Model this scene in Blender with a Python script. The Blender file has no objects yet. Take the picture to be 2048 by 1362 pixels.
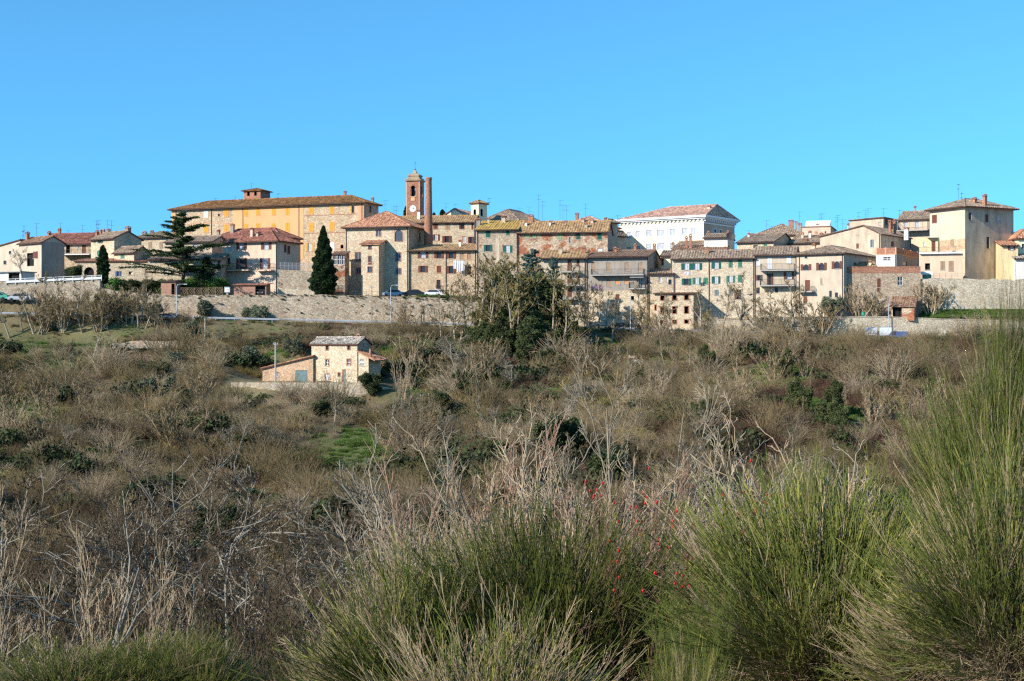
import bpy, math, random
import numpy as np
from mathutils import Vector

# ------------------------------------------------------------------ camera, world, sun, exposure
S = bpy.context.scene
COL = S.collection
F = 2844.4                      # focal length in photo pixels (50 mm on 36 mm, 2048 px)
CX, CY = 1024.0, 681.0
cam = bpy.data.cameras.new('camera'); cam.lens = 50; cam.sensor_width = 36
cam.clip_start = 0.05; cam.clip_end = 8000
co = bpy.data.objects.new('camera', cam); COL.objects.link(co)
co.location = (0, 0, 0); co.rotation_euler = (math.pi/2, 0, 0)
S.camera = co
SUN_AZ, SUN_EL = math.radians(57), math.radians(27)     # azimuth measured from behind the camera to the left
W = bpy.data.worlds.new("World"); S.world = W; W.use_nodes = True
nt = W.node_tree; bg = nt.nodes['Background']
sky = nt.nodes.new('ShaderNodeTexSky'); sky.sky_type = 'NISHITA'; sky.sun_disc = False
sky.sun_elevation = SUN_EL; sky.sun_rotation = math.pi + SUN_AZ
sky.air_density = 0.7; sky.dust_density = 0.0; sky.ozone_density = 4.0
tc = nt.nodes.new('ShaderNodeTexCoord'); mp = nt.nodes.new('ShaderNodeMapping')
mp.inputs['Location'].default_value = (0, 0, 0.15); mp.inputs['Scale'].default_value = (1, 1, 0.8)
tint = nt.nodes.new('ShaderNodeMix'); tint.data_type = 'RGBA'; tint.blend_type = 'MULTIPLY'
tint.inputs[0].default_value = 1; tint.inputs[7].default_value = (0.76, 1.52, 1.50, 1)
nt.links.new(tc.outputs['Generated'], mp.inputs[0]); nt.links.new(mp.outputs[0], sky.inputs[0])
nt.links.new(sky.outputs[0], tint.inputs[6]); nt.links.new(tint.outputs[2], bg.inputs[0])
bg.inputs[1].default_value = 0.131
sl = bpy.data.lights.new('sun', 'SUN'); sl.energy = 5.0; sl.angle = math.radians(0.5); sl.color = (1.0, 0.935, 0.845)
so = bpy.data.objects.new('sun', sl); COL.objects.link(so)
to_sun = Vector((-math.sin(SUN_AZ)*math.cos(SUN_EL), -math.cos(SUN_AZ)*math.cos(SUN_EL), math.sin(SUN_EL)))
so.rotation_euler = to_sun.to_track_quat('Z', 'Y').to_euler()
S.view_settings.view_transform = 'Standard'; S.view_settings.look = 'None'
S.view_settings.exposure = 0.55; S.view_settings.gamma = 1
S.view_settings.use_curve_mapping = False
S.cycles.use_denoising = False
S.cycles.max_bounces = 5; S.cycles.diffuse_bounces = 2; S.cycles.glossy_bounces = 2
S.cycles.transmission_bounces = 2; S.cycles.transparent_max_bounces = 4
S.cycles.use_adaptive_sampling = False
S.cycles.pixel_filter_type = 'BLACKMAN_HARRIS'; S.cycles.filter_width = 1.3

# ------------------------------------------------------------------ materials
class NT:
    def __init__(s, name):
        s.m = bpy.data.materials.new(name); s.m.use_nodes = True
        s.t = s.m.node_tree; s.b = s.t.nodes['Principled BSDF']
        s.b.inputs['Roughness'].default_value = 0.9
        s.b.inputs['Specular IOR Level'].default_value = 0.2
    def n(s, k, **kw):
        x = s.t.nodes.new(k)
        for a, v in kw.items():
            setattr(x, a, v)
        return x
    def l(s, a, b): s.t.links.new(a, b)
    def coord(s, sc=(1, 1, 1), kind='Object'):
        c = s.n('ShaderNodeTexCoord'); m = s.n('ShaderNodeMapping'); m.inputs['Scale'].default_value = sc
        s.l(c.outputs[kind], m.inputs[0]); return m.outputs[0]
    def noise(s, vec, scale, detail=3, rough=0.55):
        x = s.n('ShaderNodeTexNoise'); x.inputs['Scale'].default_value = scale
        x.inputs['Detail'].default_value = detail; x.inputs['Roughness'].default_value = rough
        if vec is not None: s.l(vec, x.inputs['Vector'])
        return x.outputs['Fac']
    def ramp(s, fac, stops):
        r = s.n('ShaderNodeValToRGB'); e = r.color_ramp.elements
        while len(e) < len(stops): e.new(0.5)
        for q, (p, c) in zip(e, stops):
            q.position = p; q.color = (c[0], c[1], c[2], 1) if not isinstance(c, (int, float)) else (c, c, c, 1)
        s.l(fac, r.inputs[0]); return r.outputs[0]
    def mix(s, fac, a, b, mode='MIX'):
        x = s.n('ShaderNodeMix', data_type='RGBA', blend_type=mode)
        for i, v in ((0, fac), (6, a), (7, b)):
            if isinstance(v, (int, float)): x.inputs[i].default_value = v if i == 0 else (v, v, v, 1)
            elif isinstance(v, tuple): x.inputs[i].default_value = (v[0], v[1], v[2], 1)
            else: s.l(v, x.inputs[i])
        return x.outputs[2]
    def bump(s, h, dist, strength=1.0):
        b = s.n('ShaderNodeBump'); b.inputs['Distance'].default_value = dist; b.inputs['Strength'].default_value = strength
        s.l(h, b.inputs['Height']); s.l(b.outputs[0], s.b.inputs['Normal'])
    def col(s, c):
        if isinstance(c, tuple): s.b.inputs['Base Color'].default_value = (c[0], c[1], c[2], 1)
        else: s.l(c, s.b.inputs['Base Color'])
        return s.m

def k(c, f): return tuple(min(1, x*f) for x in c)

def stone(name, c, brick=0.0, size=0.30, contrast=0.7, bc=(0.34, 0.13, 0.07)):
    m = NT(name); v = m.coord((1, 1, 1.5))
    dn = m.n('ShaderNodeTexNoise'); dn.inputs['Scale'].default_value = 1.6; m.l(v, dn.inputs['Vector'])
    vv = m.n('ShaderNodeVectorMath', operation='MULTIPLY_ADD'); m.l(dn.outputs['Color'], vv.inputs[0])
    vv.inputs[1].default_value = (0.25, 0.25, 0.25); m.l(v, vv.inputs[2])
    vo = m.n('ShaderNodeTexVoronoi'); vo.inputs['Scale'].default_value = 1/size; m.l(vv.outputs[0], vo.inputs['Vector'])
    sep = m.n('ShaderNodeSeparateColor'); m.l(vo.outputs['Color'], sep.inputs[0])
    base = m.ramp(sep.outputs[0], [(0.0, k(c, 1-0.4*contrast)), (0.25, k(c, 1-0.1*contrast)), (0.6, k(c, 1.08)), (1.0, k(c, 1+0.5*contrast))])
    red = m.ramp(sep.outputs[1], [(0.0, (1, 1, 1)), (0.72, (1, 1, 1)), (0.85, (1.0, 0.72, 0.56)), (1.0, (0.86, 0.78, 0.72))])
    base = m.mix(1.0, base, red, 'MULTIPLY')
    ed = m.n('ShaderNodeTexVoronoi', feature='DISTANCE_TO_EDGE'); ed.inputs['Scale'].default_value = 1/size; m.l(vv.outputs[0], ed.inputs['Vector'])
    e = m.ramp(ed.outputs['Distance'], [(0.0, 0.0), (0.09, 1.0)])
    base = m.mix(e, k(c, 0.75), base)
    if brick > 0:
        bn = m.ramp(m.noise(m.coord((1, 1, 1.3)), 0.45, 4, 0.6), [(0.74-brick*0.35, 0.0), (0.80-brick*0.35, 1.0)])
        bb = m.ramp(sep.outputs[2], [(0, k(bc, 0.7)), (1, k(bc, 1.35))])
        base = m.mix(bn, base, bb)
    st = m.ramp(m.noise(m.coord((1, 1, 0.35)), 0.5, 5, 0.65), [(0.3, 0.74), (0.6, 1.08)])
    base = m.mix(0.8, base, st, 'MULTIPLY')
    m.bump(e, 0.05, 0.7)
    return m.col(base)

def plaster(name, c, stain=0.35, rough_scale=6):
    m = NT(name)
    n1 = m.ramp(m.noise(m.coord((1, 1, 0.3)), 0.8, 6, 0.68), [(0.3, 1-stain), (0.62, 1.05)])
    n2 = m.ramp(m.noise(m.coord(), rough_scale, 3), [(0.35, 1-stain*0.35), (0.65, 1.06)])
    b = m.mix(1.0, m.mix(1.0, c, n1, 'MULTIPLY'), n2, 'MULTIPLY')
    m.bump(m.noise(m.coord(), 20, 2), 0.01, 0.4)
    return m.col(b)

def tiles(name, c, c2, moss=0.0, mc=(0.30, 0.19, 0.03)):
    m = NT(name)
    vo = m.n('ShaderNodeTexVoronoi'); vo.inputs['Scale'].default_value = 3.2; m.l(m.coord((1.0, 1.0, 1.0)), vo.inputs['Vector'])
    sep = m.n('ShaderNodeSeparateColor'); m.l(vo.outputs['Color'], sep.inputs[0])
    b = m.ramp(sep.outputs[0], [(0, k(c, 0.55)), (0.35, c), (0.7, c2), (1, k(c2, 1.5))])
    st = m.ramp(m.noise(m.coord(), 0.6, 5, 0.7), [(0.3, 0.6), (0.65, 1.1)])
    b = m.mix(0.8, b, st, 'MULTIPLY')
    if moss > 0:
        mf = m.ramp(m.noise(m.coord((1, 1, 1)), 1.3, 6, 0.75), [(0.62-moss*0.3, 0.0), (0.70-moss*0.2, 1.0)])
        mk = m.ramp(sep.outputs[1], [(0, k(mc, 0.7)), (1, k(mc, 1.4))])
        b = m.mix(mf, b, mk)
    m.bump(sep.outputs[2], 0.04, 0.5)
    return m.col(b)

def plain(name, c, rough=0.8, var=0.2, scale=3, metal=0.0):
    m = NT(name); m.b.inputs['Roughness'].default_value = rough; m.b.inputs['Metallic'].default_value = metal
    n1 = m.ramp(m.noise(m.coord(), scale, 4, 0.6), [(0.3, 1-var), (0.7, 1+var*0.4)])
    return m.col(m.mix(1.0, c, n1, 'MULTIPLY'))

def louver(name, c):
    m = NT(name); m.b.inputs['Roughness'].default_value = 0.6
    w = m.n('ShaderNodeTexWave', wave_type='BANDS', bands_direction='Z'); w.inputs['Scale'].default_value = 3.2
    m.l(m.coord(), w.inputs['Vector'])
    st = m.ramp(m.noise(m.coord(), 2.5, 3), [(0.3, 0.75), (0.7, 1.1)])
    m.bump(w.outputs['Fac'], 0.03, 0.8)
    return m.col(m.mix(1.0, c, st, 'MULTIPLY'))

def bark(name, c, lichen=None, var=0.35):
    m = NT(name)
    oi = m.n('ShaderNodeObjectInfo')
    n1 = m.ramp(m.noise(m.coord(), 3.0, 4, 0.7), [(0.3, 1-var), (0.7, 1+var*0.5)])
    b = m.mix(1.0, c, n1, 'MULTIPLY')
    r = m.ramp(oi.outputs['Random'], [(0, 0.72), (1, 1.2)])
    b = m.mix(1.0, b, r, 'MULTIPLY')
    if lichen:
        lf = m.ramp(m.noise(m.coord(), 2.2, 4, 0.7), [(0.62, 0.0), (0.68, 1.0)])
        b = m.mix(lf, b, lichen)
    return m.col(b)

def leafy(name, c, c2, trans=0.0):
    m = NT(name); oi = m.n('ShaderNodeObjectInfo')
    n1 = m.noise(m.coord(), 4.0, 3, 0.7)
    b = m.ramp(n1, [(0.3, c), (0.7, c2)])
    b = m.mix(1.0, b, m.ramp(oi.outputs['Random'], [(0, 0.75), (1, 1.2)]), 'MULTIPLY')
    return m.col(b)

def attrmat(name, var=0.25):
    m = NT(name); a = m.n('ShaderNodeAttribute'); a.attribute_name = 'col'
    oi = m.n('ShaderNodeObjectInfo')
    b = m.mix(1.0, a.outputs['Color'], m.ramp(oi.outputs['Random'], [(0, 1-var), (1, 1+var)]), 'MULTIPLY')
    m.b.inputs['Roughness'].default_value = 0.75
    return m.col(b)

M = {}
STC = (0.52, 0.40, 0.265)
M['stone'] = stone('stone_masonry', STC)
M['stone_pale'] = stone('pale_stone_masonry', (0.63, 0.53, 0.385), 0.0, 0.28, 0.5)
M['stone_grey'] = stone('grey_and_shaded_stone_masonry', (0.44, 0.35, 0.25), 0.3, 0.30, 0.75)  # also used for darker side walls, with their shade put into the colour
M['stone_brick'] = stone('stone_and_brick_masonry', (0.50, 0.39, 0.27), 0.70, 0.32, 0.8)
M['stone_warm'] = stone('warm_stone_masonry', (0.60, 0.495, 0.345), 0.15, 0.28, 0.5)
M['rubble'] = stone('rubble_retaining_masonry', (0.46, 0.375, 0.27), 0.2, 0.34, 0.75)
M['rubble_pale'] = stone('pale_rubble_masonry', (0.60, 0.51, 0.37), 0.1, 0.30, 0.6)
M['brick'] = stone('red_brickwork', (0.42, 0.21, 0.135), 0.0, 0.22, 0.7)
M['brick_tan'] = stone('tan_blockwork', (0.60, 0.42, 0.27), 0.0, 0.26, 0.3)
M['pl_orange'] = plaster('orange_plaster', (0.66, 0.35, 0.165), 0.1)
M['pl_trim'] = plaster('salmon_trim_plaster', (0.62, 0.34, 0.19), 0.2)
M['pl_pink'] = plaster('pinkish_plaster', (0.62, 0.46, 0.335), 0.18)
M['pl_peach'] = plaster('peach_plaster', (0.66, 0.49, 0.345), 0.2)
M['pl_cream'] = plaster('cream_plaster', (0.82, 0.70, 0.47), 0.08)
M['pl_grey'] = plaster('grey_cement_render', (0.34, 0.295, 0.245), 0.3)  # also stands for shade painted onto side walls of paler houses
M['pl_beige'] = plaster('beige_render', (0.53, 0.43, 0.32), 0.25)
M['pl_yellow'] = plaster('yellow_plaster', (0.68, 0.53, 0.30), 0.2)
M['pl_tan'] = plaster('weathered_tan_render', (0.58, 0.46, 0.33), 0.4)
M['pl_white'] = plaster('white_plaster', (0.72, 0.68, 0.6), 0.12)
M['white'] = plain('white_paint', (0.78, 0.77, 0.74), 0.6, 0.08)
M['concrete'] = plain('concrete', (0.42, 0.40, 0.37), 0.9, 0.25)
M['terracotta'] = plain('terracotta_balcony_face', (0.42, 0.16, 0.09), 0.9, 0.3)
M['t_brown'] = tiles('brown_roof_tiles', (0.22, 0.125, 0.08), (0.30, 0.18, 0.115), 0.15, (0.26, 0.19, 0.09))
M['t_red'] = tiles('red_roof_tiles', (0.27, 0.105, 0.07), (0.33, 0.14, 0.095))
M['t_terra'] = tiles('terracotta_roof_tiles', (0.40, 0.18, 0.10), (0.47, 0.24, 0.145))
M['t_pink'] = tiles('pink_roof_tiles', (0.50, 0.28, 0.19), (0.56, 0.34, 0.25))
M['t_ochre'] = tiles('lichened_ochre_roof_tiles', (0.33, 0.19, 0.10), (0.42, 0.26, 0.14), 0.35, (0.36, 0.25, 0.08))
M['t_moss'] = tiles('mossy_gold_roof_tiles', (0.36, 0.19, 0.10), (0.44, 0.26, 0.12), 0.75, (0.44, 0.29, 0.06))
M['t_palace'] = tiles('rusty_roof_tiles', (0.20, 0.095, 0.04), (0.27, 0.135, 0.055), 0.22, (0.29, 0.18, 0.05))
M['t_grey'] = tiles('grey_weathered_roof_tiles', (0.26, 0.22, 0.18), (0.42, 0.36, 0.30), 0.1)
M['t_brown2'] = tiles('umber_roof_tiles', (0.24, 0.165, 0.12), (0.33, 0.24, 0.175), 0.35, (0.30, 0.23, 0.12))
M['wood'] = plain('dark_brown_wood', (0.13, 0.06, 0.04), 0.7, 0.3)
M['wood_red'] = plain('reddish_shed_boards', (0.40, 0.22, 0.15), 0.8, 0.3)
M['gutter'] = plain('dark_gutter_metal', (0.09, 0.055, 0.045), 0.5, 0.3)
M['iron'] = plain('dark_iron', (0.08, 0.075, 0.07), 0.6, 0.3)
M['metal'] = plain('galvanised_metal', (0.50, 0.52, 0.54), 0.45, 0.15, 3, 0.3)
M['glass'] = plain('dark_window_glass', (0.035, 0.04, 0.05), 0.12, 0.3)
M['glass'].node_tree.nodes['Principled BSDF'].inputs['Specular IOR Level'].default_value = 0.2
M['glassb'] = plain('bluish_window_glass', (0.07, 0.085, 0.11), 0.15, 0.2)
M['glassb'].node_tree.nodes['Principled BSDF'].inputs['Specular IOR Level'].default_value = 0.25
M['curtain'] = plain('pale_curtained_glass', (0.42, 0.45, 0.50), 0.3, 0.3)
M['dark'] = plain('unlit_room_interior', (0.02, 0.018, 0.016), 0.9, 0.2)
for nm, c in dict(y=(0.68, 0.34, 0.05), w=(0.72, 0.74, 0.76), g=(0.015, 0.12, 0.085), l=(0.28, 0.40, 0.20), b=(0.17, 0.06, 0.04),
                  t=(0.38, 0.26, 0.17), s=(0.17, 0.25, 0.25), o=(0.72, 0.32, 0.13), G=(0.06, 0.22, 0.14)).items():
    M['sh_'+nm] = louver({'y': 'yellow', 'w': 'white', 'g': 'dark_green', 'l': 'pale_green', 'b': 'brown', 't': 'tan', 's': 'grey_green', 'o': 'orange', 'G': 'green'}[nm]+'_shutter_paint', c)
M['asphalt'] = plain('asphalt', (0.10, 0.10, 0.10), 0.9, 0.2)
M['bark_grey'] = bark('pale_grey_bark', (0.32, 0.27, 0.195))
M['bark_white'] = bark('silvery_bark', (0.32, 0.285, 0.225))
M['bark_tan'] = bark('tan_bark', (0.42, 0.32, 0.205))
M['bark_dark'] = bark('dark_bark', (0.13, 0.10, 0.075))
M['bark_lichen'] = bark('lichened_bark', (0.33, 0.27, 0.19), (0.40, 0.28, 0.06))
M['twig_ochre'] = bark('ochre_twigs', (0.285, 0.225, 0.085))
M['twig_brown'] = bark('brown_twigs', (0.265, 0.195, 0.10))
M['twig_dark'] = bark('dark_brown_twigs', (0.105, 0.075, 0.045))
M['twig_red'] = bark('reddish_twigs', (0.31, 0.19, 0.13))
M['bramble'] = bark('bramble_canes', (0.15, 0.082, 0.055))
M['drygrass'] = bark('dry_straw', (0.42, 0.33, 0.21))
M['leaf_dark'] = leafy('dark_evergreen_leaves', (0.025, 0.038, 0.014), (0.07, 0.09, 0.032))
M['leaf_ivy'] = leafy('dull_ivy_leaves', (0.045, 0.058, 0.02), (0.11, 0.125, 0.045))
M['leaf_conifer'] = leafy('conifer_needles', (0.014, 0.032, 0.012), (0.045, 0.075, 0.022))
M['leaf_blue'] = leafy('blue_green_needles', (0.07, 0.11, 0.085), (0.16, 0.21, 0.16))
M['leaf_olive'] = leafy('olive_leaves', (0.085, 0.10, 0.055), (0.19, 0.20, 0.125))
M['leaf_mossy'] = leafy('olive_moss_grass', (0.11, 0.115, 0.035), (0.21, 0.20, 0.07))
M['leaf_green'] = leafy('fresh_green_leaves', (0.06, 0.13, 0.025), (0.13, 0.22, 0.05))
M['leaf_grass'] = leafy('green_grass_blades', (0.07, 0.125, 0.024), (0.15, 0.23, 0.05))
M['stem'] = attrmat('broom_stems')
M['berry'] = plain('red_rose_hips', (0.42, 0.018, 0.012), 0.3, 0.1)
M['cloth_white'] = plain('white_laundry', (0.72, 0.70, 0.74), 0.9, 0.15)
M['cloth_col'] = plain('violet_and_red_laundry', (0.42, 0.26, 0.42), 0.9, 0.6, 2.5)
M['poster'] = plain('blank_white_panel', (0.72, 0.76, 0.80), 0.4, 0.05)
M['solar'] = plain('solar_glass', (0.14, 0.15, 0.24), 0.2, 0.1)
M['darkpaint'] = plain('black_car_paint', (0.03, 0.035, 0.04), 0.25, 0.1)
M['greypaint'] = plain('silver_car_paint', (0.42, 0.44, 0.46), 0.3, 0.1)
M['whitepaint'] = plain('white_car_paint', (0.7, 0.7, 0.7), 0.3, 0.05)
M['bluepaint'] = plain('blue_car_paint', (0.08, 0.13, 0.28), 0.3, 0.1)
M['rubber'] = plain('tyre_rubber', (0.03, 0.03, 0.03), 0.9, 0.1)
M['binplastic'] = plain('green_bin_plastic', (0.06, 0.32, 0.22), 0.5, 0.1)

# ------------------------------------------------------------------ mesh helpers
class MB:
    def __init__(s): s.v = []; s.f = []
    def poly(s, pts):
        i = len(s.v); s.v += [tuple(p) for p in pts]; s.f.append(tuple(range(i, i+len(pts)))); return s
    def box(s, x0, x1, y0, y1, z0, z1):
        i = len(s.v)
        s.v += [(x, y, z) for z in (z0, z1) for x, y in ((x0, y0), (x1, y0), (x1, y1), (x0, y1))]
        s.f += [tuple(i+j for j in q) for q in ((3, 2, 1, 0), (4, 5, 6, 7), (0, 1, 5, 4), (1, 2, 6, 5), (2, 3, 7, 6), (3, 0, 4, 7))]
        return s
    def bar(s, a, b, r, n=4):
        a = Vector(a); b = Vector(b); d = (b-a)
        if d.length < 1e-6: return s
        d.normalize(); u = d.cross(Vector((0, 0, 1)) if abs(d.z) < 0.9 else Vector((1, 0, 0))).normalized(); w = d.cross(u)
        i = len(s.v)
        for p in (a, b):
            for j in range(n):
                t = 2*math.pi*(j+0.5)/n; s.v.append(tuple(p+(u*math.cos(t)+w*math.sin(t))*r))
        for j in range(n): s.f.append((i+j, i+(j+1) % n, i+n+(j+1) % n, i+n+j))
        s.f.append(tuple(range(i+n-1, i-1, -1))); s.f.append(tuple(range(i+n, i+2*n)))
        return s
    def lathe(s, prof, n=16, cx=0, cy=0):
        i = len(s.v)
        for r, z in prof:
            for j in range(n):
                t = 2*math.pi*j/n; s.v.append((cx+r*math.cos(t), cy+r*math.sin(t), z))
        for q in range(len(prof)-1):
            for j in range(n):
                s.f.append((i+q*n+j, i+q*n+(j+1) % n, i+(q+1)*n+(j+1) % n, i+(q+1)*n+j))
        s.f.append(tuple(range(i+n-1, i-1, -1))); s.f.append(tuple(range(i+(len(prof)-1)*n, i+len(prof)*n)))
        return s
    def build(s, name, mat, parent=None, smooth=False):
        me = bpy.data.meshes.new(name); me.from_pydata(s.v, [], s.f)
        for m_ in (mat if isinstance(mat, (list, tuple)) else [mat]): me.materials.append(m_)
        if smooth: me.polygons.foreach_set('use_smooth', [True]*len(me.polygons))
        o = bpy.data.objects.new(name, me); COL.objects.link(o)
        if parent is not None: o.parent = parent
        return o

def empty(name, loc, rz=0.0):
    o = bpy.data.objects.new(name, None); COL.objects.link(o); o.location = loc; o.rotation_euler = (0, 0, rz)
    o.empty_display_size = 0.5
    return o
def tag(o, label=None, cat=None, group=None, kind=None):
    if label: o['label'] = label
    if cat: o['category'] = cat
    if group: o['group'] = group
    if kind: o['kind'] = kind
    return o
def copy_tree(o, parent=None):
    c = o.copy(); COL.objects.link(c)
    if parent is not None: c.parent = parent
    for ch in list(o.children): copy_tree(ch, c)
    return c
def P(px, py, Y): return Vector(((px-CX)*Y/F, Y, (CY-py)*Y/F))

# ------------------------------------------------------------------ terrain
def interp(x, xs, ys): return np.interp(x, xs, ys)
BY = [-300, -60, -8, 0, 1.5, 4, 8, 14, 25, 45, 65, 90, 112, 130, 145, 156, 165, 180, 197, 201, 208, 225, 238, 245]
BZ = [6, 3, -1.2, -1.65, -1.66, -1.70, -2.25, -5.6, -12, -18, -21.5, -23, -21.5, -19, -16.4, -15.0, -12.9, -10.2, -8.7, -7.8, -6.2, -2.9, -0.6, 0.9]
def road_z(px): return (681-interp(px, [-400, 0, 400, 900, 1200, 1450, 1700, 2400], [631, 633, 642, 654, 662, 670, 675, 678]))*250/F
def sm(t): t = np.clip(t, 0, 1); return t*t*(3-2*t)
def wall_top(px):
    return interp(px, [-300, 0, 195, 215, 330, 640, 900, 965, 985, 1300, 1330, 1425, 1435, 1835, 1900, 2400],
                  [(681-562)*258/F, (681-562)*258/F, (681-560)*258/F, 9.2, 8.3, 8.3, 8.0, 7.6, 2.7, 2.5, 2.0, 2.0, 4.0, 4.0, 4.25, 4.3])
def H(X, Y):
    X = np.asarray(X, float); Y = np.asarray(Y, float)
    px = CX + F*X/np.maximum(Y, 60.0)
    b = interp(Y, BY, BZ)
    nz = (np.sin(X*0.11+1.3)*np.sin(Y*0.13+0.4)*0.9 + np.sin(X*0.31+Y*0.22)*0.35 + np.sin(X*0.07-Y*0.05+2)*0.8)
    nz = nz*1.35*sm((Y-15)/40)*sm((246-Y)/25)
    nz = nz + 0.45*sm((X-0.9)/0.8)*sm((9-Y)/2.5)*(Y > 0)
    # farmhouse shelf
    shelf = np.exp(-((px-640)/165)**6)*np.exp(-((Y-210)/8.6)**12)
    b = (b+nz)*(1-shelf) + shelf*(-6.1)
    # terraces on the left half of the slope
    ter = np.sin(Y*2*math.pi/17+px*0.004)*0.7*sm((Y-160)/15)*sm((240-Y)/8)*sm((1100-px)/300)
    b = b+ter*(1-shelf)
    # steeper bank at the right
    b = b+1.2*np.exp(-((Y-225)/14)**2)*sm((px-1350)/250)
    rz = road_z(px)
    z = b*(1-sm((Y-238)/9)) + rz*sm((Y-238)/9)
    wt = wall_top(px)
    left = sm((330-px)/60); wy = np.where(px > 1432, 254.9, 257.9)
    bank = rz + (7.1-rz)*left*sm((Y-253.5)/3.5) + (4.1-rz)*0
    z = np.where(Y > 247, bank, z)
    up = np.where(Y > wy+0.7, wt, z)
    z = np.where(Y > wy, up, z)
    lawn = sm((px-1835)/20)
    z = np.where(Y > 255.6, z + lawn*1.3*sm((Y-255.6)/3.5), z)
    z = np.where((Y > 259.7), z + lawn*5.2, z)
    hill = np.where(px > 1835, 11.6, 15.0)
    z = np.where(Y > 288, z + (hill-z)*sm((Y-288)/35), z)
    far = sm((Y-420)/1500)*60
    z = np.where(Y > 420, z-far, z)
    side = sm((np.abs(X)-150)/200)
    z = z*(1-side*0.7)-side*4
    return z
def hz(x, y): return float(H(x, y))
def ground_at(px, py, y0=20.0):
    yy = np.arange(y0, 400, 0.25); hit = np.nonzero(H((px-CX)*yy/F, yy) >= (CY-py)*yy/F)[0]
    y = float(yy[hit[0]]) if len(hit) else 400.0
    return Vector(((px-CX)*y/F, y, hz((px-CX)*y/F, y)))

xs = np.concatenate([np.array([-3000, -1500, -800, -400, -250, -180]), np.arange(-140, 140.1, 0.9), np.array([180, 250, 400, 800, 1500, 3000])])
ys = np.concatenate([np.array([-1500, -300, -60, -20, -8, -3]), np.arange(-1, 30, 0.7), np.arange(30, 246, 1.0), np.arange(246, 254.6, 0.7), np.array([254.85, 254.95, 255.5, 255.65]), np.arange(256.2, 257.5, 0.7),
                     np.array([257.85, 257.95, 258.55, 258.65]), np.array([259.1,259.65, 259.8]), np.arange(260.5, 330, 1.5), np.array([345, 380, 420, 520, 700, 1000, 1600, 2600, 4000])])
XX, YY = np.meshgrid(xs, ys)
ZZ = H(XX, YY)
rngt = np.random.default_rng(4)
ZZ = ZZ + rngt.normal(0, 0.07, ZZ.shape)*((YY < 246) & (YY > 10))
def vnoise(X, Y, sc, seed):
    r = np.random.default_rng(seed); G = r.random((256, 256))
    x = X/sc+1000; y = Y/sc+1000; xi = np.floor(x).astype(int); yi = np.floor(y).astype(int); fx = sm(x-xi); fy = sm(y-yi)
    g = lambda a, b: G[a % 256, b % 256]
    return (g(xi, yi)*(1-fx)+g(xi+1, yi)*fx)*(1-fy)+(g(xi, yi+1)*(1-fx)+g(xi+1, yi+1)*fx)*fy
def fbm(X, Y, sc, seed): return (vnoise(X, Y, sc, seed)+0.5*vnoise(X, Y, sc/2, seed+1)+0.25*vnoise(X, Y, sc/4, seed+2))/1.75
# green patches seen on the hillside: (px, py, radius px x, radius px y, strength)
GREEN = [(690, 900, 90, 40, 1.4), (560, 690, 0, 0, 0), (275, 660, 40, 12, .8), (150, 735, 50, 10, 0.55), (440, 715, 50, 12, 0.7), (60, 800, 60, 12, 0.55),
         (330, 655, 60, 8, 0.35), (1550, 745, 30, 18, 1.0), (1750, 760, 50, 12, 0.7), (1100, 785, 60, 10, 0.6), (1320, 725, 16, 10, 0.9), (1390, 720, 25, 14, 0.7),
         (520, 660, 120, 10, 0.45), (850, 700, 60, 14, 0.5), (640, 955, 200, 9, 0.5), (180, 870, 120, 20, 0.25), (1690, 677, 180, 5, 1.2), (1860, 626, 60, 9, 1.4), (1960, 626, 60, 9, 1.2), (60, 850, 80, 20, 0.5)]
def greenness(X, Y, Z):
    Ys = np.maximum(Y, 20); px = CX+F*X/Ys; py = CY-F*Z/Ys
    g = np.zeros_like(X)
    for (a, b, ra, rb, s_) in GREEN:
        if ra: g = np.maximum(g, s_*np.exp(-((px-a)/ra)**2-((py-b)/rb)**2))
    n = fbm(X, Y, 6, 11); n2 = fbm(X, Y, 14, 21)
    return np.clip(g*1.3*(0.45+n) + np.clip((n2-0.56)*3, 0, 0.55)*((Y > 60) & (Y < 247)), 0, 1)
GG = greenness(XX, YY, ZZ)
DD = np.clip((fbm(XX, YY, 9, 33)-0.38)*3, 0, 1)
nx, ny = len(xs), len(ys)
idx = np.arange(nx*ny).reshape(ny, nx)
quads = np.stack([idx[:-1, :-1], idx[:-1, 1:], idx[1:, 1:], idx[1:, :-1]], -1).reshape(-1, 4)
me = bpy.data.meshes.new('ground'); me.vertices.add(nx*ny)
me.vertices.foreach_set('co', np.stack([XX, YY, ZZ], -1).ravel())
me.loops.add(len(quads)*4); me.loops.foreach_set('vertex_index', quads.ravel())
me.polygons.add(len(quads)); me.polygons.foreach_set('loop_start', np.arange(len(quads))*4)
me.update(calc_edges=True)
at = me.attributes.new('cover', 'FLOAT_COLOR', 'POINT')
at.data.foreach_set('color', np.stack([GG, DD, GG*0, GG*0+1], -1).ravel())
m = NT('hillside_soil_and_grass'); a = m.n('ShaderNodeAttribute'); a.attribute_name = 'cover'
sp = m.n('ShaderNodeSeparateColor'); m.l(a.outputs['Color'], sp.inputs[0])
nn = m.noise(m.coord(), 1.8, 6, 0.75)
earth = m.ramp(nn, [(0.3, (0.05, 0.034, 0.02)), (0.55, (0.12, 0.082, 0.045)), (0.75, (0.24, 0.17, 0.095))])
dry = m.ramp(nn, [(0.3, (0.16, 0.13, 0.055)), (0.7, (0.33, 0.26, 0.14))])
grass = m.ramp(m.noise(m.coord(), 3.5, 4, 0.7), [(0.3, (0.055, 0.07, 0.024)), (0.7, (0.135, 0.15, 0.055))])
b = m.mix(sp.outputs[1], earth, dry); b = m.mix(sp.outputs[0], b, grass)
m.bump(nn, 0.15, 0.8)
me.materials.append(m.col(b))
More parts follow.
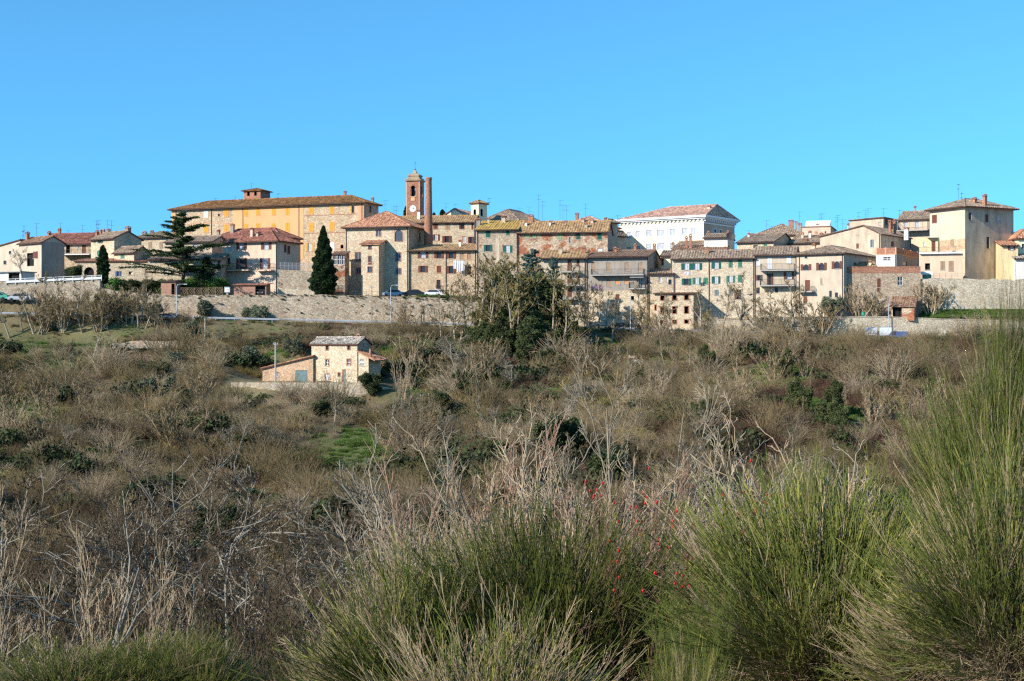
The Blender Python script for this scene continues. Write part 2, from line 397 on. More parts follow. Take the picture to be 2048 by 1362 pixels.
g = bpy.data.objects.new('ground', me); COL.objects.link(g); tag(g, kind='structure')

# road along the foot of the walls
def ribbon(name, y0, y1, dz, mat, pxs, step=15, th=0.0):
    mb = MB(); pts = []
    for p in np.arange(pxs[0], pxs[1]+1, step):
        X = (p-CX)*250/F; z = float(road_z(p))+dz
        pts.append(((X, y0, z), (X, y1, z)))
    for (a0, a1), (b0, b1) in zip(pts[:-1], pts[1:]): mb.poly([a0, b0, b1, a1])
    o = mb.build(name, mat); return o
tag(ribbon('road', 248.6, 253.3, 0.06, M['asphalt'], (-300, 2300)), kind='structure')
# ------------------------------------------------------------------ buildings
STY = {'y': 'sh_y', 'w': 'sh_w', 'g': 'sh_g', 'l': 'sh_l', 'b': 'sh_b', 't': 'sh_t', 's': 'sh_s', 'o': 'sh_o', 'G': 'sh_G'}
SHUT_LABEL = {}

def holed(mb, u0, u1, z0, z1, holes, pt, rev=0.16):
    """Wall rectangle u0..u1 x z0..z1 with real openings; pt(u, w, z) maps to local space, w = depth into the wall."""
    us = sorted({u0, u1, *[h[0] for h in holes], *[h[1] for h in holes]}); zs = sorted({z0, z1, *[h[2] for h in holes], *[h[3] for h in holes]})
    us = [u for u in us if u0-1e-6 <= u <= u1+1e-6]; zs = [z for z in zs if z0-1e-6 <= z <= z1+1e-6]
    for ua, ub in zip(us[:-1], us[1:]):
        for za, zb in zip(zs[:-1], zs[1:]):
            cu, cz = (ua+ub)/2, (za+zb)/2
            if any(h[0] < cu < h[1] and h[2] < cz < h[3] for h in holes): continue
            mb.poly([pt(ua, 0, za), pt(ub, 0, za), pt(ub, 0, zb), pt(ua, 0, zb)])
    for h in holes:
        a, b_, c, d = h[:4]
        for q in (((a, c), (a, d)), ((b_, d), (b_, c)), ((a, d), (b_, d)), ((b_, c), (a, c))):
            (p0, r0), (p1, r1) = q
            mb.poly([pt(p0, 0, r0), pt(p1, 0, r1), pt(p1, rev, r1), pt(p0, rev, r0)])
        if len(h) > 4 and h[4]:      # arched head: fill the two spandrels
            r = (b_-a)/2; cu = (a+b_)/2; sz = d-r; n = 8
            for sgn in (-1, 1):
                prev = None
                for i in range(n//2+1):
                    t = math.pi/2*i/(n//2)
                    x = cu+sgn*r*math.cos(t); z = sz+r*math.sin(t)
                    if prev:
                        mb.poly([pt(prev[0], 0.01, prev[1]), pt(prev[0], 0.01, d), pt(x, 0.01, d), pt(x, 0.01, z)])
                        mb.poly([pt(prev[0], 0.01, prev[1]), pt(x, 0.01, z), pt(x, rev, z), pt(prev[0], rev, prev[1])])
                    prev = (x, z)

def clip_line(poly, ax, e):
    o = 1-ax; r = []
    n = len(poly)
    for i in range(n):
        a, b_ = poly[i], poly[(i+1) % n]
        if (a[ax]-e)*(b_[ax]-e) <= 0 and abs(a[ax]-b_[ax]) > 1e-9:
            t = (e-a[ax])/(b_[ax]-a[ax]); r.append((a[o]+(b_[o]-a[o])*t, a[2]+(b_[2]-a[2])*t))
    if len(r) < 2: return None
    r.sort(); return r[0], r[-1]

def corrugate(mb, poly, ax, period=0.46, amp=0.075, rnd=None):
    """Tile rows running up the slope: ribs repeat along axis ax (0 = x, 1 = y)."""
    lo = min(p[ax] for p in poly)+0.003; hi = max(p[ax] for p in poly)-0.003
    n = max(2, int((hi-lo)/period)); w = (hi-lo)/n
    def row(e, dz):
        c = clip_line(poly, ax, e)
        if c is None: return None
        out = []
        nseg = 4
        for j in range(nseg+1):
            t = j/nseg; gg = c[0][0]+(c[1][0]-c[0][0])*t; zz = c[0][1]+(c[1][1]-c[0][1])*t+dz+(rnd.uniform(-0.03, 0.03) if 0 < j < nseg else 0)
            out.append((e, gg, zz) if ax == 0 else (gg, e, zz))
        return out
    prev = None
    for i in range(n+1):
        for fr, dz in ((0.0, 0.02), (0.28, 0.02+amp), (0.62, 0.02+amp)):
            e = lo+w*(i+fr)
            if e > hi: break
            r = row(e, dz)
            if r and prev:
                for j in range(len(r)-1): mb.poly([prev[j], r[j], r[j+1], prev[j+1]])
            prev = r or prev

def slab(mb, poly, th=0.16, drop=0.0):
    n = len(poly); top = [(p[0], p[1], p[2]-drop) for p in poly]; bot = [(p[0], p[1], p[2]-drop-th) for p in poly]
    mb.poly(top); mb.poly(bot[::-1])
    for i in range(n): j = (i+1) % n; mb.poly([top[i], bot[i], bot[j], top[j]])

ALLB = {}
def building(name, label, xl, xc, Y, th, base, eave, wall, roof, xr=None, D=None, ridge=None, kind='gable', tile='t_brown', wins=(), swins=(),
             o=0.45, gut=True, pipes=(), chim=(), ant=(), cat='house', trim=None, group=None, surround=None, ribs=0.46, ridge_u=0.5, extra=None, cornice=0, sidewall=None, ru=None, lowz=None):
    t0 = math.radians(th); c, s = math.cos(t0), math.sin(t0)
    tC = (xc-CX)/F; C = (tC*Y, Y); tl = (xl-CX)/F
    L = (C[0]-tl*C[1])/(c+tl*s)
    Fx, Fy = C[0]-L*c, C[1]+L*s
    if D is None:
        t2 = (xr-CX)/F; D = (t2*C[1]-C[0])/max(s-t2*c, .05); D = min(max(D, 3), 22)
    zb = (681-base)*Y/F; ze = (681-eave)*Y/F - zb
    root = empty(name, (Fx, Fy, zb), -t0); tag(root, label, cat, group)
    def uz(px, py):
        t = (px-CX)/F; u = (t*Fy-Fx)/(c+t*s); return u, (681-py)*(Fy-u*s)/F-zb
    def vz(px, py):
        t = (px-CX)/F; v = (t*C[1]-C[0])/(s-t*c); return v, (681-py)*(C[1]+v*c)/F-zb
    def on_plane(px, py, v):
        t = (px-CX)/F; u = (t*(Fy+v*c)-Fx-v*s)/(c+t*s); yy = Fy-u*s+v*c; return u, (681-py)*yy/F-zb
    # ridge height
    if kind in ('gable', 'hip'): vr = D/2; Yr = C[1]+vr*c+(0 if kind == 'gable' else L/2*s)
    elif kind == 'gfront': Yr = C[1]+L*(1-ridge_u)*s
    elif kind == 'shed': Yr = C[1]+D*c
    else: Yr = C[1]
    rh = ((681-ridge)*Yr/F-zb-ze) if ridge is not None else 1.2
    if kind == 'shedleft': rh = ze-((681-ridge)*Fy/F-zb)
    rh = max(rh, 0.25)
    zf = lambda u, v: ze
    rnd = random.Random(int(xl*7+xc))
    # openings
    holes, items = [], []
    for (wx, wy, ww, wh, st) in wins:
        ua, za = uz(wx-ww/2, wy+wh/2); ub, zt = uz(wx+ww/2, wy-wh/2)
        ua = max(ua, 0.05); ub = min(ub, L-0.05); za = max(za, 0.05); zt = min(zt, ze-0.08)
        holes.append((ua, ub, za, zt, 'a' in st)); items.append((ua, ub, za, zt, st, 0))
    sholes = []
    for (wx, wy, ww, wh, st) in swins:
        va, za = vz(wx-ww/2, wy+wh/2); vb, zt = vz(wx+ww/2, wy-wh/2)
        va, vb = max(0.05, va), min(D-0.05, vb); zt = min(zt, ze-0.08)
        sholes.append((va, vb, za, zt, 'a' in st)); items.append((va, vb, za, zt, st, 1))
    lo = -3.0 if lowz is None else lowz
    fz = ze
    if kind == 'shedleft': fz = ze-rh        # eave height given is the high right corner
    mb = MB()
    holed(mb, 0, L, lo, fz, holes, lambda u, w, z: (u, w, z))
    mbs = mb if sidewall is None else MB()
    holed(mbs, 0, D, lo, fz, sholes, lambda u, w, z: (L-w, u, z))
    mb.poly([(0, D, lo), (0, D, fz), (0, 0, fz), (0, 0, lo)]); mb.poly([(L, D, lo), (L, D, fz), (0, D, fz), (0, D, lo)])
    R = []      # roof polygons with rib axis
    k_ = 0
    if kind == 'gable':
        mb.poly([(L, 0, ze), (L, D, ze), (L, D/2, ze+rh)]); mb.poly([(0, D, ze), (0, 0, ze), (0, D/2, ze+rh)])
        sl_ = rh/(D/2); a = ze-o*sl_
        R = [([(-.25, -o, a), (L+.25, -o, a), (L+.25, D/2, ze+rh), (-.25, D/2, ze+rh)], 0), ([(L+.25, D+o, a), (-.25, D+o, a), (-.25, D/2, ze+rh), (L+.25, D/2, ze+rh)], 0)]
    elif kind == 'gfront':
        ur = L*ridge_u
        rl = (681-eave)*0  # both eaves level
        mb.poly([(0, 0, ze), (L, 0, ze), (ur, 0, ze+rh)]); mb.poly([(L, D, ze), (0, D, ze), (ur, D, ze+rh)])
        sL, sR = rh/ur, rh/(L-ur)
        R = [([(-o, D+.25, ze-o*sL), (-o, -.25, ze-o*sL), (ur, -.25, ze+rh), (ur, D+.25, ze+rh)], 1), ([(L+o, -.25, ze-o*sR), (L+o, D+.25, ze-o*sR), (ur, D+.25, ze+rh), (ur, -.25, ze+rh)], 1)]
    elif kind == 'hip':
        if L >= D:
            r0, r1 = D/2, L-D/2
            if ru: r0, r1 = ru[0]*L, ru[1]*L
            A, B = (r0, D/2, ze+rh), (r1, D/2, ze+rh)
        else:
            A, B = (L/2, L/2, ze+rh), (L/2, D-L/2, ze+rh)
        q = [(-o, -o), (L+o, -o), (L+o, D+o), (-o, D+o)]
        ez = ze-o*rh/(min(L, D)/2)*0.6
        c_ = [(x, y, ez) for x, y in q]
        if L >= D: R = [([c_[0], c_[1], B, A], 0), ([c_[2], c_[3], A, B], 0), ([c_[1], c_[2], B], 1), ([c_[3], c_[0], A], 1)]
        else: R = [([c_[0], c_[1], A], 0), ([c_[2], c_[3], B], 0), ([c_[1], c_[2], B, A], 1), ([c_[3], c_[0], A, B], 1)]
    elif kind == 'shed':          # low in front, high behind
        mb.poly([(L, 0, ze), (L, D, ze), (L, D, ze+rh)]); mb.poly([(0, D, ze), (0, 0, ze), (0, D, ze+rh)]); mb.poly([(L, D, ze), (0, D, ze), (0, D, ze+rh), (L, D, ze+rh)])
        sl_ = rh/D; R = [([(-.25, -o, ze-o*sl_), (L+.25, -o, ze-o*sl_), (L+.25, D+.1, ze+rh+.1*sl_), (-.25, D+.1, ze+rh+.1*sl_)], 0)]
    elif kind == 'shedleft':      # high at the right, falling to the left
        mb.poly([(0, 0, fz), (L, 0, fz), (L, 0, ze)]); mb.poly([(L, D, fz), (0, D, fz), (L, D, ze)]); mb.poly([(L, 0, fz), (L, D, fz), (L, D, ze), (L, 0, ze)])
        R = [([(L+.2, -.3, ze), (L+.2, D, ze), (-.3, D, fz), (-.3, -.3, fz)], 1)]
    elif kind == 'flat':
        mb.poly([(0, 0, ze-.02), (L, 0, ze-.02), (L, D, ze-.02), (0, D, ze-.02)])
    # ---- second colour zones of a facade (u ranges in pixels)
    wl = mb.build('wall', M[wall], root)
    if sidewall is not None: mbs.build('wall', M[sidewall], root)  # a darker side material paints in the shade of the turned-away wall
    if extra:
        for (pxa, pxb, pya, pyb, mt) in extra:
            ua, _ = uz(pxa, pya); ub, _ = uz(pxb, pya); ua = max(ua, 0.0); ub = min(ub, L)
            um = (pxa+pxb)/2; zt = min(uz(um, pya)[1], ze-0.02); za = max(uz(um, pyb)[1], lo)
            e = MB(); hh = [(max(h[0], ua), min(h[1], ub), max(h[2], za), min(h[3], zt), False) for h in holes if h[1] > ua and h[0] < ub and h[3] > za and h[2] < zt]
            holed(e, ua, ub, za, zt, hh, lambda u, w, z: (u, w-0.03, z), 0.03)
            e.poly([(ua, -.03, za), (ua, -.03, zt), (ua, 0, zt), (ua, 0, za)]); e.poly([(ub, -.03, zt), (ub, -.03, za), (ub, 0, za), (ub, 0, zt)])
            e.build('plaster_panel' if mt.startswith('pl') else 'masonry_panel', M[mt], root)
    # ---- roof
    rf = None
    if R:
        rm = MB()
        for pl_, ax in R: corrugate(rm, pl_, ax, ribs, 0.085, rnd)
        rf = rm.build('roof', M[tile], root)
        um = MB()
        for pl_, ax in R: slab(um, pl_, 0.13, 0.01)
        um.build('roof_boarding', M['wood'], rf)
        if kind in ('gable', 'hip'):
            cp = MB()
            if kind == 'gable': cp.bar((-.25, D/2, ze+rh+.05), (L+.25, D/2, ze+rh+.05), 0.15, 6)
            else:
                cp.bar((A[0], A[1], A[2]+.05), (B[0]+.01, B[1]+.01, B[2]+.05), 0.15, 6)
                for cc, e_ in ((c_[0], A), (c_[1], A if L < D else B), (c_[2], B), (c_[3], A if L >= D else B)):
                    cp.bar((cc[0], cc[1], cc[2]+.05), (e_[0], e_[1], e_[2]+.05), 0.13, 6)
            cp.build('ridge_tiles', M[tile], rf)
    if gut and kind in ('gable', 'hip', 'shed'):
        ez = R[0][0][0][2]-0.1
        MB().bar((-.3, -o-.07, ez), (L+.3, -o-.07, ez), 0.085, 6).build('gutter', M['gutter'], root)
    for pxp in pipes:
        u, _ = uz(pxp, base); u = min(max(u, .1), L-.1)
        MB().bar((u, -.09, lo+.2), (u, -.09, ze-.15), 0.065, 6).build('downpipe', M['gutter'], root)
    # ---- windows
    for (ua, ub, za, zt, st, side) in items:
        arch = 'a' in st; st = st.replace('a', '')
        T = (lambda u, w, z: (u, w, z)) if not side else (lambda u, w, z: (L-w, u, z))
        def bx(mb_, u0, u1, w0, w1, z0, z1):
            p = [T(u0, w0, z0), T(u1, w1, z1)]; mb_.box(min(p[0][0], p[1][0]), max(p[0][0], p[1][0]), min(p[0][1], p[1][1]), max(p[0][1], p[1][1]), z0, z1)
        w_ = ub-ua; h_ = zt-za; fr = MB()
        door = h_ > 1.9
        # sill and surround
        sw = 0.14
        sm_ = M[surround] if surround else None
        if sm_ is not None:
            bx(fr, ua-sw, ua, -.025, .02, za, zt); bx(fr, ub, ub+sw, -.025, .02, za, zt); bx(fr, ua-sw, ub+sw, -.025, .02, zt, zt+sw)
        if not door or sm_ is not None: bx(fr, ua-.1, ub+.1, -.08, .02, za-.09, za)
        if not fr.v: bx(fr, ua, ub, -.03, .1, za-.05, za)
        wn = fr.build('door' if door else 'window', sm_ or M['concrete'], root)
        openp = st[0]
        if openp in 'dDk':        # glazed, dark
            MBp = MB(); bx(MBp, ua, ub, .13, .16, za, zt); MBp.build('pane', M['glassb' if openp == 'D' else 'glass'], wn)
        elif openp == 'p':        # pale curtained pane with white casement
            MBp = MB(); bx(MBp, ua, ub, .13, .16, za, zt); MBp.build('pane', M['curtain'], wn)
        elif openp == 'x':        # unglazed hole
            MBp = MB(); bx(MBp, ua, ub, .5, .53, za, zt)
            for q in ((ua, ua+.01), (ub-.01, ub)): bx(MBp, q[0], q[1], .16, .5, za, zt)
            bx(MBp, ua, ub, .16, .5, zt-.01, zt); MBp.build('dark_room', M['dark'], wn)
        if openp in 'Dpk' and not arch:
            cs = MB(); f_ = .055
            bx(cs, ua, ua+f_, .09, .125, za, zt); bx(cs, ub-f_, ub, .09, .125, za, zt); bx(cs, ua+f_, ub-f_, .09, .125, za, za+f_); bx(cs, ua+f_, ub-f_, .09, .125, zt-f_, zt)
            bx(cs, (ua+ub)/2-.03, (ua+ub)/2+.03, .085, .12, za+f_, zt-f_)
            if openp == 'k': bx(cs, ua+f_, ub-f_, .083, .118, (za+zt)/2-.03, (za+zt)/2+.03)
            cs.build('casement', M['white' if openp != 'D' else 'metal'], wn)
        if openp == 'c':          # closed shutters, colour st[1]
            g_ = 0.015
            for (p0, p1) in ((ua-.04, (ua+ub)/2-g_), ((ua+ub)/2+g_, ub+.04)):
                q = MB(); bx(q, p0, p1, -.045, -.005, za-.02, zt+.03); q.build('shutter', M[STY[st[1]]], wn)
        if openp in 'PXq':        # open shutters beside the opening, colour st[1]: P pale pane, X dark, q half open
            MBp = MB(); bx(MBp, ua, ub, .13, .16, za, zt); MBp.build('pane', M['curtain' if openp == 'P' else 'glass'], wn)
            if openp == 'P':
                cs = MB(); bx(cs, ua, ua+.06, .09, .125, za, zt); bx(cs, ub-.06, ub, .09, .125, za, zt); bx(cs, (ua+ub)/2-.035, (ua+ub)/2+.035, .085, .12, za, zt); bx(cs, ua+.06, ub-.06, .09, .125, zt-.06, zt); cs.build('casement', M['white'], wn)
            sw_ = min(0.62, w_*0.55)
            for i, (p0, p1) in enumerate(((ua-sw_, ua-.02), (ub+.02, ub+sw_))):
                q = MB()
                if openp == 'q' and i == 1: continue
                bx(q, p0, p1, -.06, -.028, za-.02, zt+.02); q.build('shutter', M[STY[st[1]]], wn)
        if openp == 'f':          # solid door or blind, colour st[1]
            q = MB(); bx(q, ua, ub, .06, .1, za, zt); q.build('blind', M[STY[st[1]]], wn)
    # ---- chimneys and aerials (parts of the roof)
    host = rf or root
    for ch in chim:
        (px, pt_, pb, w) = ch[:4]; v = D*(ch[4] if len(ch) > 4 else 0.42); mt = ch[5] if len(ch) > 5 else 'brick'
        u, zt = on_plane(px, pt_, v); _, z0 = on_plane(px, pb, v); z0 -= 1.2; hw = w*Y/F/2*0.9
        q = MB(); q.box(u-hw, u+hw, v-hw*.8, v+hw*.8, z0, zt-.28)
        cn = q.build('chimney', M[mt], host)
        q = MB(); q.box(u-hw-.1, u+hw+.1, v-hw*.8-.1, v+hw*.8+.1, zt-.28, zt-.2)
        for a_ in (-1, 1):
            for b_ in (-1, 1): q.box(u+a_*hw*.85-.06, u+a_*hw*.85+.06, v+b_*hw*.6-.06, v+b_*hw*.6+.06, zt-.2, zt)
        zc = zt; x0, x1, y0, y1 = u-hw-.14, u+hw+.14, v-hw*.8-.14, v+hw*.8+.14
        q.poly([(x0, y0, zc), (x1, y0, zc), (u, v, zc+.28)]); q.poly([(x1, y0, zc), (x1, y1, zc), (u, v, zc+.28)]); q.poly([(x1, y1, zc), (x0, y1, zc), (u, v, zc+.28)]); q.poly([(x0, y1, zc), (x0, y0, zc), (u, v, zc+.28)]); q.poly([(x0, y1, zc), (x1, y1, zc), (x1, y0, zc), (x0, y0, zc)])
        q.build('chimney_cap', M['brick' if mt != 'concrete' else 'concrete'], cn) if rf is None else q.build('chimney_cap', M['brick' if mt != 'concrete' else 'concrete'], cn)
    for an in ant:
        (px, pt_, pb) = an[:3]; v = D*(an[3] if len(an) > 3 else 0.5)
        u, zt = on_plane(px, pt_, v); _, z0 = on_plane(px, pb, v); q = MB()
        q.bar((u, v, z0-.6), (u, v, zt), 0.028, 4)
        ang = rnd.uniform(-.6, .6); ca, sa = math.cos(ang), math.sin(ang)
        for zz, ln in ((zt-.12, .75), (zt-1.0, .5)):
            if zz < z0: continue
            q.bar((u-ln*ca*.7, v-ln*sa*.7, zz), (u+ln*ca, v+ln*sa, zz), 0.016, 3)
            for j in range(6):
                t = -0.7+j*0.33; l2 = .16+.03*j
                q.bar((u+t*ln*ca+sa*l2, v+t*ln*sa-ca*l2, zz), (u+t*ln*ca-sa*l2, v+t*ln*sa+ca*l2, zz), 0.012, 3)
        q.build('aerial', M['iron'], host)
    b = dict(root=root, L=L, D=D, ze=ze, zb=zb, uz=uz, vz=vz, on=on_plane, F=(Fx, Fy), c=c, s=s, rh=rh, roof=rf, C=C)
    ALLB[name+label] = b
    return b

def balcony(b, xl, xr, py, proj, rail=12, mat='concrete', face=None, solid=False, th=0.2):
    ua, z = b['uz'](xl, py); ub, _ = b['uz'](xr, py)
    q = MB().box(ua, ub, -proj, -.002, z-th, z); bo = q.build('balcony', M[mat], b['root'])
    h = rail*b['C'][1]/F
    r = MB()
    for (p, q_) in (((ua+.04, -proj+.04), (ub-.04, -proj+.04)), ((ua+.04, -proj+.04), (ua+.04, -.05)), ((ub-.04, -proj+.04), (ub-.04, -.05))):
        r.bar((p[0], p[1], z+h), (q_[0], q_[1], z+h), 0.03, 4); r.bar((p[0], p[1], z+.1), (q_[0], q_[1], z+.1), 0.02, 4)
        n = max(1, int(math.dist(p, q_)/0.16))
        for i in range(n+1):
            x = p[0]+(q_[0]-p[0])*i/n; y = p[1]+(q_[1]-p[1])*i/n; r.bar((x, y, z), (x, y, z+h), 0.013 if i % 8 else 0.03, 3)
    r.build('railing', M['iron'], bo)
    return bo

B = building
# ---- left edge cluster
b = B('stone_house', 'pale lime-washed house at the far left edge with a roof sloping down to the left', -30, 41, 286, 38, 558, 479, 'pl_beige', None, D=7, ridge=500, kind='shedleft', tile='t_brown2',
      wins=[(10, 525, 6, 8, 'd'), (20, 505, 5, 6, 'd')], gut=False)
b = B('plaster_house', 'small plastered house with a shaded streaked gable wall and two chimneys at the left', 38, 83, 280, 40, 562, 483, 'pl_beige', None, xr=129, ridge=472, tile='t_brown',
      wins=[(67, 487, 4, 4, 'd'), (61, 519, 14, 27, 'x'), (71, 510, 9, 14, 'cb')], chim=[(55, 465, 478, 8, .3), (98, 464, 474, 7, .55)], ant=[(48, 451, 470), (73, 446, 466), (46, 462, 474)], sidewall='pl_grey')  # dark opening stands for a shadowed recess; grey gable side carries painted shade
b = B('garage', 'low flat-roofed white garage with an open dark bay at the left edge', -20, 42, 272, 20, 565, 544, 'pl_white', None, D=4, kind='flat', wins=[(28, 554, 22, 17, 'x'), (4, 554, 12, 17, 'fw')])
MB().box(-.3, b['L']+.3, -.5, b['D']+.3, b['ze'], b['ze']+.18).build('roof', M['concrete'], b['root'])
b = B('row_house', 'long low house with broad reddish-brown roof and white-edged balcony', 75, 190, 300, 12, 530, 486, 'stone', None, D=12, ridge=466, tile='t_red',
      wins=[(136, 497, 8, 18, 'x'), (168, 497, 8, 18, 'fb'), (158, 494, 3, 5, 'p')], chim=[(119, 458, 466, 6, .5)], ant=[(121, 445, 460), (165, 450, 464), (137, 460, 468), (193, 441, 462), (196, 440, 462)])
balcony(b, 128, 186, 509, 1.6, 9, 'white')
b = B('stone_house', 'stone house with green shutters beside narrow dark cypress', 182, 228.5, 285, 38, 548, 475, 'stone_warm', None, xr=283, ridge=462, tile='t_brown2',
      wins=[(200.5, 481, 5, 10, 'Xg'), (189, 483, 4, 5, 'd'), (198, 506, 7, 10, 'cG')], chim=[(194, 462, 468, 6, .5), (202, 461, 467, 4, .5), (208, 460, 467, 4, .5), (217, 459, 466, 7, .5), (256, 454, 468, 11, .6)], ant=[(223, 441, 462), (196, 447, 464)])
b = B('stone_cottage', 'low stone annex with one green shutter under a sloping brown roof', 228, 268, 281, 30, 548, 503, 'stone_warm', None, xr=301, ridge=492, tile='t_brown2', wins=[(245, 510, 7, 14, 'cG')])
b = B('row_house', 'orange-trimmed stone house with brown hipped roof half hidden behind the cedar', 262, 345, 315, 15, 540, 474, 'stone_warm', None, D=10, ridge=463, tile='t_brown2', kind='hip', wins=[(300, 490, 6, 12, 'ct'), (322, 490, 6, 12, 'ct')], extra=[(262, 345, 474, 478, 'pl_trim')], chim=[(289, 464, 470, 9, .3, 'pl_grey'), (304, 462, 469, 6, .4)], ant=[(215, 440, 462)])
b = B('outbuilding', 'long low stone outbuilding with a round arched opening and a coping of tiles', 150, 345, 280.5, 4, 553, 522, 'stone_warm', None, D=3.5, ridge=517, kind='shed', tile='t_terra', o=0.25, gut=False,
      wins=[(178, 544, 20, 20, 'xa'), (238, 548, 11, 11, 'D'), (262, 546, 9, 6, 'x'), (328, 545, 7, 10, 'p'), (300, 545, 20, 11, 'ft')], extra=[(150, 345, 522, 526, 'pl_trim')])
b = B('row_house', 'low stone wing with a tiled lean-to roof behind the cedar', 296, 443, 279.8, 3, 568, 518, 'stone_warm', None, D=6, ridge=506, kind='shed', tile='t_brown2', wins=[(332, 545, 7, 9, 'p'), (345, 545, 7, 9, 'd'), (375, 543, 10, 9, 'p'), (395, 542, 5, 7, 'p'), (438, 529, 6, 18, 'd')], extra=[(296, 443, 518, 522, 'pl_trim')])
b = B('row_house', 'pink plastered house with a dark roof glimpsed behind the cedar branches', 330, 424, 289, 14, 540, 482, 'pl_tan', None, D=8, ridge=472, tile='t_brown2', wins=[(390, 492, 8, 12, 'p'), (412, 492, 7, 12, 'p'), (402, 498, 6, 10, 'd')])
# ---- palace
b = B('palace', 'long four-storey palazzo in stone and orange plaster with yellow shutters and a rooftop turret', 343, 728, 305, 21, 530, 403, 'stone', None, xr=757, ridge=397.5, kind='hip', tile='t_palace', o=0.7, ribs=0.4, ru=(0.155, 0.90), surround='pl_trim',
      wins=[(370, 425, 8, 15, 'cw'), (412, 428.5, 8, 14, 'cw'), (438, 430, 4, 5, 'd'), (452.6, 426, 8, 15, 'cy'), (492.5, 425, 7.5, 15, 'cy'), (516.5, 423.5, 8, 15, 'cy'), (548, 423, 7.5, 15, 'cy'), (575, 422, 7.5, 15, 'cy'),
            (622, 421, 8, 15, 'cy'), (664, 420, 8, 15, 'cy'), (706, 419, 5, 14, 'qy'), (412, 458, 8, 14, 'cy'), (453, 456, 8, 14, 'cy'), (492.5, 455, 8, 14, 'cy'), (516.5, 454, 8, 14, 'cy'), (547.5, 455, 8, 16, 'cy'), (575, 454.5, 8, 17, 'cy'),
            (622, 454.5, 8, 17, 'cy'), (664, 453, 9, 18, 'cy'), (620, 494, 8, 17, 'Py'), (665, 493, 7, 18, 'cw'), (438, 461, 4, 5, 'd'), (684, 493, 6, 8, 'xa')],
      swins=[(740, 418, 5, 13, 'd'), (750, 420, 4, 10, 'p')],
      extra=[(343, 352, 404, 520, 'pl_trim'), (466, 607, 404, 520, 'pl_orange'), (716, 727.5, 404, 470, 'pl_trim'), (352, 466, 412, 418, 'pl_trim'), (607, 716, 403, 408, 'pl_trim'), (352, 466, 446.5, 448, 'pl_trim'), (607, 716, 429, 430.3, 'brick'), (607, 716, 464.5, 466, 'brick')],
      pipes=[352, 423, 486, 598, 724], chim=[(690, 383, 393, 5, .5), (745, 396, 408, 5, .9, 'pl_grey')], ant=[(431, 396, 408, .2), (471, 393, 405, .2), (556, 387, 397, .5)], cat='palazzo')
# rooftop turret of the palazzo, a part of it
pal = b
u0, z0 = b['on'](487.5, 402, 5.0); u1, _ = b['on'](521, 402, 5.0); z1 = b['on'](504, 381, 5.0)[1]
tw = MB(); w0 = u1-u0; hs = [(u0+w0*.2, u0+w0*.36, z0+1.1, z1-.25), (u0+w0*.62, u0+w0*.78, z0+1.1, z1-.25)]
holed(tw, u0, u1, z0-2.5, z1, hs, lambda u, w, z: (u, 5+w, z), .25)
tw.poly([(u1, 5, z0-2.5), (u1, 9.2, z0-2.5), (u1, 9.2, z1), (u1, 5, z1)]); tw.poly([(u0, 9.2, z0-2.5), (u0, 5, z0-2.5), (u0, 5, z1), (u0, 9.2, z1)]); tw.poly([(u1, 9.2, z0-2.5), (u0, 9.2, z0-2.5), (u0, 9.2, z1), (u1, 9.2, z1)])
to = tw.build('turret', M['brick'], b['root'])
tr = MB(); q = [(u0-.5, 4.5, z1), (u1+.5, 4.5, z1), (u1+.5, 9.7, z1), (u0-.5, 9.7, z1)]; ap = ((u0+u1)/2, 7.1, z1+.75)
for i in range(4): corrugate(tr, [q[i], q[(i+1) % 4], ap], i % 2, .45, .07, random.Random(3))
slab(tr, q, .12, .01); tr.build('turret_roof', M['t_palace'], to)
dk = MB(); dk.box(u0+.1, u1-.1, 5.6, 5.7, z0, z1-.1); dk.build('dark_room', M['dark'], to)
MB().bar((u0+.8, 7, z1+.3), (u0+.8, 7, z1+2.0), .03).bar((u0+.3, 7, z1+1.9), (u0+1.6, 7.2, z1+1.7), .02).build('aerial', M['iron'], to)
# ---- pink house and its wing
b = B('plaster_house', 'stone wing with a dark red roof and brown shutters joined behind the pink house', 424, 560, 290, 24, 560, 472, 'stone_warm', None, xr=601, ridge=457.5, kind='hip', tile='t_red',
      wins=[(445, 486, 10, 12, 'Pb')], pipes=[425], chim=[(437, 461, 471, 6, .2, 'pl_grey'), (465, 449, 462, 8, .3, 'pl_grey')])
b = B('plaster_house', 'pinkish two-storey house with brown shutters and two balconies before the palazzo', 445, 553.5, 280, 24, 592, 480, 'pl_pink', None, xr=597, ridge=462, kind='hip', tile='t_red', o=0.7,
      wins=[(459, 497, 8, 7, 'p'), (483.5, 492, 10, 14, 'Pb'), (532.5, 492, 10, 14, 'Pb'), (456.5, 523, 7, 14, 'qb'), (483.5, 527, 11, 21, 'Xb'), (530, 527, 10, 21, 'Pb')],
      swins=[(570.5, 497, 4, 15, 'cb'), (577.5, 500, 5, 15, 'cb'), (576, 523, 3, 4, 'p')], pipes=[553],
      extra=[(445, 468, 482, 590, 'pl_peach')], chim=[(504, 457, 474, 7, .2, 'pl_tan'), (515, 464, 474, 6, .2, 'pl_tan')])
balcony(b, 447, 504, 541, 1.3, 13, 'pl_peach'); balcony(b, 517, 549, 541, 1.3, 13, 'pl_peach')
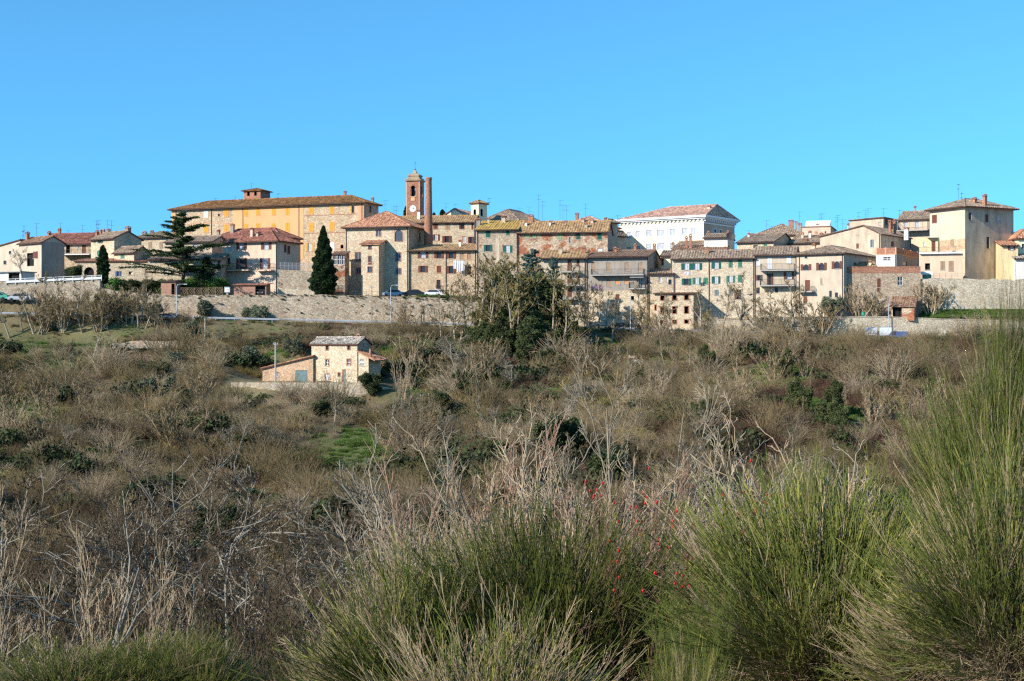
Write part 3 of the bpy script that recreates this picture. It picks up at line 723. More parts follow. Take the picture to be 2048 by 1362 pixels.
# ---- big stone building with stair tower
b = B('stone_palace', 'big square stone building with a terracotta pyramid roof and a projecting stair tower', 691, 817, 287.5, 17, 592, 450, 'stone_warm', None, D=10.5, ridge=423, kind='hip', tile='t_terra', o=0.75, ribs=0.5, ru=(0.50, 0.505), surround='brick',
      wins=[(757, 466, 9, 13, 'D'), (797.5, 471, 15, 23, 'Da'), (716, 514, 11, 18, 'D'), (796.5, 514, 10, 18, 'D'), (717, 542, 10, 12, 'D'), (797, 543, 10, 12, 'D')],
      swins=[(838, 474, 5, 14, 'd')], pipes=[692.5, 815], cat='building', sidewall='stone_grey')  # greyer stone on the right side carries its shade in the colour
st = b
tu0, tz0 = b['uz'](727, 592); tu1, _ = b['uz'](767, 592); PJ = 3.2
# tower front seen nearer: rescale pixel rows to its own plane
def tz(py): return (681-py)*(287.5-PJ)/F-b['zb']
kx = (287.5-PJ)/287.5
tt = MB(); zt = tz(486)
cs = lambda px: b['uz'](px, 500)[0]*kx + 0.85
hl = []
for (wx, wy, ww, wh) in ((745, 492, 7, 10), (745, 517, 7, 11), (745, 526.5, 7, 2.5), (745, 538, 10, 11)):
    hl.append((cs(wx)-ww*.047, cs(wx)+ww*.047, tz(wy+wh/2), tz(wy-wh/2)))
ta, tb = cs(727.5), cs(764)
holed(tt, ta, tb, -3, zt, hl, lambda u, w, z: (u, -PJ+w, z))
tt.poly([(tb, -PJ, -3), (tb, 0, -3), (tb, 0, zt+.9), (tb, -PJ, zt)]); tt.poly([(ta, 0, -3), (ta, -PJ, -3), (ta, -PJ, zt), (ta, 0, zt+.9)])
to = tt.build('stair_tower', M['stone_warm'], b['root'])
for h in hl:
    wq = MB().box(h[0]-.14, h[0], -PJ-.025, -PJ+.02, h[2]-.1, h[3]+.14).box(h[1], h[1]+.14, -PJ-.025, -PJ+.02, h[2]-.1, h[3]+.14).box(h[0], h[1], -PJ-.025, -PJ+.02, h[3], h[3]+.14).box(h[0], h[1], -PJ-.05, -PJ+.02, h[2]-.1, h[2]).box(h[0], h[1], -PJ+.13, -PJ+.16, h[2], h[3])
    wo = wq.build('window', [M['brick'], M['glassb']], to); wo.data.polygons.foreach_set('material_index', [0]*24+[1]*6)
rr = MB(); pl_ = [(ta-.35, -PJ-.4, zt-.11), (tb+.35, -PJ-.4, zt-.11), (tb+.35, -.002, zt+.9), (ta-.35, -.002, zt+.9)]
corrugate(rr, pl_, 0, .5, .08, random.Random(9)); slab(rr, pl_, .13, .01); rr.build('tower_roof', M['t_terra'], to)
MB().bar((tb-.05, -PJ-.08, -1), (tb-.05, -PJ-.08, zt-.1), .05).build('downpipe', M['gutter'], to)
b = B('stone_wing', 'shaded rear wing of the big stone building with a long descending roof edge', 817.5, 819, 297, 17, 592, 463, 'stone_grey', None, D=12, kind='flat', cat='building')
# the wing's wall top slopes down towards the back
wr = b['root']
for o_ in list(wr.children_recursive): bpy.data.objects.remove(o_, do_unlink=True)
wm = MB(); L_, D_, z_ = 7.0, 15.0, b['ze']
z2 = z_-3.3
xo = -7.0
wm.poly([(0, 0, -3), (0, D_, -3), (0, D_, z2), (0, 0, z_)]); wm.poly([(xo, D_, -3), (xo, 0, -3), (xo, 0, z_), (xo, D_, z2)]); wm.poly([(0, D_, -3), (xo, D_, -3), (xo, D_, z2), (0, D_, z2)]); wm.poly([(xo, 0, -3), (0, 0, -3), (0, 0, z_), (xo, 0, z_)])
wm.build('wall', M['stone_grey'], wr)  # greyer stone puts the wing's shade into the wall colour
rr = MB(); pl_ = [(xo-.3, 0, z_+.05), (.45, 0, z_+.05), (.45, D_+.3, z2), (xo-.3, D_+.3, z2)]; corrugate(rr, pl_, 0, .5, .08, random.Random(2)); slab(rr, pl_, .14, .01); rr.build('roof', M['t_terra'], wr)
b = B('glass_veranda', 'white framed glass veranda between the conical tree and the big stone building', 664, 690, 286, 10, 592, 508, 'stone_brick', None, D=3, ridge=503, kind='shed', tile='t_brown', o=.2, gut=False,
      wins=[(670, 519, 7, 20, 'k'), (678.5, 519, 7, 20, 'k'), (686.5, 519, 6, 20, 'k'), (675, 556, 8, 18, 'ft')], extra=[(664, 690, 507, 510.5, 'white')], cat='veranda')
# ---- row house with the washing
b = B('row_house', 'stone row house with brown shutters and white washing hung below a window', 817.5, 950, 285.6, 10, 592, 499, 'stone', None, D=5.2, ridge=488.5, kind='shed', tile='t_ochre', ribs=.55, o=.6, surround='pl_trim',
      wins=[(846, 509.5, 10, 13, 'Pb'), (878, 510, 9, 13, 'Xb'), (902.5, 510.5, 9, 13, 'Xb'), (924, 513, 9, 13, 'ft'), (938.5, 512, 8, 13, 'ft'), (846, 538, 9, 13, 'Xb'), (878, 538.5, 9, 14, 'fb'), (902.5, 539.5, 9, 15, 'Xb'), (938.5, 541, 9, 16, 'fb'), (877, 569, 8, 19, 'd'), (865, 590, 7, 4, 'd')],
      pipes=[892], chim=[(920, 481, 494, 5, .6, 'pl_white')])
balcony(b, 873, 882, 578, .5, 8)
rh_ = b
b = B('row_house', 'rear stone row house with brown shutters behind the tall round brick chimney stack', 795, 948, 301, 9, 560, 443, 'stone_warm', None, D=8, ridge=431, tile='t_ochre', ribs=.5, surround='pl_trim',
      wins=[(871, 452, 8, 12, 'cb'), (895, 452, 8, 12, 'ct'), (925.5, 452, 7, 12, 'qb'), (945, 453, 4, 12, 'fb'), (872, 475, 7, 12, 'Pb'), (894, 478.5, 9, 13, 'Xb'), (928, 479, 6, 13, 'p'), (942, 480, 6, 13, 'Xb'), (920, 482, 4, 4, 'd')],
      chim=[(837.5, 421, 440, 6, .25, 'pl_white')], ant=[(770, 400, 432), (788, 412, 430), (793, 411, 430), (892, 405, 430)])
# tall dark rear block left of stack handled by the wing; church and bell gable
b = B('church', 'pale yellow church gable with a pinkish roof on the skyline', 884, 934, 318, 22, 470, 431, 'pl_cream', None, D=14, ridge=416.5, kind='gfront', tile='t_pink', gut=False, cat='church', ant=[(910, 408, 418)])
b = B('bell_turret', 'small pale square bell turret with arched openings and a low tiled cap', 942, 957, 312, 38, 450, 405, 'pl_cream', None, xr=971, ridge=401, kind='hip', tile='t_ochre', wins=[(949.5, 425, 5.5, 14, 'xa')], swins=[(963.5, 424.5, 5, 14, 'xa')], gut=False, cat='bell turret', o=.35, extra=[(942, 957, 405, 408, 'pl_white')], ant=[(978, 396, 412)])
b = B('stone_house', 'wide stone building with a big shallow grey-brown roof right of the bell turret', 960, 1037, 314, 25, 480, 440, 'stone_pale', None, D=16, ridge=421, kind='hip', tile='t_brown2', wins=[(1000, 446, 12, 9, 'x'), (1022, 447, 9, 8, 'x')])
# ---- stone tower house
b = B('stone_house', 'tall narrow stone house with a gold mossy roof and dark green shutters', 952, 1035.5, 284, 10, 640, 457.5, 'stone_grey', None, D=7.5, ridge=441, kind='shed', tile='t_moss', ribs=.55, o=.6,
      wins=[(976, 467, 8, 15, 'cg'), (1015.5, 464.5, 6, 11, 'cg'), (976, 496, 8, 13, 'Xg'), (1015, 498, 9, 14, 'Pg'), (974, 531, 7, 13, 'ft'), (1014.5, 532, 7, 14, 'cs'), (971, 562, 8, 9, 'd'), (986, 537, 4, 6, 'x')],
      extra=[(991, 999, 476, 530, 'pl_tan')], pipes=[955, 1034], chim=[(957, 438, 452, 9, .5, 'pl_grey'), (977, 436, 446, 5, .7, 'pl_tan'), (1007, 433, 447, 9, .8, 'pl_tan')], ant=[(1038, 415, 446), (1027, 434, 452, .5)])
b = B('stone_house', 'broad stone and red brick house with a long yellowish roof and green shutters', 1036, 1215.5, 281, 10, 650, 461, 'stone_brick', None, D=8.5, ridge=441.5, kind='gable', tile='t_ochre', ribs=.5, o=.6,
      wins=[(1055, 469, 5, 14, 'cl'), (1069, 469, 7, 14, 'cl'), (1118.6, 471.5, 8, 15, 'cl'), (1140.5, 480, 5, 13, 'k'), (1156.6, 471.5, 7, 15, 'cg'), (1199, 472, 7, 15, 'cg'), (1158, 502, 9, 6, 'fs'), (1200, 501, 9, 8, 'fw')],
      chim=[(1062, 430, 443, 11, .5), (1172, 446, 457, 6, .15, 'pl_tan'), (1166, 437, 450, 6, .45, 'pl_tan'), (1184, 438, 452, 6, .4, 'pl_tan'), (1052, 443, 451, 5, .3, 'white'), (1100, 442, 449, 4, .3, 'white')],
      ant=[(1077, 389, 440), (1085, 402, 440), (1058, 413, 440), (1120, 400, 440), (1133, 411, 440), (1171, 407, 440), (1180, 430, 446), (1126, 410, 440)], pipes=[1037], sidewall='pl_grey')  # grey of the right end wall is painted shade
b = B('stone_house', 'house with a smooth pinkish roof rising behind the brick and stone house', 1120, 1212, 299, 20, 500, 449, 'pl_peach', None, D=10, ridge=433, kind='hip', tile='t_pink', chim=[(1154, 427, 436, 7, .4)], o=.5)
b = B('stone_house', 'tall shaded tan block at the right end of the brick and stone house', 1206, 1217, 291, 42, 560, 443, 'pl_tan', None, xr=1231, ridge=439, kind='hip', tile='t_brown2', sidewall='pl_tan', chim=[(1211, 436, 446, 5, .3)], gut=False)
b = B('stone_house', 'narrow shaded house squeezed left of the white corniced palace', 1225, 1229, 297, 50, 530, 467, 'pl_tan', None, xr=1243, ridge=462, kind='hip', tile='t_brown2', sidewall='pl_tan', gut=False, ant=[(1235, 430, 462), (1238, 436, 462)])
# ---- cream palace
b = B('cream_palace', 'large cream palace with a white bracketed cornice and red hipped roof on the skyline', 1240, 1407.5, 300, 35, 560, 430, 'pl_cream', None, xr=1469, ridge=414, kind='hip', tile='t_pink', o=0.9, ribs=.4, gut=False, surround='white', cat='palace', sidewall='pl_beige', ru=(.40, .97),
      wins=[(1257.6, 470.5, 9, 13, 'p'), (1275.4, 469, 9, 14, 'p'), (1298, 467, 11, 14, 'p'), (1321.6, 466, 16, 14, 'p'), (1345.4, 464.3, 12, 14, 'p'), (1369, 463, 10, 14, 'p'), (1387.2, 461.8, 9, 14, 'p'),
            (1257.6, 497, 9, 7, 'p'), (1276, 496, 9, 8, 'p'), (1298, 494, 11, 14, 'p'), (1322, 493, 15, 14, 'p'), (1345, 492, 9, 14, 'p')],
      swins=[(1430, 462, 5, 6, 'd'), (1441, 463, 4, 5, 'd')], chim=[(1418, 412, 424, 6, .3, 'pl_cream')])
L_, D_, z_ = b['L'], b['D'], b['ze']
cr = MB(); cr.box(-.95, L_+.95, -.95, D_+.95, z_-.45, z_-.02).box(-.6, L_+.6, -.6, D_+.6, z_-.75, z_-.45).box(-.12, L_+.12, -.12, D_+.12, z_-1.75, z_-1.45)
for i in range(int(L_/.95)+1): cr.box(i*.95, i*.95+.4, -.3, -.003, z_-1.2, z_-.75)
for i in range(int(D_/.95)+1): cr.box(L_+.003, L_+.42, i*.95, i*.95+.4, z_-1.25, z_-.75)
cr.build('cornice', M['white'], b['root'])
sp_ = MB()
for i in range(int(L_*.6/1.72)):
    x0 = L_*.16+i*1.72; sl_ = b['rh']/(D_/2+1.3)
    sp_.poly([(x0, 0.8, z_-.45+sl_*2.1+.25), (x0+1.66, 0.8, z_-.45+sl_*2.1+.25), (x0+1.66, 2.6, z_-.45+sl_*3.9+.25), (x0, 2.6, z_-.45+sl_*3.9+.25)])
so_ = sp_.build('solar_panel', M['solar'], b['roof'])
# ---- balcony houses below
b = B('row_house', 'stone house with stacked iron balconies behind the blue-green conifer', 1081, 1173, 272.5, 7, 652, 514, 'pl_tan', None, D=6, ridge=500, kind='shed', tile='t_ochre', ribs=.6, o=.8,
      wins=[(1139.5, 530, 9, 22, 'fb'), (1156, 526, 6, 14, 'fb'), (1139.5, 556, 9, 20, 'fb'), (1156, 556, 6, 18, 'fb'), (1139.5, 584, 9, 20, 'fb'), (1158, 582, 7, 12, 'd'), (1112, 530, 8, 16, 'd')], pipes=[1170], chim=[(1121, 495, 505, 8, .5, 'pl_tan'), (1168, 494, 506, 8, .5)], extra=[(1081, 1173, 600, 652, 'stone_warm')])
for yy in (543.5, 570.5, 597.5): balcony(b, 1122, 1160, yy, 1.3, 12)
b = B('row_house', 'grey rendered house with a full-width iron balcony, orange blinds and a tan stone base', 1173, 1296, 270, 13, 650, 512, 'pl_grey', None, xr=1325, ridge=500.5, tile='t_brown', ribs=.55, o=.7,
      wins=[(1187, 533, 8, 18, 'ft'), (1217, 534, 9, 18, 'ft'), (1254, 533, 9, 17, 'ft'), (1281, 534, 9, 18, 'ft'), (1217, 565, 8, 18, 'ft'), (1235, 562.5, 9, 12, 'fo'), (1253, 562, 8, 12, 'fo'), (1281, 567, 8, 20, 'Do'), (1252, 514.5, 6, 3.5, 'd'), (1281, 514, 6, 3, 'd'), (1235, 594, 8, 11, 'fb'), (1265, 596, 6, 8, 'x'), (1263, 642, 4, 5, 'x')],
      extra=[(1173, 1296, 581, 650, 'stone_warm')], pipes=[1172, 1295.5], chim=[(1230.5, 496, 506, 7, .4), (1270.5, 489, 504, 6, .5), (1309, 489, 500, 6, .55), (1236, 499, 504, 5, .5)], ant=[(1302, 475, 498)])
balcony(b, 1184, 1289, 550, 1.4, 11); balcony(b, 1259.5, 1292, 577, 1.4, 12)
sa = b['uz'](1262, 551); sb_ = b['uz'](1289, 551)
MB().poly([(sa[0], -1.9, sa[1]-.45), (sb_[0], -1.9, sa[1]-.45), (sb_[0], -.02, sa[1]-.2), (sa[0], -.02, sa[1]-.2)]).build('awning', M['white'], b['root'])
grey_house = b
b = B('row_house', 'small cream house with a brown roof wedged below the cream palace', 1322, 1341, 279, 12, 600, 511, 'pl_cream', None, D=6, ridge=501, kind='shed', tile='t_brown2', wins=[(1325, 524, 4, 14, 'cb')], gut=True)
b = B('row_house', 'house with a flat brown roof sheet right below the cream palace windows', 1342, 1452, 283, 12, 560, 504, 'pl_tan', None, D=8, ridge=489.5, kind='shed', tile='t_brown', chim=[(1373, 474, 484, 5, .7), (1381, 470, 486, 6, .6)], ant=[(1306, 470, 500)])
b = B('row_house', 'old house with a grey-brown sagging roof above the flat brown roof', 1346, 1430, 290, 26, 540, 493, 'pl_tan', None, D=9, ridge=481, tile='t_brown2', chim=[(1346, 486, 497, 5, .3, 'pl_grey')])
b = B('row_house', 'little roof terrace house with a satellite dish beside the cream palace', 1408, 1455, 288, 18, 540, 474, 'pl_white', None, xr=1468, ridge=467.5, tile='t_brown2', chim=[(1417, 464, 472, 4, .5), (1456, 463, 471, 4, .5)], ant=[(1466, 444, 470)])
dish = MB().lathe([(.02, 0), (.45, .06), (.85, .2), (.95, .32), (.93, .32), (.4, .1), (.02, .05)], 14)
dp = b['on'](1462, 474, 0); do = dish.build('satellite_dish', M['iron'], b['root']); do.location = (dp[0], -.6, dp[1]); do.rotation_euler = (math.radians(70), 0, .4)
b = B('stone_cottage', 'tan stone lean-to cottage with two small windows between the grey and green-shuttered houses', 1297, 1347, 269.2, 6, 652, 546.5, 'stone_warm', None, D=5, ridge=538, kind='shed', tile='t_brown2', wins=[(1320.5, 558.5, 6, 13, 'p'), (1340, 564, 6, 10, 'd'), (1334, 560, 3, 9, 'fw')], pipes=[1297])
# ---- green shutter house
b = B('row_house', 'cream stone row house with three rows of green-shuttered windows', 1344, 1509, 266.4, 12, 642, 514, 'stone_pale', None, D=7.5, ridge=500, tile='t_brown2', ribs=.5, o=.6,
      wins=[(1373, 533, 10, 13, 'Pg'), (1393.4, 532.7, 10, 13, 'Pg'), (1432.4, 530.7, 9, 13, 'Pg'), (1461, 528, 7, 13, 'cG'), (1480, 527, 7, 14, 'cG'), (1373, 563.5, 9, 13, 'Xg'), (1393, 562, 8, 13, 'PG'), (1411, 562, 8, 13, 'cG'), (1432, 560, 8, 14, 'Pg'),
            (1461, 558, 8, 13, 'PG'), (1480, 557, 8, 14, 'cG'), (1433, 585, 7, 11, 'cs'), (1461, 585, 6, 11, 'cs'), (1478, 589, 9, 19, 'qb')],
      pipes=[1418, 1507], chim=[(1415, 495, 512, 6, .3), (1451, 495, 502, 7, .5, 'pl_grey')])
green_house = b
# ---- cluster of roofs above
b = B('stone_house', 'cream stone house with a long brown roof and shaded gable behind the green-shuttered row', 1474, 1547, 281, 28, 560, 482, 'stone_warm', None, xr=1592, ridge=466, tile='t_brown2', wins=[(1511, 493, 9, 6, 'd'), (1531, 492, 7, 7, 'fG')], chim=[(1497.5, 467, 480, 4, .3, 'white'), (1523, 466, 472, 10, .6, 'pl_tan')], sidewall='pl_grey', ant=[(1533, 440, 464), (1498, 460, 466)])  # gable side is greyed to paint in its shade
b = B('stone_house', 'house with a broad dark brown roof and square brick chimney on the skyline', 1510, 1604, 294, 20, 520, 468, 'pl_yellow', None, D=12, ridge=449, kind='hip', tile='t_brown2', chim=[(1582, 441, 455, 10, .3), (1592, 443, 456, 5, .6, 'pl_grey'), (1600, 447, 458, 7, .6, 'pl_grey')], ant=[(1599, 423, 448), (1543, 452, 466)], ru=(.3, .8))
b = B('plaster_house', 'pink flat-topped house with white roof panels on the skyline', 1604, 1661, 290, 18, 520, 453, 'pl_pink', None, xr=1672, kind='flat', wins=[(1619, 466, 5, 5, 'd'), (1651, 465, 3, 5, 'd')], chim=[(1635, 449, 462, 5, .1, 'pl_pink')], ant=[(1643, 426, 452), (1672, 434, 460), (1685, 438, 462), (1640, 428, 452)])
L_, D_, z_ = b['L'], b['D'], b['ze']
MB().box(-.2, L_+.2, -.2, D_+.2, z_, z_+.15).build('parapet', M['brick'], b['root'])
q = MB(); q.poly([(.5, .5, z_+.2), (5.5, .5, z_+.2), (5.5, 3, z_+1.5), (.5, 3, z_+1.5)]).poly([(5.5, .5, z_+.2), (5.5, 3, z_+.2), (5.5, 3, z_+1.5)]).poly([(5.5, 3, z_+.2), (.5, 3, z_+.2), (.5, 3, z_+1.5), (5.5, 3, z_+1.5)]); q.build('roof_panel', M['white'], b['root'])
b = B('stone_house', 'low house with several stacked chimneys under a brown roof between pink and gabled houses', 1580, 1690, 283, 26, 540, 482, 'pl_tan', None, D=11, ridge=467, kind='gable', tile='t_brown2', chim=[(1605, 466, 478, 5, .3, 'pl_pink'), (1620, 463, 479, 5, .3, 'pl_white'), (1632, 464, 473, 5, .5, 'pl_pink'), (1643, 467, 482, 6, .3), (1659, 473, 490, 3, .3, 'pl_grey'), (1667, 475, 488, 8, .3), (1611, 478, 488, 9, .1)], ant=[(1638, 450, 466), (1675, 430, 462)])
# ---- balcony plaster house and arched window house
b = B('row_house', 'beige house with two long balconies and white shutters in the middle of the right row', 1509, 1593, 264.3, 14, 640, 507, 'pl_beige', None, D=8, ridge=493, tile='t_brown2', ribs=.5, o=.6,
      wins=[(1516, 525, 8, 12, 'fw'), (1539.5, 527, 8, 22, 'cw'), (1578, 520, 8, 14, 'cw'), (1518.5, 555.5, 6, 11, 'Xb'), (1540, 558, 6, 22, 'Xb'), (1578, 551.5, 10, 14, 'Pb'), (1516, 581, 7, 12, 'ds'), (1553, 580, 6, 10, 'd')],
      pipes=[1510, 1592.5], extra=[(1509, 1593, 574, 640, 'stone_pale')])
balcony(b, 1522, 1589, 540.5, 1.5, 12); balcony(b, 1521, 1589, 571, 1.5, 12)
b = B('plaster_house', 'beige rendered house with brown arched windows and a hipped roof', 1593, 1687.5, 258.8, 34, 640, 505, 'pl_beige', None, xr=1753, ridge=494, kind='hip', tile='t_brown2', ribs=.5, o=.5,
      wins=[(1612, 534.5, 10, 12, 'Xab'), (1643, 533, 10, 15, 'Xab'), (1674, 530, 10, 15, 'Xab'), (1615, 570, 10, 20, 'fb'), (1643, 563, 4, 12, 'ft'), (1661, 588, 5, 13, 'd'), (1673, 590, 6, 10, 'd'), (1611, 600, 7, 14, 'fb'), (1612, 514.5, 5, 4, 'd'), (1674, 509, 5, 3, 'd')],
      swins=[(1710, 529, 6, 7, 'fb')], pipes=[1599, 1685], chim=[(1628, 489, 506, 7, .2, 'pl_tan')])
balcony(b, 1600, 1629, 583, 1.3, 10)
b = B('gabled_house', 'ochre house with a wide front gable and a tall thin flue', 1640, 1761, 274, 38, 560, 467, 'pl_tan', None, D=15, ridge=450.5, kind='gfront', ridge_u=0.72, tile='t_brown2', ribs=.5, o=.3, gut=False,
      wins=[(1715, 492, 5, 10, 'fb'), (1744, 487, 7, 16, 'Db'), (1737, 464, 3, 6, 'd'), (1715, 468, 3, 3, 'd')], swins=[(1785, 488, 6, 9, 'fb'), (1822, 489, 3, 12, 'fb')], pipes=[1759], chim=[(1780, 442, 456, 5, .5), (1789, 441, 457, 6, .6), (1813, 456, 468, 9, .6, 'white'), (1696, 448, 474, 3, .15, 'metal')], ant=[(1767, 416, 452)])
b = B('gabled_house', 'grey gabled house peeping above the ochre gabled house', 1700, 1767, 289, 35, 520, 434.5, 'pl_tan', None, xr=1794, ridge=433, kind='shedleft', tile='t_brown2', wins=[(1759, 447, 4, 6, 'k')], swins=[(1773, 443, 5, 12, 'fb')], gut=False, ant=[(1736, 416, 440), (1731, 420, 445), (1799, 420, 436), (1716, 424, 450)])
b = B('terrace_house', 'flat roofed house with a red brick parapet terrace at the right', 1752, 1792.5, 265.5, 30, 560, 507.5, 'pl_white', None, xr=1836, kind='flat', wins=[(1774, 517, 15, 7, 'k')], swins=[(1810, 527, 8, 6, 'd')], sidewall='pl_grey', pipes=[1791])  # grey on the side wall is shade put into its colour
L_, D_, z_ = b['L'], b['D'], b['ze']
pq = MB(); h = 1.15
pq.box(0, L_, 0, .15, z_, z_+h); pq.box(L_-.15, L_, .15, D_, z_, z_+h); pq.build('parapet', M['brick'], b['root'])
pq = MB()
for x in (0, L_*.45, L_-.18): pq.box(x-.03, x+.2, -.04, .19, z_, z_+h+.1)
for y in (D_*.33, D_*.66, D_-.2): pq.box(L_-.19, L_+.04, y, y+.22, z_, z_+h+.1)
pq.box(-.06, L_+.06, -.06, .0, z_-.12, z_+.02).box(L_, L_+.06, 0, D_, z_-.12, z_+.02); pq.build('parapet_pier', M['pl_trim'], b['root'])
b = B('wall_building', 'long weathered stone and brick building with three narrow windows and a sloping top', 1688, 1841, 258.9, 5, 640, 534, 'stone_grey', None, D=3, kind='flat', wins=[(1693.5, 576, 5, 13, 'd'), (1758, 566, 7, 18, 'fb'), (1757, 580, 5, 8, 'fb'), (1800, 562, 10, 17, 'ks')],
      extra=[(1688, 1841, 534, 546, 'brick')])
L_, D_, z_ = b['L'], b['D'], b['ze']
MB().box(0, L_, -.06, D_, z_-.01, z_+.14).build('coping', M['brick'], b['root'])
b = B('lean_to', 'low ochre lean-to roof behind the long weathered wall building', 1692, 1752, 262.5, 6, 560, 532, 'pl_yellow', None, D=3, ridge=524, kind='shed', tile='t_ochre', wins=[(1706, 527, 6, 8, 'd')], cat='lean-to', chim=[(1740, 522, 535, 4, .1, 'pl_white')])
# ---- big house at the right
b = B('big_house', 'large tall tan house with a shaded side wall and two roof chimneys, far right', 1859.5, 1930, 271, 62, 552, 411, 'pl_peach', None, xr=2027, ridge=399, kind='hip', tile='t_brown2', ribs=.5, o=.8,
      wins=[(1869, 438, 9, 17, 'cb'), (1905, 485.5, 7, 14, 'ft'), (1867, 496, 9, 20, 'fb')], swins=[(1940, 432.5, 6, 14, 'd'), (1973.5, 436.5, 6, 15, 'fb'), (1998, 439, 6, 13, 'p'), (1976, 485.5, 6, 23, 'd')],
      chim=[(1949, 396, 405, 8, .35), (1969.5, 390, 404, 8, .45)], ant=[(1916.5, 368, 400, .4), (1923, 386, 400)], sidewall='pl_tan', cat='house', extra=[(1859.5, 1930, 480, 500, 'brick_tan')])
b = B('terrace_house', 'low house with peach arches under a long railed terrace before the big tan house', 1838, 1926, 263.5, 16, 552, 507, 'pl_peach', None, D=2.5, kind='flat', wins=[(1885, 531, 8, 17, 'cta'), (1902, 532, 9, 20, 'cta'), (1855, 533, 10, 13, 'x')])
balcony(b, 1838, 1924, 505, .6, 10, 'white', th=.3)
b = B('annex', 'yellow annex with a red door on the railed terrace', 1838, 1876, 268.5, 22, 520, 475, 'pl_yellow', None, D=3, kind='flat', wins=[(1849, 488, 4, 9, 'p'), (1867, 492, 8, 21, 'fb')], cat='annex')
MB().box(b['L']*.45, b['L']+.2, -1.0, 0, b['ze']-.1, b['ze']+.05).build('canopy', M['concrete'], b['root'])
b = B('row_house', 'rear house with a railed balcony and brown roof left of the big tan house', 1796, 1862, 289, 30, 500, 436, 'pl_peach', None, D=9, ridge=421, tile='t_brown2', wins=[(1812, 451, 8, 14, 'p'), (1834, 449, 8, 13, 'p')], chim=[(1830, 413, 425, 3, .5, 'pl_grey')], ant=[(1830, 413, 424)])
balcony(b, 1798, 1860, 462, 2.0, 17, 'concrete')
b = B('plaster_house', 'cream house cropped by the right edge of the picture with a steep tiled corner', 2035, 2070, 270, 5, 560, 474, 'pl_cream', None, D=7, ridge=460, kind='hip', tile='t_terra', ribs=.5, wins=[(2046, 492, 5, 9, 'd')], chim=[(2040, 470, 484, 3, .3)])
b = B('plaster_house', 'small yellow house with a terracotta roof edge beside the right border', 2004, 2036, 268, 8, 560, 490, 'pl_yellow', None, D=6, ridge=482, kind='shed', tile='t_terra', ribs=.55, wins=[(2023, 496, 7, 8, 'Pb')])
b = B('outhouse', 'small pale outhouse with a grey lean-to roof at the right edge', 2030, 2068, 266, 8, 560, 516, 'pl_white', None, D=5, ridge=506, kind='shed', tile='t_grey', cat='outhouse')
# ---- ruin box in front
b = B('stone_outbuilding', 'windowed stone block with nine dark square openings rising from the roadside', 1309, 1387, 263.5, 16, 668, 586, 'stone_warm', None, xr=1424, ridge=583, kind='shed', tile='t_terra', o=.45, gut=False, surround='brick',
      wins=[(1325, 596, 8, 9, 'x'), (1349, 595.5, 8, 9, 'x'), (1373, 595, 8, 9, 'x'), (1325, 620, 8, 13, 'x'), (1349, 620, 8, 14, 'x'), (1373, 619.5, 8, 14, 'x'), (1325, 645, 8, 8, 'x'), (1349, 643.5, 8, 7, 'x'), (1373, 643, 8, 7, 'x'), (1311, 615, 2.5, 10, 'x')], cat='building', sidewall='stone_grey')  # right side takes darker stone as painted shade
# ---- farmhouse on the slope
b = B('farmhouse', 'two-storey stone farmhouse with a grey tiled roof standing alone on the slope', 623, 714.5, 207, 30, 766, 686.5, 'stone_warm', None, xr=741, ridge=675, tile='t_grey', ribs=.4, o=.3, surround='brick', gut=False,
      wins=[(654.5, 694, 5, 11, 'd'), (697.5, 693.5, 5, 11, 'd'), (654.5, 725, 6, 12, 'k'), (697.5, 724.5, 7, 12, 'k'), (655, 755, 8, 13, 'fw'), (688, 752, 5, 24, 'fs'), (678, 749, 3, 6, 'x')],
      chim=[(718, 670, 676, 8, .55, 'brick')], cat='farmhouse', sidewall='stone_grey')
for x, y in ((0, 0),): pass
b = B('lean_to', 'low stone extension with a white cross-barred window on the right of the farmhouse', 715, 737, 206.2, 30, 775, 711.5, 'stone_warm', None, xr=752, ridge=711, kind='shedleft', tile='t_brown', wins=[(723.5, 724, 8, 14, 'k')], gut=False, cat='lean-to')
for o_ in list(b['root'].children_recursive): bpy.data.objects.remove(o_, do_unlink=True)
L_, D_ = b['L'], b['D']; z_ = b['ze']; zh = z_+.75; zl = z_-.2
w = MB(); u, zz0 = b['uz'](719.5, 731); u2, zz1 = b['uz'](727.5, 717.5)
holed(w, 0, L_, -2, zl, [(u, u2, zz0, zz1)], lambda u, w_, z: (u, w_, z))
w.poly([(0, 0, zl), (L_, 0, zl), (0, 0, zh)]); w.poly([(L_, 0, -2), (L_, D_, -2), (L_, D_, zl), (L_, 0, zl)]); w.poly([(L_, D_, -2), (0, D_, -2), (0, D_, zh), (L_, D_, zl)]); w.poly([(0, D_, -2), (0, 0, -2), (0, 0, zh), (0, D_, zh)])
w.build('wall', M['stone_warm'], b['root'])
w = MB(); pl_ = [(L_+1.3, -.3, zl-.45), (L_+1.3, D_+.2, zl-.45), (-.02, D_+.2, zh+.02), (-.02, -.3, zh+.02)]; corrugate(w, pl_, 1, .4, .06, random.Random(5)); slab(w, pl_, .1, .01); w.build('roof', M['t_terra'], b['root'])
wn = MB().box(u-.1, u2+.1, -.06, .02, zz0-.1, zz0).build('window', M['concrete'], b['root'])
MB().box(u, u2, .12, .15, zz0, zz1).build('pane', M['glass'], wn)
cm = (u+u2)/2; MB().box(cm-.06, cm+.06, .06, .11, zz0, zz1).box(u, u2, .055, .105, (zz0+zz1)/2-.06, (zz0+zz1)/2+.06).box(u, u+.08, .06, .11, zz0, zz1).box(u2-.08, u2, .06, .11, zz0, zz1).build('casement', M['white'], wn)
MB().box(L_-.1, L_+.15, .3, .6, z_-.6, z_+1.0).build('flue', M['brick'], b['root'])
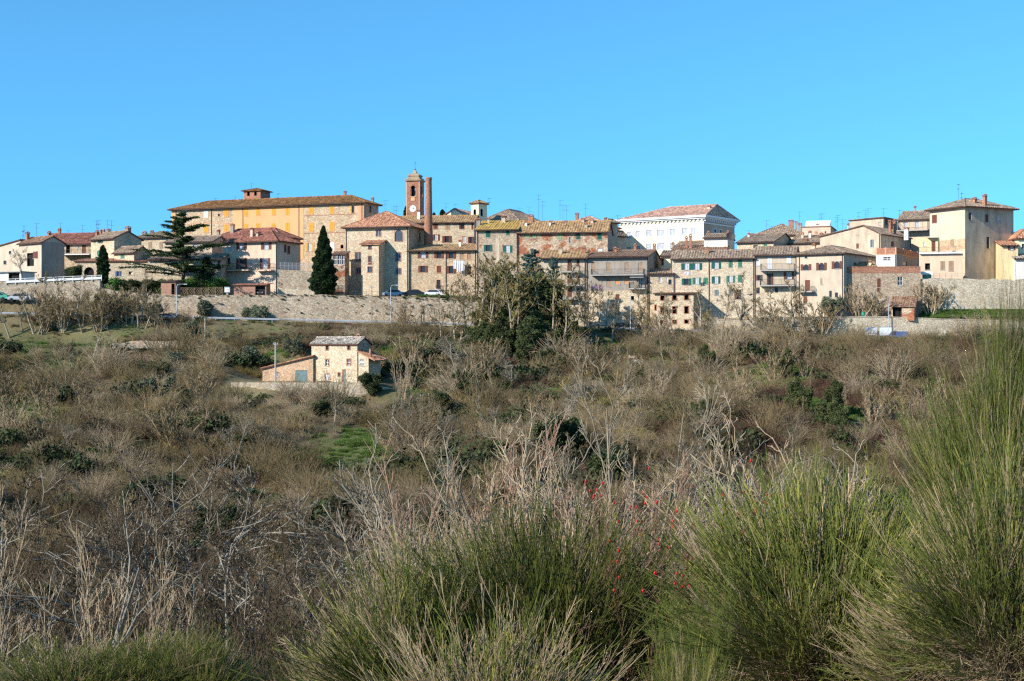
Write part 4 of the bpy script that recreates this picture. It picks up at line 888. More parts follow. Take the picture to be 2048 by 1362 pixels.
b = B('barn', 'tan block-built barn with a slanting roof and a grey-green double door left of the farmhouse', 525, 626, 210.5, 12, 766, 711, 'brick_tan', None, D=7, ridge=737, kind='shedleft', tile='t_terra', wins=[(553.5, 748, 7, 9, 'k'), (603, 753.5, 24, 26, 'fs')], gut=False, cat='barn')
for o_ in [x for x in b['root'].children if x.name.startswith(('roof', 'wall'))]: pass
# ------------------------------------------------------------------ towers
def frame_for(px, py, Y, th):
    p = P(px, py, Y); t0 = math.radians(th); return p, -t0
# brick bell tower
M['cap_stone'] = plaster('weathered_cap_stone', (0.40, 0.29, 0.19), 0.4)
YB = 312.0; sc_ = YB/F
root = empty('bell_tower', P(830.2, 470, YB), math.radians(-14)); tag(root, 'red brick bell tower with a stepped stone cap, open bell arch and white clock', 'bell tower')
zz = lambda py: (470-py)*sc_
hw = 1.52; lo_, hi_ = 0, zz(364)
mb = MB(); ar = (-.56, .56, zz(394), zz(372.5), True)
for r_ in range(4):
    ca, sa = math.cos(r_*math.pi/2), math.sin(r_*math.pi/2)
    f_ = lambda u, w, z, ca=ca, sa=sa: ((u)*ca-(-hw+w)*sa, u*sa+(-hw+w)*ca, z)
    holed(mb, -hw, hw, -4, hi_, [ar], f_, .5)
mb.build('shaft', M['brick'], root)
mb = MB()
for r_ in (1, -1):
    for s_ in (1, -1): mb.box(r_*hw-.16*(r_ > 0)-.03*(r_ < 0)-(.0), r_*hw+.03*(r_ > 0)+.16*(r_ < 0), s_*hw-.16*(s_ > 0)-.03*(s_ < 0), s_*hw+.03*(s_ > 0)+.16*(s_ < 0), 4.0, hi_)
mb.build('pilaster', M['pl_trim'], root)
def ring(mb_, prof):      # square stepped profile
    for (a0, z0), (a1, z1) in zip(prof[:-1], prof[1:]):
        q0 = [(-a0, -a0, z0), (a0, -a0, z0), (a0, a0, z0), (-a0, a0, z0)]; q1 = [(-a1, -a1, z1), (a1, -a1, z1), (a1, a1, z1), (-a1, a1, z1)]
        for i in range(4): mb_.poly([q0[i], q0[(i+1) % 4], q1[(i+1) % 4], q1[i]])
    a, z = prof[-1]; mb_.poly([(-a, -a, z), (a, -a, z), (a, a, z), (-a, a, z)]); a, z = prof[0]; mb_.poly([(-a, a, z), (a, a, z), (a, -a, z), (-a, -a, z)])
mb = MB(); z0 = hi_
ring(mb, [(1.5, z0), (1.85, z0+.1), (1.88, z0+.35), (1.55, z0+.42), (1.52, z0+.75), (1.22, z0+.85), (1.2, z0+1.15), (1.36, z0+1.2), (1.32, z0+1.42), (1.05, z0+1.62), (.5, z0+1.85), (.34, z0+2.2), (.12, z0+2.7)])
mb.build('cupola', M['cap_stone'], root)
MB().lathe([(.04, z0+2.5), (.2, z0+2.7), (.2, z0+2.78), (.03, z0+2.95), (.03, z0+4.7)], 8).bar((-.3, 0, z0+4.0), (.3, 0, z0+4.0), .03).bar((.0, 0, z0+4.4), (.25, 0, z0+4.2), .05).build('weather_vane', M['iron'], root)
MB().lathe([(.42, zz(390)), (.4, zz(389)), (.3, zz(386)), (.22, zz(383)), (.05, zz(381.5))], 12).bar((-.9, 0, zz(380.5)), (.9, 0, zz(380.5)), .07).build('bell', M['iron'], root)
mb = MB(); n = 24; zc = zz(420)+.15
ro, yo = .74, -hw-.06
mb.poly([(ro*math.cos(2*math.pi*i/n), yo, zc+ro*math.sin(2*math.pi*i/n)) for i in range(n)])
for i in range(n):
    a0, a1 = 2*math.pi*i/n, 2*math.pi*(i+1)/n
    mb.poly([(ro*math.cos(a0), yo, zc+ro*math.sin(a0)), (ro*math.cos(a0), yo+.08, zc+ro*math.sin(a0)), (ro*math.cos(a1), yo+.08, zc+ro*math.sin(a1)), (ro*math.cos(a1), yo, zc+ro*math.sin(a1))])
cf = mb.build('clock_face', M['white'], root)
mb = MB()
for i in range(12):
    a = 2*math.pi*i/12; mb.bar((.54*math.cos(a), yo-.02, zc+.54*math.sin(a)), (.66*math.cos(a), yo-.02, zc+.66*math.sin(a)), .035)
mb.bar((0, yo-.03, zc-.1), (.05, yo-.03, zc+.5), .04).bar((-.05, yo-.03, zc), (.36, yo-.03, zc+.12), .045); mb.build('clock_hands', M['iron'], cf)
MB().box(-.7, .7, -hw-.14, -hw-.0, zz(395.5), zz(394.3)).box(-.45, .45, -hw-.1, -hw, zz(403), zz(396)).build('sill', M['pl_trim'], root)
# round brick stack
YC = 293.0; p = P(857, 500, YC)
root = tag(empty('brick_chimney', p), 'tall round red brick chimney stack standing beside the bell tower', 'chimney stack')
h_ = (500-355)*YC/F
MB().lathe([(.92, 0), (.88, 3), (.81, 7), (.73, 10.5), (.66, h_-.6), (.72, h_-.45), (.77, h_-.2), (.74, h_), (.5, h_), (.48, h_-.5)], 20).build('shaft', M['brick'], root, True)
mb = MB()
for z in (4.2, 8.2, 11.0): mb.lathe([(.93-z*.022, z), (.93-z*.022, z+.1)], 20)
mb.build('iron_band', M['iron'], root)

# ------------------------------------------------------------------ walls, fences, railings (each a thing)
def wall(name, label, pts, mat, th=0.5, cat='wall', cope=None, below=1.5, rag=0.0):
    """pts: (px, py_top, py_bottom, Y) from left to right"""
    o0 = P(pts[0][0], pts[0][2], pts[0][3]); mb = MB(); cp = MB(); r = random.Random(len(pts)+int(pts[0][0]))
    dense = []
    for (a, b_) in zip(pts[:-1], pts[1:]):
        n = max(1, int(abs(b_[0]-a[0])/12)) if rag else max(1, int(abs(b_[0]-a[0])/60))
        for i in range(n): t = i/n; dense.append(tuple(a[j]+(b_[j]-a[j])*t for j in range(4)))
    dense.append(pts[-1]); L_ = []
    for (px, pt, pb, Y) in dense:
        a = P(px, pt, Y)-o0; b_ = P(px, pb, Y)-o0; a.z += r.uniform(-rag, rag); L_.append((a, b_))
    for (t0, b0), (t1, b1) in zip(L_[:-1], L_[1:]):
        z0, z1 = b0.z-below, b1.z-below
        mb.poly([(t0.x, t0.y, z0), (t1.x, t1.y, z1), tuple(t1), tuple(t0)]); mb.poly([tuple(t0), tuple(t1), (t1.x, t1.y+th, t1.z), (t0.x, t0.y+th, t0.z)])
        mb.poly([(t1.x, t1.y+th, z1), (t0.x, t0.y+th, z0), (t0.x, t0.y+th, t0.z), (t1.x, t1.y+th, t1.z)])
        if cope:
            for (ya, yb, za, zb_) in ((-.08, th+.08, .0, .12),):
                cp.poly([(t0.x, t0.y+ya, t0.z+zb_), (t1.x, t1.y+ya, t1.z+zb_), (t1.x, t1.y+yb, t1.z+zb_), (t0.x, t0.y+yb, t0.z+zb_)]); cp.poly([(t0.x, t0.y+ya, t0.z-.02), (t1.x, t1.y+ya, t1.z-.02), (t1.x, t1.y+ya, t1.z+zb_), (t0.x, t0.y+ya, t0.z+zb_)])
    for (tq, bq) in (L_[0], L_[-1]): mb.poly([(tq.x, tq.y, bq.z-below), (tq.x, tq.y, tq.z), (tq.x, tq.y+th, tq.z), (tq.x, tq.y+th, bq.z-below)])
    root = empty(name, o0); tag(root, label, cat); mb.build('masonry', M[mat], root)
    if cope: cp.build('coping', M[cope], root)
    return root
wall('retaining_wall', 'long stone retaining wall with weeds in its joints above the road, left half of the town', [(326, 590, 643, 257.7), (640, 590, 650, 257.7), (900, 597, 655, 257.7), (968, 604, 658, 257.7)], 'rubble', .9, 'retaining wall', rag=.12)
wall('retaining_wall', 'rubble retaining wall under the white parapet at the far left', [(-60, 564, 606, 257.6), (0, 564, 606, 257.6), (200, 559, 606, 257.6)], 'rubble', .9, 'retaining wall')
wall('retaining_wall', 'brownish rubble garden wall below the hedge and the dark narrow cypress', [(200, 575, 610, 257.75), (230, 583, 614, 257.75), (330, 590, 640, 257.75)], 'rubble', .8, 'retaining wall', rag=.2)
wall('retaining_wall', 'pale stone retaining wall behind the white panels and the green verge, lower right', [(1436, 640, 672, 254.7), (1560, 635, 674, 254.7), (1770, 634, 677, 254.7), (1900, 639, 680, 254.7), (2100, 645, 684, 254.7)], 'rubble_pale', .6, 'retaining wall', cope='stone_pale')
wall('castle_wall', 'high pale rubble bastion wall below the big tan house at the right', [(1841, 557, 626, 259.2), (2110, 559, 630, 259.2)], 'rubble_pale', .8, 'retaining wall', rag=.15)
wall('boundary_wall', 'grey boundary wall with a white patch near the roadside trees', [(1396, 636, 672, 256.0), (1436, 634, 672, 255.5)], 'pl_grey', .3)
wall('garden_wall', 'stone garden wall with railing between the pink house and the conical tree', [(553, 539, 592, 280), (632, 542, 592, 280)], 'rubble', .5)
wall('garden_wall', 'low stone wall fragment below the garden wall right of the pink house', [(556, 577, 592, 276), (630, 580, 592, 276)], 'rubble_pale', .5, rag=.2)
wall('brick_wall', 'brick-patched wall stub behind the conical tree', [(630, 540, 594, 284.8), (690, 530, 594, 284.8)], 'stone_brick', .4)
wall('terrace_wall', 'short broken pale stone terrace wall on the slope below the road, left', [(225, 686, 692, 233), (290, 683, 690, 233), (322, 685, 690, 233), (355, 681, 689, 233)], 'rubble', .5, rag=.3, below=.5)
wall('terrace_wall', 'stone terrace wall holding the yard of the farmhouse', [(462, 765, 780, 200), (537, 765, 792, 200.2), (620, 765, 800, 200.4), (720, 765, 800, 201), (790, 778, 805, 202)], 'stone_pale', .5)
wall('terrace_wall', 'stone wall bottom left of the road bend below the guardrail', [(-40, 645, 662, 246.5), (60, 646, 662, 246.5), (110, 649, 660, 246.5)], 'rubble', .4)
b_ = ALLB
def fence(name, label, pts, h, n, mat='iron', rails=(0.95, 0.5), r=0.03, picket=0, cat='railing', lattice=False):
    o0 = P(*pts[0]); root = tag(empty(name, o0), label, cat)
    dense = []
    for i in range(n+1):
        t = i/n*(len(pts)-1); j = min(int(t), len(pts)-2); t -= j
        a = P(*pts[j])-o0; b = P(*pts[j+1])-o0; dense.append(a.lerp(b, t))
    for q in dense[:100]: MB().bar(q-Vector((0, 0, .3)), q+Vector((0, 0, h)), r).build('post', M[mat], root)
    mb = MB()
    for a, b in zip(dense[:-1], dense[1:]):
        for f_ in rails: mb.bar(a+Vector((0, -.03, h*f_)), b+Vector((0, -.03, h*f_)), r*.7)
        if picket:
            for i in range(picket): q = a.lerp(b, i/picket); mb.bar(q, q+Vector((0, 0, h*.95)), .012, 3)
        if lattice:
            L_ = (b-a).length; m_ = max(2, int(L_/.32))
            for i in range(m_):
                p0 = a.lerp(b, i/m_); p1 = a.lerp(b, min(1, (i+2.2)/m_)); mb.bar(p0+Vector((0, 0, .05)), p1+Vector((0, 0, h*.95)), .022, 3); mb.bar(p0+Vector((0, -.02, h*.95)), p1+Vector((0, -.02, .05)), .022, 3)
    mb.build('rails', M[mat], root)
    return root
# white parapet at the far left
pr = tag(empty('parapet_railing', P(12, 566, 257.4)), 'white painted metal parapet railing along the top of the far left wall', 'railing')
mb = MB(); a = P(12, 566, 257.4)-P(12, 566, 257.4); b = P(203, 558, 257.4)-P(12, 566, 257.4)
for i in range(40):
    q0 = a.lerp(b, i/40); q1 = a.lerp(b, (i+1)/40)
    for z0, z1 in ((0, .42), (.66, .74)): mb.poly([q0+Vector((0, 0, z0)), q1+Vector((0, 0, z0)), q1+Vector((0, 0, z1)), q0+Vector((0, 0, z1))]).poly([q1+Vector((0, .1, z0)), q0+Vector((0, .1, z0)), q0+Vector((0, .1, z1)), q1+Vector((0, .1, z1))]).poly([q0+Vector((0, 0, z1)), q1+Vector((0, 0, z1)), q1+Vector((0, .1, z1)), q0+Vector((0, .1, z1))])
mb.build('rail_band', M['white'], pr)
for i in range(0, 41, 4): q = a.lerp(b, i/40); MB().box(q.x-.04, q.x+.04, q.y-.02, q.y+.12, q.z-.3, q.z+.76).build('post', M['white'], pr)
fence('wire_fence', 'dark mesh fence with pale posts right of the pink house', [(553, 538, 280.3), (632, 540, 280.3)], 1.35, 10, 'metal', picket=8, cat='fence')
fence('lattice_fence', 'crossed wooden lattice fence on the wall top left of the pink house', [(362, 589, 270), (445, 588, 270)], 1.3, 6, 'sh_t', lattice=True, cat='fence', rails=(.97, .03))
fence('post_fence', 'thin post fence along the retaining wall top below the reddish shed', [(446, 590, 258.0), (560, 590, 258.0)], 1.0, 11, 'iron', r=.025, cat='fence')
fence('post_fence', 'thin wire fence along the garden at the left end of the long retaining wall', [(322, 590, 258.0), (362, 590, 258.0)], 1.0, 4, 'iron', r=.025, cat='fence')
fence('terrace_railing', 'low rail along the foot of the big stone building', [(700, 592, 258.4), (830, 595, 258.4)], .9, 12, 'iron', rails=(.98, .5), r=.025)
fence('wall_railing', 'dark railing on top of the high bastion wall below the big tan house', [(1842, 557, 259.5), (1990, 557, 259.5)], 1.0, 12, 'iron', rails=(.97, .6, .3), r=.025)
fence('crossbar_fence', 'low rusty crossed-bar fence along the verge left of the white panels', [(1560, 674, 254.0), (1728, 675.5, 254.0)], 1.1, 12, 'gutter', rails=(.97, .06), r=.025, cat='fence')
fence('crossbar_fence', 'low rusty crossed-bar fence along the verge right of the white panels', [(1795, 677, 254.0), (1900, 679, 254.0)], 1.1, 8, 'gutter', rails=(.97, .06), r=.025, cat='fence')
# guardrails along the road
def guardrail(label, p0, p1, Y=248.0, dz=0.0, n=None):
    def Q(px): return Vector(((px-CX)*Y/F, Y, float(road_z(px))+dz))
    o0 = Q(p0); root = tag(empty('guardrail', o0), label, 'guardrail'); n = n or int((p1-p0)/9)
    mb = MB(); prof = [(-.03, .42), (-.09, .50), (-.02, .58), (-.09, .66), (-.03, .74)]
    for i in range(n):
        a = Q(p0+(p1-p0)*i/n)-o0; b = Q(p0+(p1-p0)*(i+1)/n)-o0
        for (y0, z0), (y1, z1) in zip(prof[:-1], prof[1:]): mb.poly([a+Vector((0, y0, z0)), b+Vector((0, y0, z0)), b+Vector((0, y1, z1)), a+Vector((0, y1, z1))])
    mb.build('beam', M['metal'], root)
    m = max(2, int((p1-p0)/36))
    for i in range(m+1):
        a = Q(p0+(p1-p0)*i/m)-o0; MB().box(a.x-.05, a.x+.05, a.y+.0, a.y+.12, a.z-.6, a.z+.7).build('post', M['metal'], root)
guardrail('galvanised guardrail along the road left of the tall lamp, behind bare trees', -40, 352, 248.0)
guardrail('long galvanised guardrail along the road below the stone retaining wall', 356, 958, 248.2)
guardrail('galvanised guardrail along the road past the evergreen thicket, right part', 1228, 1530, 248.0)

# ------------------------------------------------------------------ lamps and poles
def lamp(label, px, py0, py1, Y, arm=1.3, sgn=1, two=False):
    p = P(px, py1, Y); root = tag(empty('street_lamp', p), label, 'street lamp'); h = (py1-py0)*Y/F
    MB().lathe([(.09, -.5), (.075, h*.4), (.05, h-.4)], 8).build('pole', M['metal'], root)
    mb = MB(); pts = [(0, h-.45), (.12*arm, h-.12), (.45*arm, h), (arm, h-.02)]
    for a, b in zip(pts[:-1], pts[1:]): mb.bar((a[0]*sgn, 0, a[1]), (b[0]*sgn, -.05, b[1]), .04)
    mb.build('arm', M['metal'], root)
    MB().box(min(arm*sgn, (arm+.55)*sgn), max(arm*sgn, (arm+.55)*sgn), -.16, .08, h-.12, h+.05).build('lamp_head', M['metal'], root)
lamp('tall curved street lamp in front of the lattice fence and the olive tree', 353.5, 568, 641, 254)
lamp('curved street lamp in front of the big stone building', 781.5, 570, 652, 254, .9)
lamp('short street lamp before the grey rendered house with balconies', 1261, 586, 664, 254, .9)
def pole(label, px, py0, py1, Y, r=.13, mat='concrete', insul=True, lean=0.0):
    p = P(px, py1, Y); root = tag(empty('utility_pole', p), label, 'pole'); h = (py1-py0)*Y/F
    MB().lathe([(r, -1), (r*.75, h)], 8).build('shaft', M[mat], root)
    if insul: MB().box(-.35, .35, -.05, .05, h-.35, h-.25).lathe([(.05, h-.25), (.05, h-.1)], 6, .3).lathe([(.05, h-.25), (.05, h-.1)], 6, -.3).build('crossarm', M['metal'], root)
    root.rotation_euler = (0, lean, 0); return root
pole('grey concrete utility pole on the slope in front of the barn', 551, 684, 764, 201.5, .14)
pole('concrete utility pole on the slope below the olive trees', 410, 636, 706, 226, .12, insul=False)
pole('dark utility pole standing at the road in front of the stair tower', 743.5, 572, 647, 254, .1, 'sh_t')
pole('short leaning dark post behind the guardrail beside the round bare tree', 841.5, 622, 655, 247.5, .1, 'wood', False, .08)
pole('thin grey pole in front of the pale retaining wall, right of centre', 1777, 596, 652, 254.2, .07, 'metal', False)
# utility wires between the slope poles (a real sagging cable)
p0, p1 = P(410, 637, 226), P(551, 686, 201.5); mb = MB(); prev = None
for i in range(13):
    t = i/12; q = p0.lerp(p1, t)-Vector((0, 0, 1.1*4*t*(1-t)))-p0
    if prev is not None: mb.bar(prev, q, .012, 3)
    prev = q
w_ = mb.build('overhead_cable', M['iron']); w_.location = p0; tag(w_, 'thin sagging overhead cable between the two concrete poles on the slope', 'cable')

# ------------------------------------------------------------------ sheds and small things
def shed(name, label, xl, xr, ptop, pbot, Y, D, mat, roofmat, xside=None, openings=(), th=0, slope=.2, tiled=False, cat='shed'):
    p = P(xl, pbot, Y); L_ = (xr-xl)*Y/F/max(.5, math.cos(math.radians(th))); h = (pbot-ptop)*Y/F
    root = tag(empty(name, p, math.radians(-th)), label, cat)
    mb = MB(); hs = [(a*L_, b*L_, c*h, d*h) for a, b, c, d in openings]
    holed(mb, 0, L_, -.5, h, hs, lambda u, w, z: (u, w, z), .1)
    mb.poly([(L_, 0, -.5), (L_, D, -.5), (L_, D, h+slope), (L_, 0, h)]); mb.poly([(0, D, -.5), (0, 0, -.5), (0, 0, h), (0, D, h+slope)]); mb.poly([(L_, D, -.5), (0, D, -.5), (0, D, h+slope), (L_, D, h+slope)])
    mb.build('wall', M[mat], root)
    if hs:
        mb = MB()
        for q in hs: mb.box(q[0]+.01, q[1]-.01, .6, .62, q[2], q[3])
        mb.build('dark_interior', M['dark'], root)
    mb = MB(); pl_ = [(-.3, -.4, h-.4*slope/D+.02), (L_+.3, -.4, h-.4*slope/D+.02), (L_+.3, D+.2, h+slope+.03), (-.3, D+.2, h+slope+.03)]
    if tiled: corrugate(mb, pl_, 0, .4, .07, random.Random(1))
    slab(mb, pl_, .12, -.005); mb.build('roof', M[roofmat], root); return root
shed('wooden_shed', 'small brown wooden shed with a dark flat roof beside the hedge, left', 322, 352, 562, 589, 272, 2.6, 'wood_red', 'gutter', openings=[(.72, .95, 0, .8)], th=8)
shed('wooden_shed', 'long reddish board shed with a dark open bay below the pink house', 468, 534, 569, 591, 274.6, 2.6, 'wood_red', 't_red', openings=[(.66, .97, 0, .85)], th=8, slope=.3)
shed('garden_shed', 'brick garden shed with a grey tiled roof beside a bare bush, right', 1783, 1824, 611, 636, 255.6, 3.6, 'stone_brick', 't_brown', openings=[(.05, .45, .05, .85)], th=22, slope=1.75, tiled=True)
shed('stone_hut', 'dark ruined hut half hidden in the undergrowth below the evergreen thicket', 965, 1028, 735, 756, 214, 3, 'stone_grey', 't_brown2', openings=[(.15, .45, .1, .85)], th=15, slope=.3)
shed('beehive_box', 'small white beehive-like hutch with green base behind the railing', 1846, 1862, 547, 557, 261, 1.2, 'binplastic', 'white', th=10, slope=.4, cat='hutch')
q = P(449, 590, 275); root = tag(empty('electric_cabinet', q), 'white metal electric cabinet beside the wooden shed of the pink house', 'cabinet')
MB().box(0, 1.0, 0, .7, .5, 1.5).build('box', M['white'], root); MB().box(-.05, 1.05, -.05, .75, 1.5, 1.58).build('lid', M['metal'], root); MB().box(.3, .7, .15, .55, -.1, .5).build('plinth', M['concrete'], root)
q = P(1599.5+105, 630, 258.8)
for (px, py, Y, lb) in ((1726, 634, 256.3, 'green plastic bin on the lawn above the pale wall'), (234, 552, 276, 'blue-grey barrel beside the hedge under the long outbuilding')):
    root = tag(empty('barrel', P(px, py, Y)), lb, 'bin'); mt = M['binplastic'] if px > 1000 else M['bluepaint']
    MB().lathe([(.30, 0), (.36, .3), (.38, .8)], 12).build('body', mt, root); MB().lathe([(.41, .8), (.41, .87), (.1, .95)], 12).build('lid', mt, root)
# white panels
for (x0, x1, lb) in ((1729.5, 1754.5, 'left one of two blank white notice panels by the verge'), (1758, 1783.5, 'right one of two blank white notice panels by the verge')):
    Y = 253.9; a = P(x0, 671, Y); b = P(x1, 671, Y); root = tag(empty('notice_panel', a), lb, 'notice panel', 'white notice panels'); w = (b-a).x; h = 17*Y/F
    MB().box(.06, w-.06, -.02, .03, .06, h-.06).build('panel', M['poster'], root)
    MB().box(0, w, -.04, .05, 0, .06).box(0, w, -.04, .05, h-.06, h).box(0, .06, -.04, .05, .06, h-.06).box(w-.06, w, -.04, .05, .06, h-.06).build('frame', M['metal'], root)
    for x in (.1, w-.1): MB().box(x-.04, x+.04, -.02, .06, -.9, -.001).build('leg', M['metal'], root)
# laundry
def cloth(name, label, px0, px1, py, h, Y, mat, n=3, group=None, cat='washing'):
    r = random.Random(int(px0)); p = P(px0, py, Y); W_ = (px1-px0)*Y/F; root = tag(empty(name, p), label, cat, group)
    MB().bar((-.2, 0, .0), (W_+.2, 0, .0), .015).build('line', M['iron'], root)
    for i in range(n):
        a, b = W_*i/n+.03, W_*(i+1)/n-.03; hh = h*Y/F*r.uniform(.75, 1.0); mb = MB(); g = 8
        col = []
        for j in range(g+1):
            x = a+(b-a)*j/g; col.append([(x+(x-(a+b)/2)*-.1*(kk/3), .06*math.sin(j*1.7+i)*(kk/3+.3)-.02, -hh*kk/3) for kk in range(4)])
        for j in range(g):
            for kk in range(3): mb.poly([col[j][kk], col[j+1][kk], col[j+1][kk+1], col[j][kk+1]])
        mb.build('sheet', M[mat], root)
cloth('laundry', 'white sheets hanging below a window of the stone row house', 906, 929, 521, 22, 285.0, 'cloth_white', 3)
cloth('laundry', 'violet and red patterned washing hanging below the grey house balcony', 1182, 1204, 571, 13, 268.6, 'cloth_col', 3)
cloth('laundry', 'small pink and white washing under a green-shuttered window', 1368, 1380, 543, 8, 266.3, 'cloth_white', 2)

# ------------------------------------------------------------------ cars
def car(name, label, px, py, Y, mat, rz=0.0, sc=1.0, van=False, cat='car'):
    p = P(px, py, Y); root = tag(empty(name, p, rz), label, cat); root.scale = (sc, sc, sc)
    hw = .85
    prof = [(-2.1, .35), (-2.12, .75), (-1.9, .95), (-1.45, 1.0), (-.75, 1.45), (.9, 1.5), (1.65, 1.05), (2.05, .95), (2.15, .6), (2.12, .32)] if not van else [(-2.3, .35), (-2.32, .9), (-2.1, 1.15), (-1.6, 1.9), (2.2, 1.95), (2.3, 1.0), (2.28, .35)]
    mb = MB(); n = len(prof)
    for s_ in (-1, 1): mb.poly([(x, s_*hw*(1 if z < 1 else .86), z) for x, z in (prof if s_ > 0 else prof[::-1])][::-1])
    for i in range(n):
        a, b = prof[i], prof[(i+1) % n]; wa, wb = hw*(1 if a[1] < 1 else .86), hw*(1 if b[1] < 1 else .86)
        mb.poly([(a[0], -wa, a[1]), (b[0], -wb, b[1]), (b[0], wb, b[1]), (a[0], wa, a[1])])
    body = mb.build('body', mat, root)
    g = MB()
    zt = 1.42 if not van else 1.8; x0, x1, x2, x3 = (-1.3, -.75, .85, 1.4) if not van else (-1.75, -1.5, -.6, -.6)
    for s_ in (-1, 1): g.poly([(x0, s_*(hw*.97), 1.02), (x3, s_*(hw*.97), 1.02), (x2, s_*(hw*.88), zt), (x1, s_*(hw*.88), zt)])
    g.poly([(-1.47, -.7, 1.03), (-1.47, .7, 1.03), (-.8, .62, 1.44), (-.8, -.62, 1.44)] if not van else [(-2.13, -.7, 1.18), (-2.13, .7, 1.18), (-1.66, .65, 1.85), (-1.66, -.65, 1.85)])
    g.build('window', M['glass'], root)
    for x in (-1.35, 1.35):
        for s_ in (-1, 1):
            w = MB(); t = [(0.31*math.cos(2*math.pi*i/12), 0.31*math.sin(2*math.pi*i/12)) for i in range(12)]
            y0, y1 = (s_*.7, s_*.88); w.poly([(x+a, y1, .31+b) for a, b in t]); w.poly([(x+a, y0, .31+b) for a, b in t])
            for i in range(12): (a, b), (c, d) = t[i], t[(i+1) % 12]; w.poly([(x+a, y0, .31+b), (x+c, y0, .31+d), (x+c, y1, .31+d), (x+a, y1, .31+b)])
            w.build('wheel', M['rubber'], root)
    MB().box(-2.16, -2.1, -.75, -.4, .62, .76).box(-2.16, -2.1, .4, .75, .62, .76).build('headlight', M['curtain'], root)
car('parked_car', 'silver car parked under the far left wall behind bare branches', 41, 603, 256.0, M['greypaint'], .05)
car('parked_car', 'green-grey car cut by the left border under the wall', -6, 601, 256.0, M['binplastic'], .0)
car('parked_car', 'dark parked vehicle beside the guardrail left of the roadside lamp before the grey house', 1240, 664, 255.2, M['darkpaint'], .1, 1.15)
car('parked_van', 'blue van nose showing beside the right white panel', 1795, 678.5, 254.1, M['bluepaint'], .0, .72, True, 'van')
car('parked_car', 'silver car parked at the foot of the big stone building under the curved lamp', 786, 594, 281, M['greypaint'], .1)
car('parked_car', 'dark car on the terrace right of the white car below the big stone building', 826, 594, 280.6, M['darkpaint'], .2)
car('parked_car', 'pale car nosed between the stone row house and the grassy wall top', 866, 593, 281, M['whitepaint'], .0, .9)
car('parked_car', 'dark car under the open bay of the long reddish shed', 526, 591, 275.8, M['darkpaint'], 1.4, .8)
car('parked_car', 'dark car on the upper terrace left of the lawn and bins', 1684, 636, 256.6, M['darkpaint'], .1, .9)
car('parked_car', 'dark car passing behind the guardrail at left beside the tall lamp', 330, 642, 251.0, M['darkpaint'], .0, .9)
# boulders under the wall and track edges
r_ = random.Random(8)
for i, (px, py) in enumerate(((1248, 728), (1262, 720), (1275, 730), (1090, 700))):
    q = ground_at(px, py); bm_ = MB(); bm_.lathe([(.1, -.3), (.8, -.1), (.95, .3), (.6, .7), (.15, .85)], 7)
    bm_.v = [(x*r_.uniform(.8, 1.25)*1.3, y*r_.uniform(.8, 1.2), z*r_.uniform(.8, 1.2)) for x, y, z in bm_.v]
    o = bm_.build('boulder', M['rubble_pale']); o.location = q; tag(o, 'pale boulder among dry scrub on the slope right of centre', 'boulder', 'boulders on the slope')
# ------------------------------------------------------------------ plants: vectorised branch and leaf builders
def unit(v): return v/np.maximum(np.linalg.norm(v, axis=-1, keepdims=True), 1e-9)
def perp(t, rng):
    r = rng.normal(size=t.shape); r -= (r*t).sum(-1, keepdims=True)*t; return unit(r)
def polyline(start, d, L, n, wig, up, rng, droop=0.0):
    """B branches of n points: start (B,3), direction d (B,3), length L (B,)"""
    Bn = len(start); P_ = np.zeros((Bn, n, 3)); P_[:, 0] = start; d = unit(d); step = (L/(n-1))[:, None]
    for i in range(1, n):
        d = unit(d + rng.normal(0, wig, d.shape) + np.array([0, 0, up]) - np.array([0, 0, droop*i/n])); P_[:, i] = P_[:, i-1]+d*step
    return P_
def children(P_, R_, per, t0, t1, ang, ratio, rng, n, wig, up, rr=0.55, droop=0.0, tip=0.25, minr=0.0):
    Bn, m, _ = P_.shape
    par = np.repeat(np.arange(Bn), per); t = rng.uniform(t0, t1, len(par))*(m-1); i = np.minimum(t.astype(int), m-2); f = (t-i)[:, None]
    start = P_[par, i]*(1-f)+P_[par, i+1]*f; tan = unit(P_[par, i+1]-P_[par, i])
    r0 = (R_[par, i]*(1-f[:, 0])+R_[par, i+1]*f[:, 0])*rr
    a = rng.normal(ang, 0.18, len(par))[:, None]; d = tan*np.cos(a)+perp(tan, rng)*np.sin(a)
    plen = np.linalg.norm(np.diff(P_, axis=1), axis=-1).sum(1)[par]
    L = plen*ratio*rng.uniform(0.55, 1.2, len(par))*(1-0.45*t/(m-1))
    Q = polyline(start, d, L, n, wig, up, rng, droop)
    Rr = np.maximum(r0[:, None]*np.linspace(1, tip, n)[None], minr)
    return Q, Rr
def tubes(P_, R_, sides, jit=0):
    Bn, n, _ = P_.shape
    T = np.zeros_like(P_); T[:, 1:-1] = P_[:, 2:]-P_[:, :-2]; T[:, 0] = P_[:, 1]-P_[:, 0]; T[:, -1] = P_[:, -1]-P_[:, -2]; T = unit(T)
    ref = np.where(np.abs(T[..., 2:3]) < 0.9, np.array([0, 0, 1.0]), np.array([1.0, 0, 0])); U = unit(np.cross(T, ref)); V = np.cross(T, U)
    a = 2*np.pi*np.arange(sides)/sides
    ring_ = P_[:, :, None]+(U[:, :, None]*np.cos(a)[None, None, :, None]+V[:, :, None]*np.sin(a)[None, None, :, None])*R_[:, :, None, None]
    v = ring_.reshape(-1, 3)
    base = (np.arange(Bn)*n*sides)[:, None, None]+(np.arange(n-1)*sides)[None, :, None]; j = np.arange(sides); j2 = (j+1) % sides
    q = np.stack([base+j, base+j2, base+sides+j2, base+sides+j], -1).reshape(-1, 4)
    return v, q
